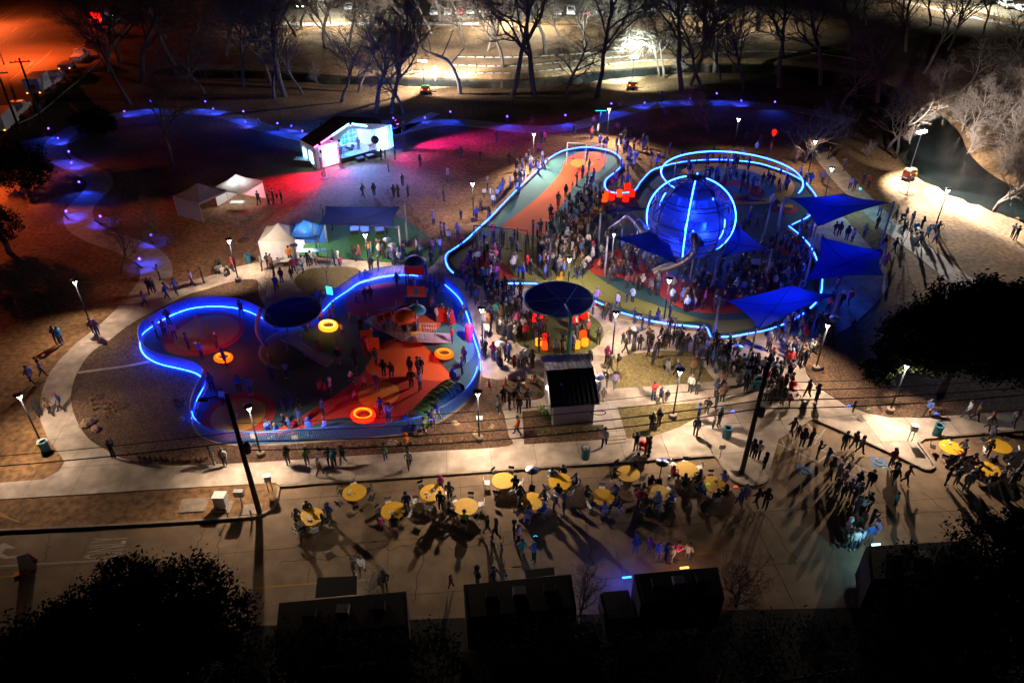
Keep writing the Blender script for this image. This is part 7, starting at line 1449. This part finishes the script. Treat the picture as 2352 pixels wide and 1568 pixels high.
PEOPLE = [
 (RG(0, 1), "1380,1115,k 1420,1100,n,f 1465,985,g,f 1615,1120,b,w 1860,1015,k 1330,1230,l,w 1530,1160,b,w 1760,1040,l,w 2030,930,w,i 2090,935,k,i 2130,910,r 530,1565,k,f 570,1565,t 860,1480,m,w 905,1500,c,w 1440,1520,B 1510,1495,p 1600,1520,l 1550,1400,n 2210,1320,n 1990,910,g,i"),
 (RG(0, 2), "1045,1045,k,f 1955,1100,k 2060,1110,w 300,360,g,w 400,300,g,w 565,620,g,w 470,650,c,w 370,665,k 1725,45,n 1850,130,b 1985,35,k,h 2060,200,b 2160,790,b,f 1940,420,b 2050,560,B 2190,430,b 2290,460,b"),
 (RG(1, 2), "300,1100,k 475,1110,G 720,1120,t 800,1100,k 1185,1060,G 1380,970,o 1540,830,g 1620,760,g 1400,1130,w,w 640,830,B 495,830,b 200,880,b 125,850,b 310,790,b 260,760,k 410,740,b 620,660,b 400,590,n 310,590,n 260,620,n 590,480,c 690,460,B 640,470,m 865,340,w 920,360,k 990,400,g 1110,430,n 1240,320,k 1170,300,k 1100,190,k 910,200,k 1420,390,k 1500,420,B 1410,280,k 1480,280,k 1510,270,n 1200,690,B 1225,700,w 1140,640,b 900,530,l 1390,790,b 1660,700,b 1800,380,b 1880,270,b 1900,170,b 590,120,c 760,190,k 155,350,n 285,310,B 135,180,m 2170,130,r 2090,110,k 2300,150,b 2205,620,g 2260,540,k 2310,600,k 1380,1530,n 1690,1320,p,d 1690,1520,k 1770,1430,g 680,1110,k 590,1200,c,w"),
 (RG(1, 1), "60,745,k 140,740,c,i 200,715,k,h 315,820,o 350,920,p,w 430,900,w,w 480,865,k 510,850,w,h 550,855,n 720,855,n 760,855,w 775,860,p,d 240,1010,k 325,970,k 120,880,k 150,890,c 60,900,g 180,1000,k 190,1080,b 900,810,k,w 950,810,m,w 1030,765,o 1060,770,t 1110,740,k,f 1125,770,w 1165,790,k 1210,800,k 1250,770,p,d 1270,850,k 1350,770,o 1310,850,B 1055,910,n 1120,905,n 1470,740,B 1500,745,t 1620,740,l 1680,740,B 1760,650,B 1600,850,n 1870,700,r 1840,600,b 700,530,w 1190,560,n 30,300,k 115,295,k 165,280,k 200,270,k 240,295,k 140,300,r 980,230,k 1080,220,k 1260,240,k 1300,230,k 1390,230,k 1340,130,k,f 1715,265,k 1750,90,l 1870,430,n 1620,480,l 1690,590,w 1720,590,b 2080,230,B 2110,160,g 2150,260,b 2200,260,B 2250,180,b 2320,150,w 2010,440,b 2050,360,k 950,980,B,i 1000,960,k,i 640,1240,b 570,1220,b 920,1200,k 1000,1190,k 1050,1180,k 1290,1060,k 1420,1130,k 1450,1120,l 1660,1370,w 1710,1360,g 1610,1290,m 1760,1400,g 1790,1560,r 1870,1380,n 1900,1360,k 680,1340,m 720,1340,k 790,1480,w,d 960,1460,k 1060,1510,w 1220,1500,g 1300,1540,m 1390,1540,g 30,1500,w 500,1450,k 180,1450,n 290,1470,k 470,1500,b 860,1380,k 600,1390,m 1600,1080,b 1640,1100,n 1700,1160,b 1560,960,b 1900,1000,b 1880,960,r 1950,1000,n 2000,980,n 2050,960,k 2100,1010,b 2140,1000,B 2190,980,p 2000,830,n 2030,840,B 1960,820,k 2090,800,k 2140,850,w 2180,790,p 2220,800,n 2120,1130,k 2160,1170,k 2250,1110,k 2200,1320,t,w 2140,1360,n,w 2010,1200,b 2240,1480,w 2270,1500,k 2090,1430,w 2120,1440,o"),
 (RG(2, 1), "50,640,k 20,650,n 130,700,c 190,570,n 230,600,g 260,560,k 310,580,n 350,560,k 370,500,k 420,310,k 490,230,k 520,310,k 350,430,k 410,460,c 450,480,k 510,450,c 480,380,B 550,160,k 590,130,n 640,60,k 680,130,k 740,80,n 600,290,k 640,330,k 700,250,k 760,200,k 250,700,o 270,740,w 310,720,w 340,740,B 380,700,c 410,740,w 455,720,w 250,880,b 290,870,c 330,870,l 370,860,w 400,880,k 140,900,r 60,960,b 100,980,b 170,940,k 300,980,b 350,960,k 420,960,n 600,700,w 625,690,c 640,740,w 500,640,B 690,690,w 730,760,r 760,660,w 785,640,p 720,790,k 640,890,k 690,890,w 730,830,w 790,890,o 850,900,k 830,860,n 1040,880,B 1040,940,k 1070,990,k 1105,1030,c 1145,1080,k 1185,1070,w 1260,1120,g 1325,1130,n 1450,1190,B 1460,1090,g 1550,1200,b 1585,1280,B 1640,1220,n 1750,1210,p 570,980,n,w 620,970,n,w 1045,1190,k 1095,1190,B 850,1340,k 900,1360,n 770,1200,l,w 960,1240,w,w 1110,1380,n 1320,1370,k 1430,1340,k 1430,1470,k 1475,1470,c 1010,1565,k 1060,1565,k 1180,1450,k 1245,1420,k 1240,1565,c 1350,1530,k 960,440,y 920,420,n 870,420,k 950,700,k 1000,720,b 1080,700,n 1120,720,n 2140,890,y 1920,700,r 1640,830,y 1700,760,B 1750,760,b 1760,880,g 1850,760,n 1600,870,n 1500,960,n 1560,1010,k 1680,960,b 1680,1040,n 1900,980,k 1960,930,n 2000,960,k 2060,900,n 2270,1030,w 2300,1010,B 2100,1120,B 2030,1110,B 2200,1040,k 2250,940,k 2300,880,n 1940,1090,k 1980,1010,n 2110,760,n 2200,760,b 2260,720,g 2100,560,n 2150,500,b 2230,520,n 2300,470,n 2170,420,g 2100,130,k 2140,120,k 2190,130,k 2230,140,k 2280,120,k 2310,130,k 2220,190,w 1390,340,b 910,130,r 1050,130,b 950,120,p 1000,130,n 930,100,b"),
 (Z7, "890,780,k 950,760,n 1070,830,k 1180,850,c 1100,900,b 1040,980,n 1240,1130,c 1090,1170,m 1365,1220,w 1480,1160,k 1490,1230,w 1650,1170,l 1700,960,n 1690,850,w 1790,860,k 1890,920,m 1880,760,o 2060,1050,k 2200,1360,p 1920,1400,k 2150,650,k 2270,690,n 860,1340,w 900,1360,w 980,1430,k 600,1340,b 560,1250,r 350,1290,r 200,1260,n 160,1080,w 240,960,w 250,880,c 430,1370,g 690,1430,r 790,1430,w 470,870,w 410,880,k 520,940,k 700,560,c 750,520,c 720,740,p,d 780,980,k 700,1020,w 870,980,r 830,870,w 380,620,t,w 300,640,g,w 560,650,k,w 520,400,k 640,330,b 790,290,k 330,310,k 250,300,k 420,260,n 1970,560,r 470,680,c"),
 (RG(3, 1), "1010,400,c,w 985,520,k 870,600,g 760,640,w 710,620,k 600,580,k,w 640,590,k,w 1150,440,k 1250,420,k 1300,490,k 1390,530,k 1440,610,t 1530,580,k 1510,660,g,w 1370,680,k,w 1220,590,k,w 2215,600,k 2245,630,k 860,110,k 910,150,r 740,160,l,w 780,170,n,w 490,100,l 380,120,b 320,160,n 290,60,w 160,130,k 100,190,m 20,330,w 60,360,k 110,450,k 30,140,k 350,490,c,i 400,510,n 380,590,b 470,700,n 300,740,k 280,570,k 200,720,r 240,720,r 160,700,k 30,760,k 110,930,B 160,1000,w 50,1060,w 300,960,B,w 60,910,n 440,1250,n 560,1230,b 540,1280,r 330,1360,k 280,1380,l 230,1400,w 150,1470,w 200,1440,k 80,1480,k 60,1540,n 490,1460,g,w 550,1440,w 500,1500,k 560,1540,k 460,1420,c,w 760,1440,k 730,1210,p,w 650,1240,m,w 620,1070,r 640,1030,n 1030,790,w 1060,870,p 1010,690,k 1140,740,k,w 320,1550,r 270,1560,t 1040,720,k"),
 (RG(2, 2), "110,150,w,w 185,230,k 700,220,k,w 895,260,c 960,240,n 930,410,l,w 860,400,k 830,515,c 780,490,k 1030,90,k 1160,60,k 1240,120,n 1280,190,k 1320,110,k 1410,290,g,w 1490,300,k,w 1640,280,c 1710,300,k 1620,440,w 1680,465,k 1285,510,r 1350,545,n 1410,520,k 1850,490,n 1905,460,k 1270,780,k 1335,740,k 1125,980,k,f 1215,1015,r 1245,1010,g 1670,830,n 1830,770,w 1880,750,k 1690,700,b 1770,640,k 1850,600,k 1910,530,c 1870,270,n 1900,310,k 1850,270,g 1960,300,k 2000,290,w 1820,210,b 1760,190,n 1700,150,n 1960,100,w 2050,110,k 2110,360,w,w 2090,240,t,w 2150,190,w,w 2220,250,k 2300,380,r 2330,250,k 840,930,w,w 50,830,o,w 65,630,k 150,575,k 60,470,k 20,560,k 1510,60,k 1580,70,k 2180,1040,k 2230,1050,w 2290,1150,k 2220,1480,k 2300,1500,k 2060,1480,b,w 2110,1450,l,w 1310,1520,B 30,1370,k 920,1190,k,i 1060,1120,k,i 400,1180,w,i 545,1220,k,i 400,1380,k,i 1500,1240,g,i 1290,1270,k,i 1480,1290,p,i 1740,1280,k,i 1960,1350,B,i 1740,1360,b,i 1850,1430,k,i 1890,1450,k,i 700,1400,k,i 690,1340,n,i 830,1470,w,i 770,1520,k,i 60,1530,k,i 30,1480,k,i 380,1540,n 470,1560,n 1130,1560,k,i 1160,1490,r 1000,1480,b,i 1200,1540,k"),
 (RG(3, 2), "210,830,c,w 260,860,k 300,940,k 375,940,k 440,1045,k 520,1110,b 550,1250,k 620,1260,g 560,1200,k 680,965,k 770,960,k,w 830,1000,g,w 1150,1180,k 1110,1120,m 1130,1280,k,w 1150,1480,t 1240,1280,m,w 630,1350,k 680,1280,l 720,1400,g 810,1420,g 890,1530,k 760,1470,k 780,1560,n 840,1560,w 600,1390,k 660,1430,n 800,1330,k,w 910,1320,k,w 430,530,k 350,490,k,w 770,620,k,d 40,540,k 120,560,k 190,570,r 90,440,c 50,420,k 200,420,k 180,330,k,w 30,360,n 330,130,r 290,150,k 230,120,n,w 1980,1030,k 2010,900,n 1780,950,k,i 1690,1200,k 1610,1290,k 1700,1290,k,i 1790,1340,g,i 1850,1380,k,i 1930,1350,k,i 1850,1150,c,i 1840,1110,m,i 2030,1300,k,i 2150,1250,k,i 2230,1280,r 2200,1320,k 2250,1240,k 1800,680,w,w 1880,700,c,w 1990,790,g,w 2230,750,w,w 1440,660,b,w"),
 (RG(1, 3), "350,130,w,i 400,150,k,i 620,140,G 680,100,b 900,600,k 975,580,w 1130,690,k,d 1180,730,n 1150,180,p,d 1240,170,k,i 1330,100,k,i 1800,100,k,i 1890,110,y,i 2110,210,k,w 2190,250,k,w 1780,700,m 2020,690,k 2170,680,k 2280,690,B 530,80,c,i"),
 (RG(2, 3), "90,420,t,w 60,300,w 200,460,b 180,300,B,i 430,150,b,i 460,60,b,i 20,250,k 1120,400,n 1250,370,p 1330,460,b 1400,470,k 1440,470,w 1490,460,p 1590,460,w 1120,160,n,i 1250,140,n,i 1290,80,b,i 1200,130,k,i"),
 (RG(3, 3), "690,340,G 760,350,w 830,330,B 860,120,g 920,150,b 940,260,l 900,300,b 700,240,w 790,240,k 730,330,g"),
 (RG(1, 0), "1145,1465,k 1180,1450,k 1270,1455,k 1210,1568,k 1500,1520,k 1870,1450,k 2045,1450,k 2190,1290,k 2310,1500,k 25,1140,w"),
 (RG(2, 0), "570,1240,k 270,1310,k 300,1300,p 730,1260,n 740,1160,w 780,1240,w 720,1270,r 955,1220,p 925,1230,k 1030,1270,k 1080,1240,k 1330,930,k 1355,935,k 680,1470,k 700,1568,k 950,1340,b 990,1320,n 800,1330,w 840,1370,n 860,1350,k 1050,1380,k 1110,1360,n 1140,1450,B 1150,1340,p 1230,1390,y 1390,1440,o 1430,1420,n 2130,1310,k 2220,1400,B 2250,1340,k 240,1400,p 270,1540,b 320,1510,n 290,1540,b 130,1520,n 40,1560,k 90,1568,b 150,1480,k 1540,1480,n 1680,1500,n 1770,1490,b 1930,1490,B 1880,1520,k 2030,1480,k 2150,1550,k 1830,1450,n 2100,1470,w 980,1000,B"),
 (RG(3, 0), "470,1400,k 545,1450,k 690,1560,n 15,1400,r 250,1490,c")]
LM = [((469, 766), 'in the yellow target circle'), ((513, 830), 'by the orange ring seat'), ((548, 955), 'in the lower target circle'), ((650, 960), 'in the dark left playground'), ((834, 955), 'by the red ring seat'), ((900, 880), 'on the red rubber'), ((970, 870), 'on the orange rubber'), ((1020, 820), 'by the plaza-side ring seat'), ((940, 775), 'by the play tower'), ((754, 750), 'by the yellow ring seat'), ((680, 770), 'under the round blue canopy'),
      ((640, 1000), 'inside the front fence'), ((740, 1075), 'on the lower walk'), ((940, 1050), 'on the walk below the fence'), ((500, 1070), 'by the leaning pole'), ((260, 1050), 'at the mulch corner'), ((120, 950), 'on the left walk'), ((220, 780), 'by the left lamp post'), ((130, 790), 'on the brown grass'), ((360, 660), 'where the paths meet'), ((460, 640), 'on the curved walk'), ((520, 625), 'by the pram on the grass'), ((640, 640), 'near the oval bed'), ((700, 610), 'by the blue tent'), ((640, 580), 'at the cream tent'),
      ((780, 610), 'on the walk by the turf'), ((880, 600), 'by the turf heaters'), ((960, 590), 'by the sapling bed'), ((620, 470), 'by the lit white tent'), ((860, 455), 'on the blue-lit lawn'), ((890, 370), 'in front of the stage'), ((1100, 370), 'on the magenta lawn'), ((1110, 450), 'on the lawn left of the fence'), ((1150, 560), 'at the dark swing set'), ((1080, 640), 'at the gap between playgrounds'), ((1150, 640), 'at the left light line'), ((1110, 700), 'on the crowded plaza'), ((1160, 800), 'by the plaza heater'), ((1230, 740), 'left under the round canopy'), ((1340, 750), 'right under the round canopy'), ((1290, 810), 'at the teal post'),
      ((1260, 600), 'on the olive rubber'), ((1250, 560), 'at the edge of the orange strip'), ((1290, 500), 'beside the orange strip'), ((1340, 380), 'by the far swings'), ((1380, 310), 'behind the far swings'), ((1450, 350), 'on the grass behind the seat wall'), ((1420, 450), 'by the red stools'), ((1370, 580), 'at the slide queue'), ((1440, 620), 'on the red band'), ((1510, 680), 'before the tube slide'), ((1600, 660), 'below the sphere'), ((1700, 640), 'right of the sphere'), ((1790, 640), 'in the dark under the sails'), ((1680, 420), 'inside the light ring'), ((1780, 430), 'at the orange ring end'), ((1860, 470), 'by the upper sail'), ((1860, 540), 'at the notch of the wall'), ((1930, 560), 'on the plaza by the sails'),
      ((2060, 510), 'on the east path'), ((2140, 545), 'by the unlit lamp'), ((2325, 550), 'on the right bank'), ((1960, 420), 'on the upper east path'), ((1520, 770), 'in the queue at the light line'), ((1450, 780), 'at the queue heater'), ((1600, 820), 'on the plaza below the seat wall'), ((1700, 830), 'in the plaza crowd'), ((1800, 800), 'under the lower sail'), ((1890, 770), 'by the evergreen heater'), ((1390, 860), 'beside the small building'), ((1200, 930), 'left of the small building'), ((1530, 850), 'on the upper lawn island'), ((1510, 920), 'on the plaza walk'), ((1500, 980), 'on the lower lawn island'), ((1460, 1040), 'on the pavement by the steps'), ((1640, 960), 'by the dark teal bin'), ((1720, 1050), 'at the lamp-arm pole'), ((1850, 880), 'at the wagon'), ((1840, 1010), 'in the line across the hatched bays'), ((1900, 1090), 'in the line by the bay symbol'), ((1960, 1180), 'at the lower end of the line'), ((2050, 1060), 'by the right island tip'), ((2060, 1130), 'crossing the right lot'), ((2200, 1070), 'at the right yellow tables'), ((2300, 1100), 'at the lowest right table'), ((2200, 960), 'on the right pavement'),
      ((714, 1190), 'at the leftmost yellow table'), ((903, 1180), 'at the table with food boxes'), ((992, 1140), 'at the littered table'), ((1070, 1175), 'at the middle table'), ((1222, 1160), 'at the table below the heater'), ((1290, 1110), 'at the table by the kerb'), ((1385, 1150), 'at the ringed table'), ((1443, 1095), 'at the table below the bin'), ((1510, 1140), 'at the shadowed table'), ((1640, 1120), 'at the dark end table'), ((820, 1320), 'at the left food truck'), ((880, 1340), 'by the left truck corner'), ((1120, 1340), 'behind the middle truck'), ((1230, 1250), 'in the blue-lit road'), ((1460, 1240), 'at the blue-lit tables'), ((1530, 1290), 'at the cab truck'), ((1970, 1240), 'at the lower right truck'), ((1120, 1210), 'walking between the tables'), ((1180, 1000), 'on the mulch path')]
LMW = [(G(*a), d) for a, d in LM]
plist = []
for f, s in PEOPLE:
    for tok in s.split():
        a = tok.split(','); u, v = f(float(a[0]), float(a[1])); plist.append((u, v, a[2], a[3] if len(a) > 3 else None))
r9 = random.Random(77)
for poly, n, cc_ in [([(1350, 560), (1420, 520), (1480, 600), (1540, 640), (1660, 620), (1760, 560), (1820, 540), (1850, 600), (1840, 680), (1760, 720), (1640, 730), (1520, 700), (1400, 660)], 150, 'kknnnbkgkm'), ([(1560, 390), (1680, 378), (1790, 400), (1820, 440), (1760, 460), (1640, 440), (1560, 420)], 34, 'kknnbkgw'), ([(1250, 600), (1300, 500), (1350, 420), (1390, 430), (1370, 520), (1330, 600)], 54, 'kknkgck'), ([(1120, 540), (1180, 560), (1200, 630), (1120, 640), (1070, 620)], 26, 'kknbwpg'), ([(1100, 470), (1200, 400), (1240, 360), (1260, 380), (1160, 480), (1110, 520)], 20, 'kbnBk'), ([(1400, 320), (1500, 330), (1520, 380), (1430, 420)], 22, 'kbnBgw'), ([(1420, 790), (1600, 780), (1700, 800), (1690, 850), (1500, 800)], 40, 'kknkgc'), ([(1060, 640), (1180, 660), (1190, 720), (1120, 740), (1080, 690)], 26, 'kknbtk'), ([(1830, 760), (1900, 740), (1880, 800), (1840, 850), (1780, 880), (1760, 800)], 30, 'kgknrc'), ([(1230, 560), (1330, 560), (1350, 640), (1260, 640)], 30, 'kknwcgb'), ([(1640, 850), (1800, 830), (1830, 900), (1760, 930), (1660, 900)], 26, 'kknkgcw'), ([(1150, 700), (1210, 690), (1200, 790), (1150, 780)], 16, 'kkncgw')]:
    us = [q[0] for q in poly]; vs_ = [q[1] for q in poly]; c_ = 0
    while c_ < n:
        u, v = r9.uniform(min(us), max(us)), r9.uniform(min(vs_), max(vs_))
        if inpoly(u, v, poly): plist.append((u, v, r9.choice(cc_), None)); c_ += 1
plist.sort(key=lambda q: -q[1])
print('people', len(plist))
crowd = MB(); cols = []
SIT_USED = set()
for i, (u, v, c, pose) in enumerate(plist):
    child = pose == 'd' or (pose is None and rng.random() < .16)
    if pose in (None, 'd'): pose = rng.choice('sshhhwf' if not child else 'sw')
    zz = .055; p = G(u, v, zz)
    if pose == 'i' and v > 1010:                       # take a chair
        best = min((s for s in range(len(SEATS)) if s not in SIT_USED), key=lambda s: (SEATS[s][0] - p).length)
        if (SEATS[best][0] - p).length < 2.0: SIT_USED.add(best); p = SEATS[best][0].copy(); rz = SEATS[best][1] - R(90)
        else: pose = 's'; rz = rng.uniform(0, 6.28)
    else: rz = rng.uniform(0, 6.28)
    if pose == 'i' and v < 1010: p.z -= .38; 
    var = rng.randrange(len(PMESH[pose])); me = PMESH[pose][var]; s = (rng.uniform(.62, .75) if child else rng.uniform(.94, 1.05)); cn, cc = PC[c]; k = rng.uniform(.7, 1.25)
    if i < 300:
        o = inst('person', me, None, p, rz, s); o.color = (cc[0] * k, cc[1] * k, cc[2] * k, 1)
        lm = min(LMW, key=lambda q: (q[0] - p).length)[1]
        act = {'s': 'standing', 'h': 'waiting', 'w': 'walking', 'f': 'holding up a phone', 'i': 'sitting'}[pose]
        ht = ' and knit hat' if 'hat' in me.name else ' with hood up' if 'hood' in me.name else ''
        tag(o, f'{"child" if child else "person"} in {cn}{ht} {act} {lm}', 'person', 'visitors at the park event')
    else:
        T = Matrix.Translation(p) @ Matrix.Rotation(rz, 4, 'Z') @ Matrix.Diagonal((s, s, s, 1)); n0 = len(crowd.v)
        crowd.v += [tuple(T @ q.co) for q in me.vertices]; crowd.f += [tuple(j + n0 for j in q.vertices) for q in me.polygons]; crowd.m += [q.material_index for q in me.polygons]; cols += [(cc[0] * k, cc[1] * k, cc[2] * k, 1)] * len(me.vertices)
for (x, y, c, lab) in [(dx0 + 1.3, 1.95, (.5, .5, .5), 'person in white playing the keyboard on the stage'), (dx0 + 3.6, 1.2, (.02, .02, .02), 'person in black standing on the stage deck')]:
    q = A + ex * x + ey * y; o = inst('person', PMESH['h'][0], None, (q.x, q.y, .65), SA, 1.0); o.color = (*c, 1); tag(o, lab, 'person', 'musicians on the stage')
CJ = bpy.data.materials.new('crowd_jacket'); CJ.use_nodes = True; at = CJ.node_tree.nodes.new('ShaderNodeAttribute'); at.attribute_name = 'col'; CJ.node_tree.links.new(at.outputs[0], CJ.node_tree.nodes['Principled BSDF'].inputs['Base Color'])
def islramp(name, cs):
    m = bpy.data.materials.new(name); m.use_nodes = True; N = m.node_tree.nodes; g = N.new('ShaderNodeNewGeometry'); r = N.new('ShaderNodeValToRGB'); r.color_ramp.interpolation = 'CONSTANT'
    for k, c in enumerate(cs): e = r.color_ramp.elements[k] if k < 2 else r.color_ramp.elements.new(k / len(cs)); e.position = k / len(cs); e.color = (*c, 1)
    m.node_tree.links.new(g.outputs['Random Per Island'], r.inputs[0]); m.node_tree.links.new(r.outputs[0], N['Principled BSDF'].inputs[0]); return m
me = crowd.mesh('crowd', [CJ, islramp('crowd_trousers', [(.02, .02, .025), (.03, .05, .1), (.015, .015, .018)]), islramp('crowd_skin', [(.42, .25, .17), (.33, .18, .11), (.5, .32, .24)]), islramp('crowd_hair', [(.02, .015, .012), (.05, .03, .018), (.16, .1, .05)]), M['tyre'], EYE, islramp('crowd_hat', [(.02, .02, .03), (.03, .03, .04), (.2, .03, .05), (.05, .05, .06), (.25, .25, .25)])])
ca = me.color_attributes.new('col', 'FLOAT_COLOR', 'POINT'); ca.data.foreach_set('color', [x for c in cols for x in c]); me.polygons.foreach_set('use_smooth', [True] * len(me.polygons))
stuff(inst('crowd', me))
# hand-held glows
for u, v, m, lab in [(448, 788, 'green_led', 'arc of green light-stick on the yellow circle'), (1400, 762, 'green_led', 'green light-stick at the queue heater'), (2030, 1075, 'green_led', 'green glowing toy by the right island tip'), (1230, 1232, 'cyan', 'cyan light-up toy held in the blue-lit road'), (1683, 945, 'led_soft', 'blue glow wand by the plaza bin'), (1950, 932, 'led_soft', 'blue light sabre at the mulch edge'), (2150, 950, 'led_soft', 'blue light sabre on the right pavement'), (990, 965, 'led_violet', 'pink light wand inside the front fence'), (1626, 1112, 'green_led', 'green light on the dark end table'), (1690, 1118, 'red_led', 'red light wand by the dark end table'), (2150, 540, 'led_violet', 'violet glow band on the bank'), (1995, 940, 'green_led', 'green light spot on the walk at the mulch edge')]:
    p = G(u, v, 1.0); t = thing('glow_stick', lab, 'glow stick', p); MB().tube([(-.12, 0, 0), (0, .05, .06), (.12, 0, .02)], .012, 5).build('stick', M[m], t)
# ------------------------------------------------------------------ labels: tell look-alikes apart by their order in the photo
ORDN = ['leftmost', 'second from the left', 'third from the left', 'fourth from the left', 'fifth from the left', 'sixth from the left', 'seventh from the left', 'eighth from the left', 'ninth from the left', 'tenth from the left', 'eleventh from the left', 'twelfth from the left', 'thirteenth from the left', 'fourteenth from the left', 'fifteenth from the left', 'sixteenth from the left', 'seventeenth from the left', 'eighteenth from the left', 'nineteenth from the left', 'twentieth from the left', 'twenty-first from the left']
byl = {}
for o in ALL:
    w = o['label'].split()
    if len(w) > 16: o['label'] = ' '.join(w[:16])
for o in ALL: byl.setdefault(o['label'], []).append(o)
for lab, os_ in byl.items():
    if len(os_) < 2: continue
    os_.sort(key=lambda o: proj(o.location)[0]); nw = len(lab.split())
    for i, o in enumerate(os_):
        w = ORDN[i] if i < len(ORDN) - 1 and i < len(os_) - 1 else ('rightmost' if i == len(os_) - 1 else 'far right')
        if nw + len(w.split()) > 16: w = w.split()[0]
        if nw + len(w.split()) > 16: lab2 = ' '.join(lab.split()[:16 - len(w.split())])
        else: lab2 = lab
        o['label'] = lab2 + ', ' + w
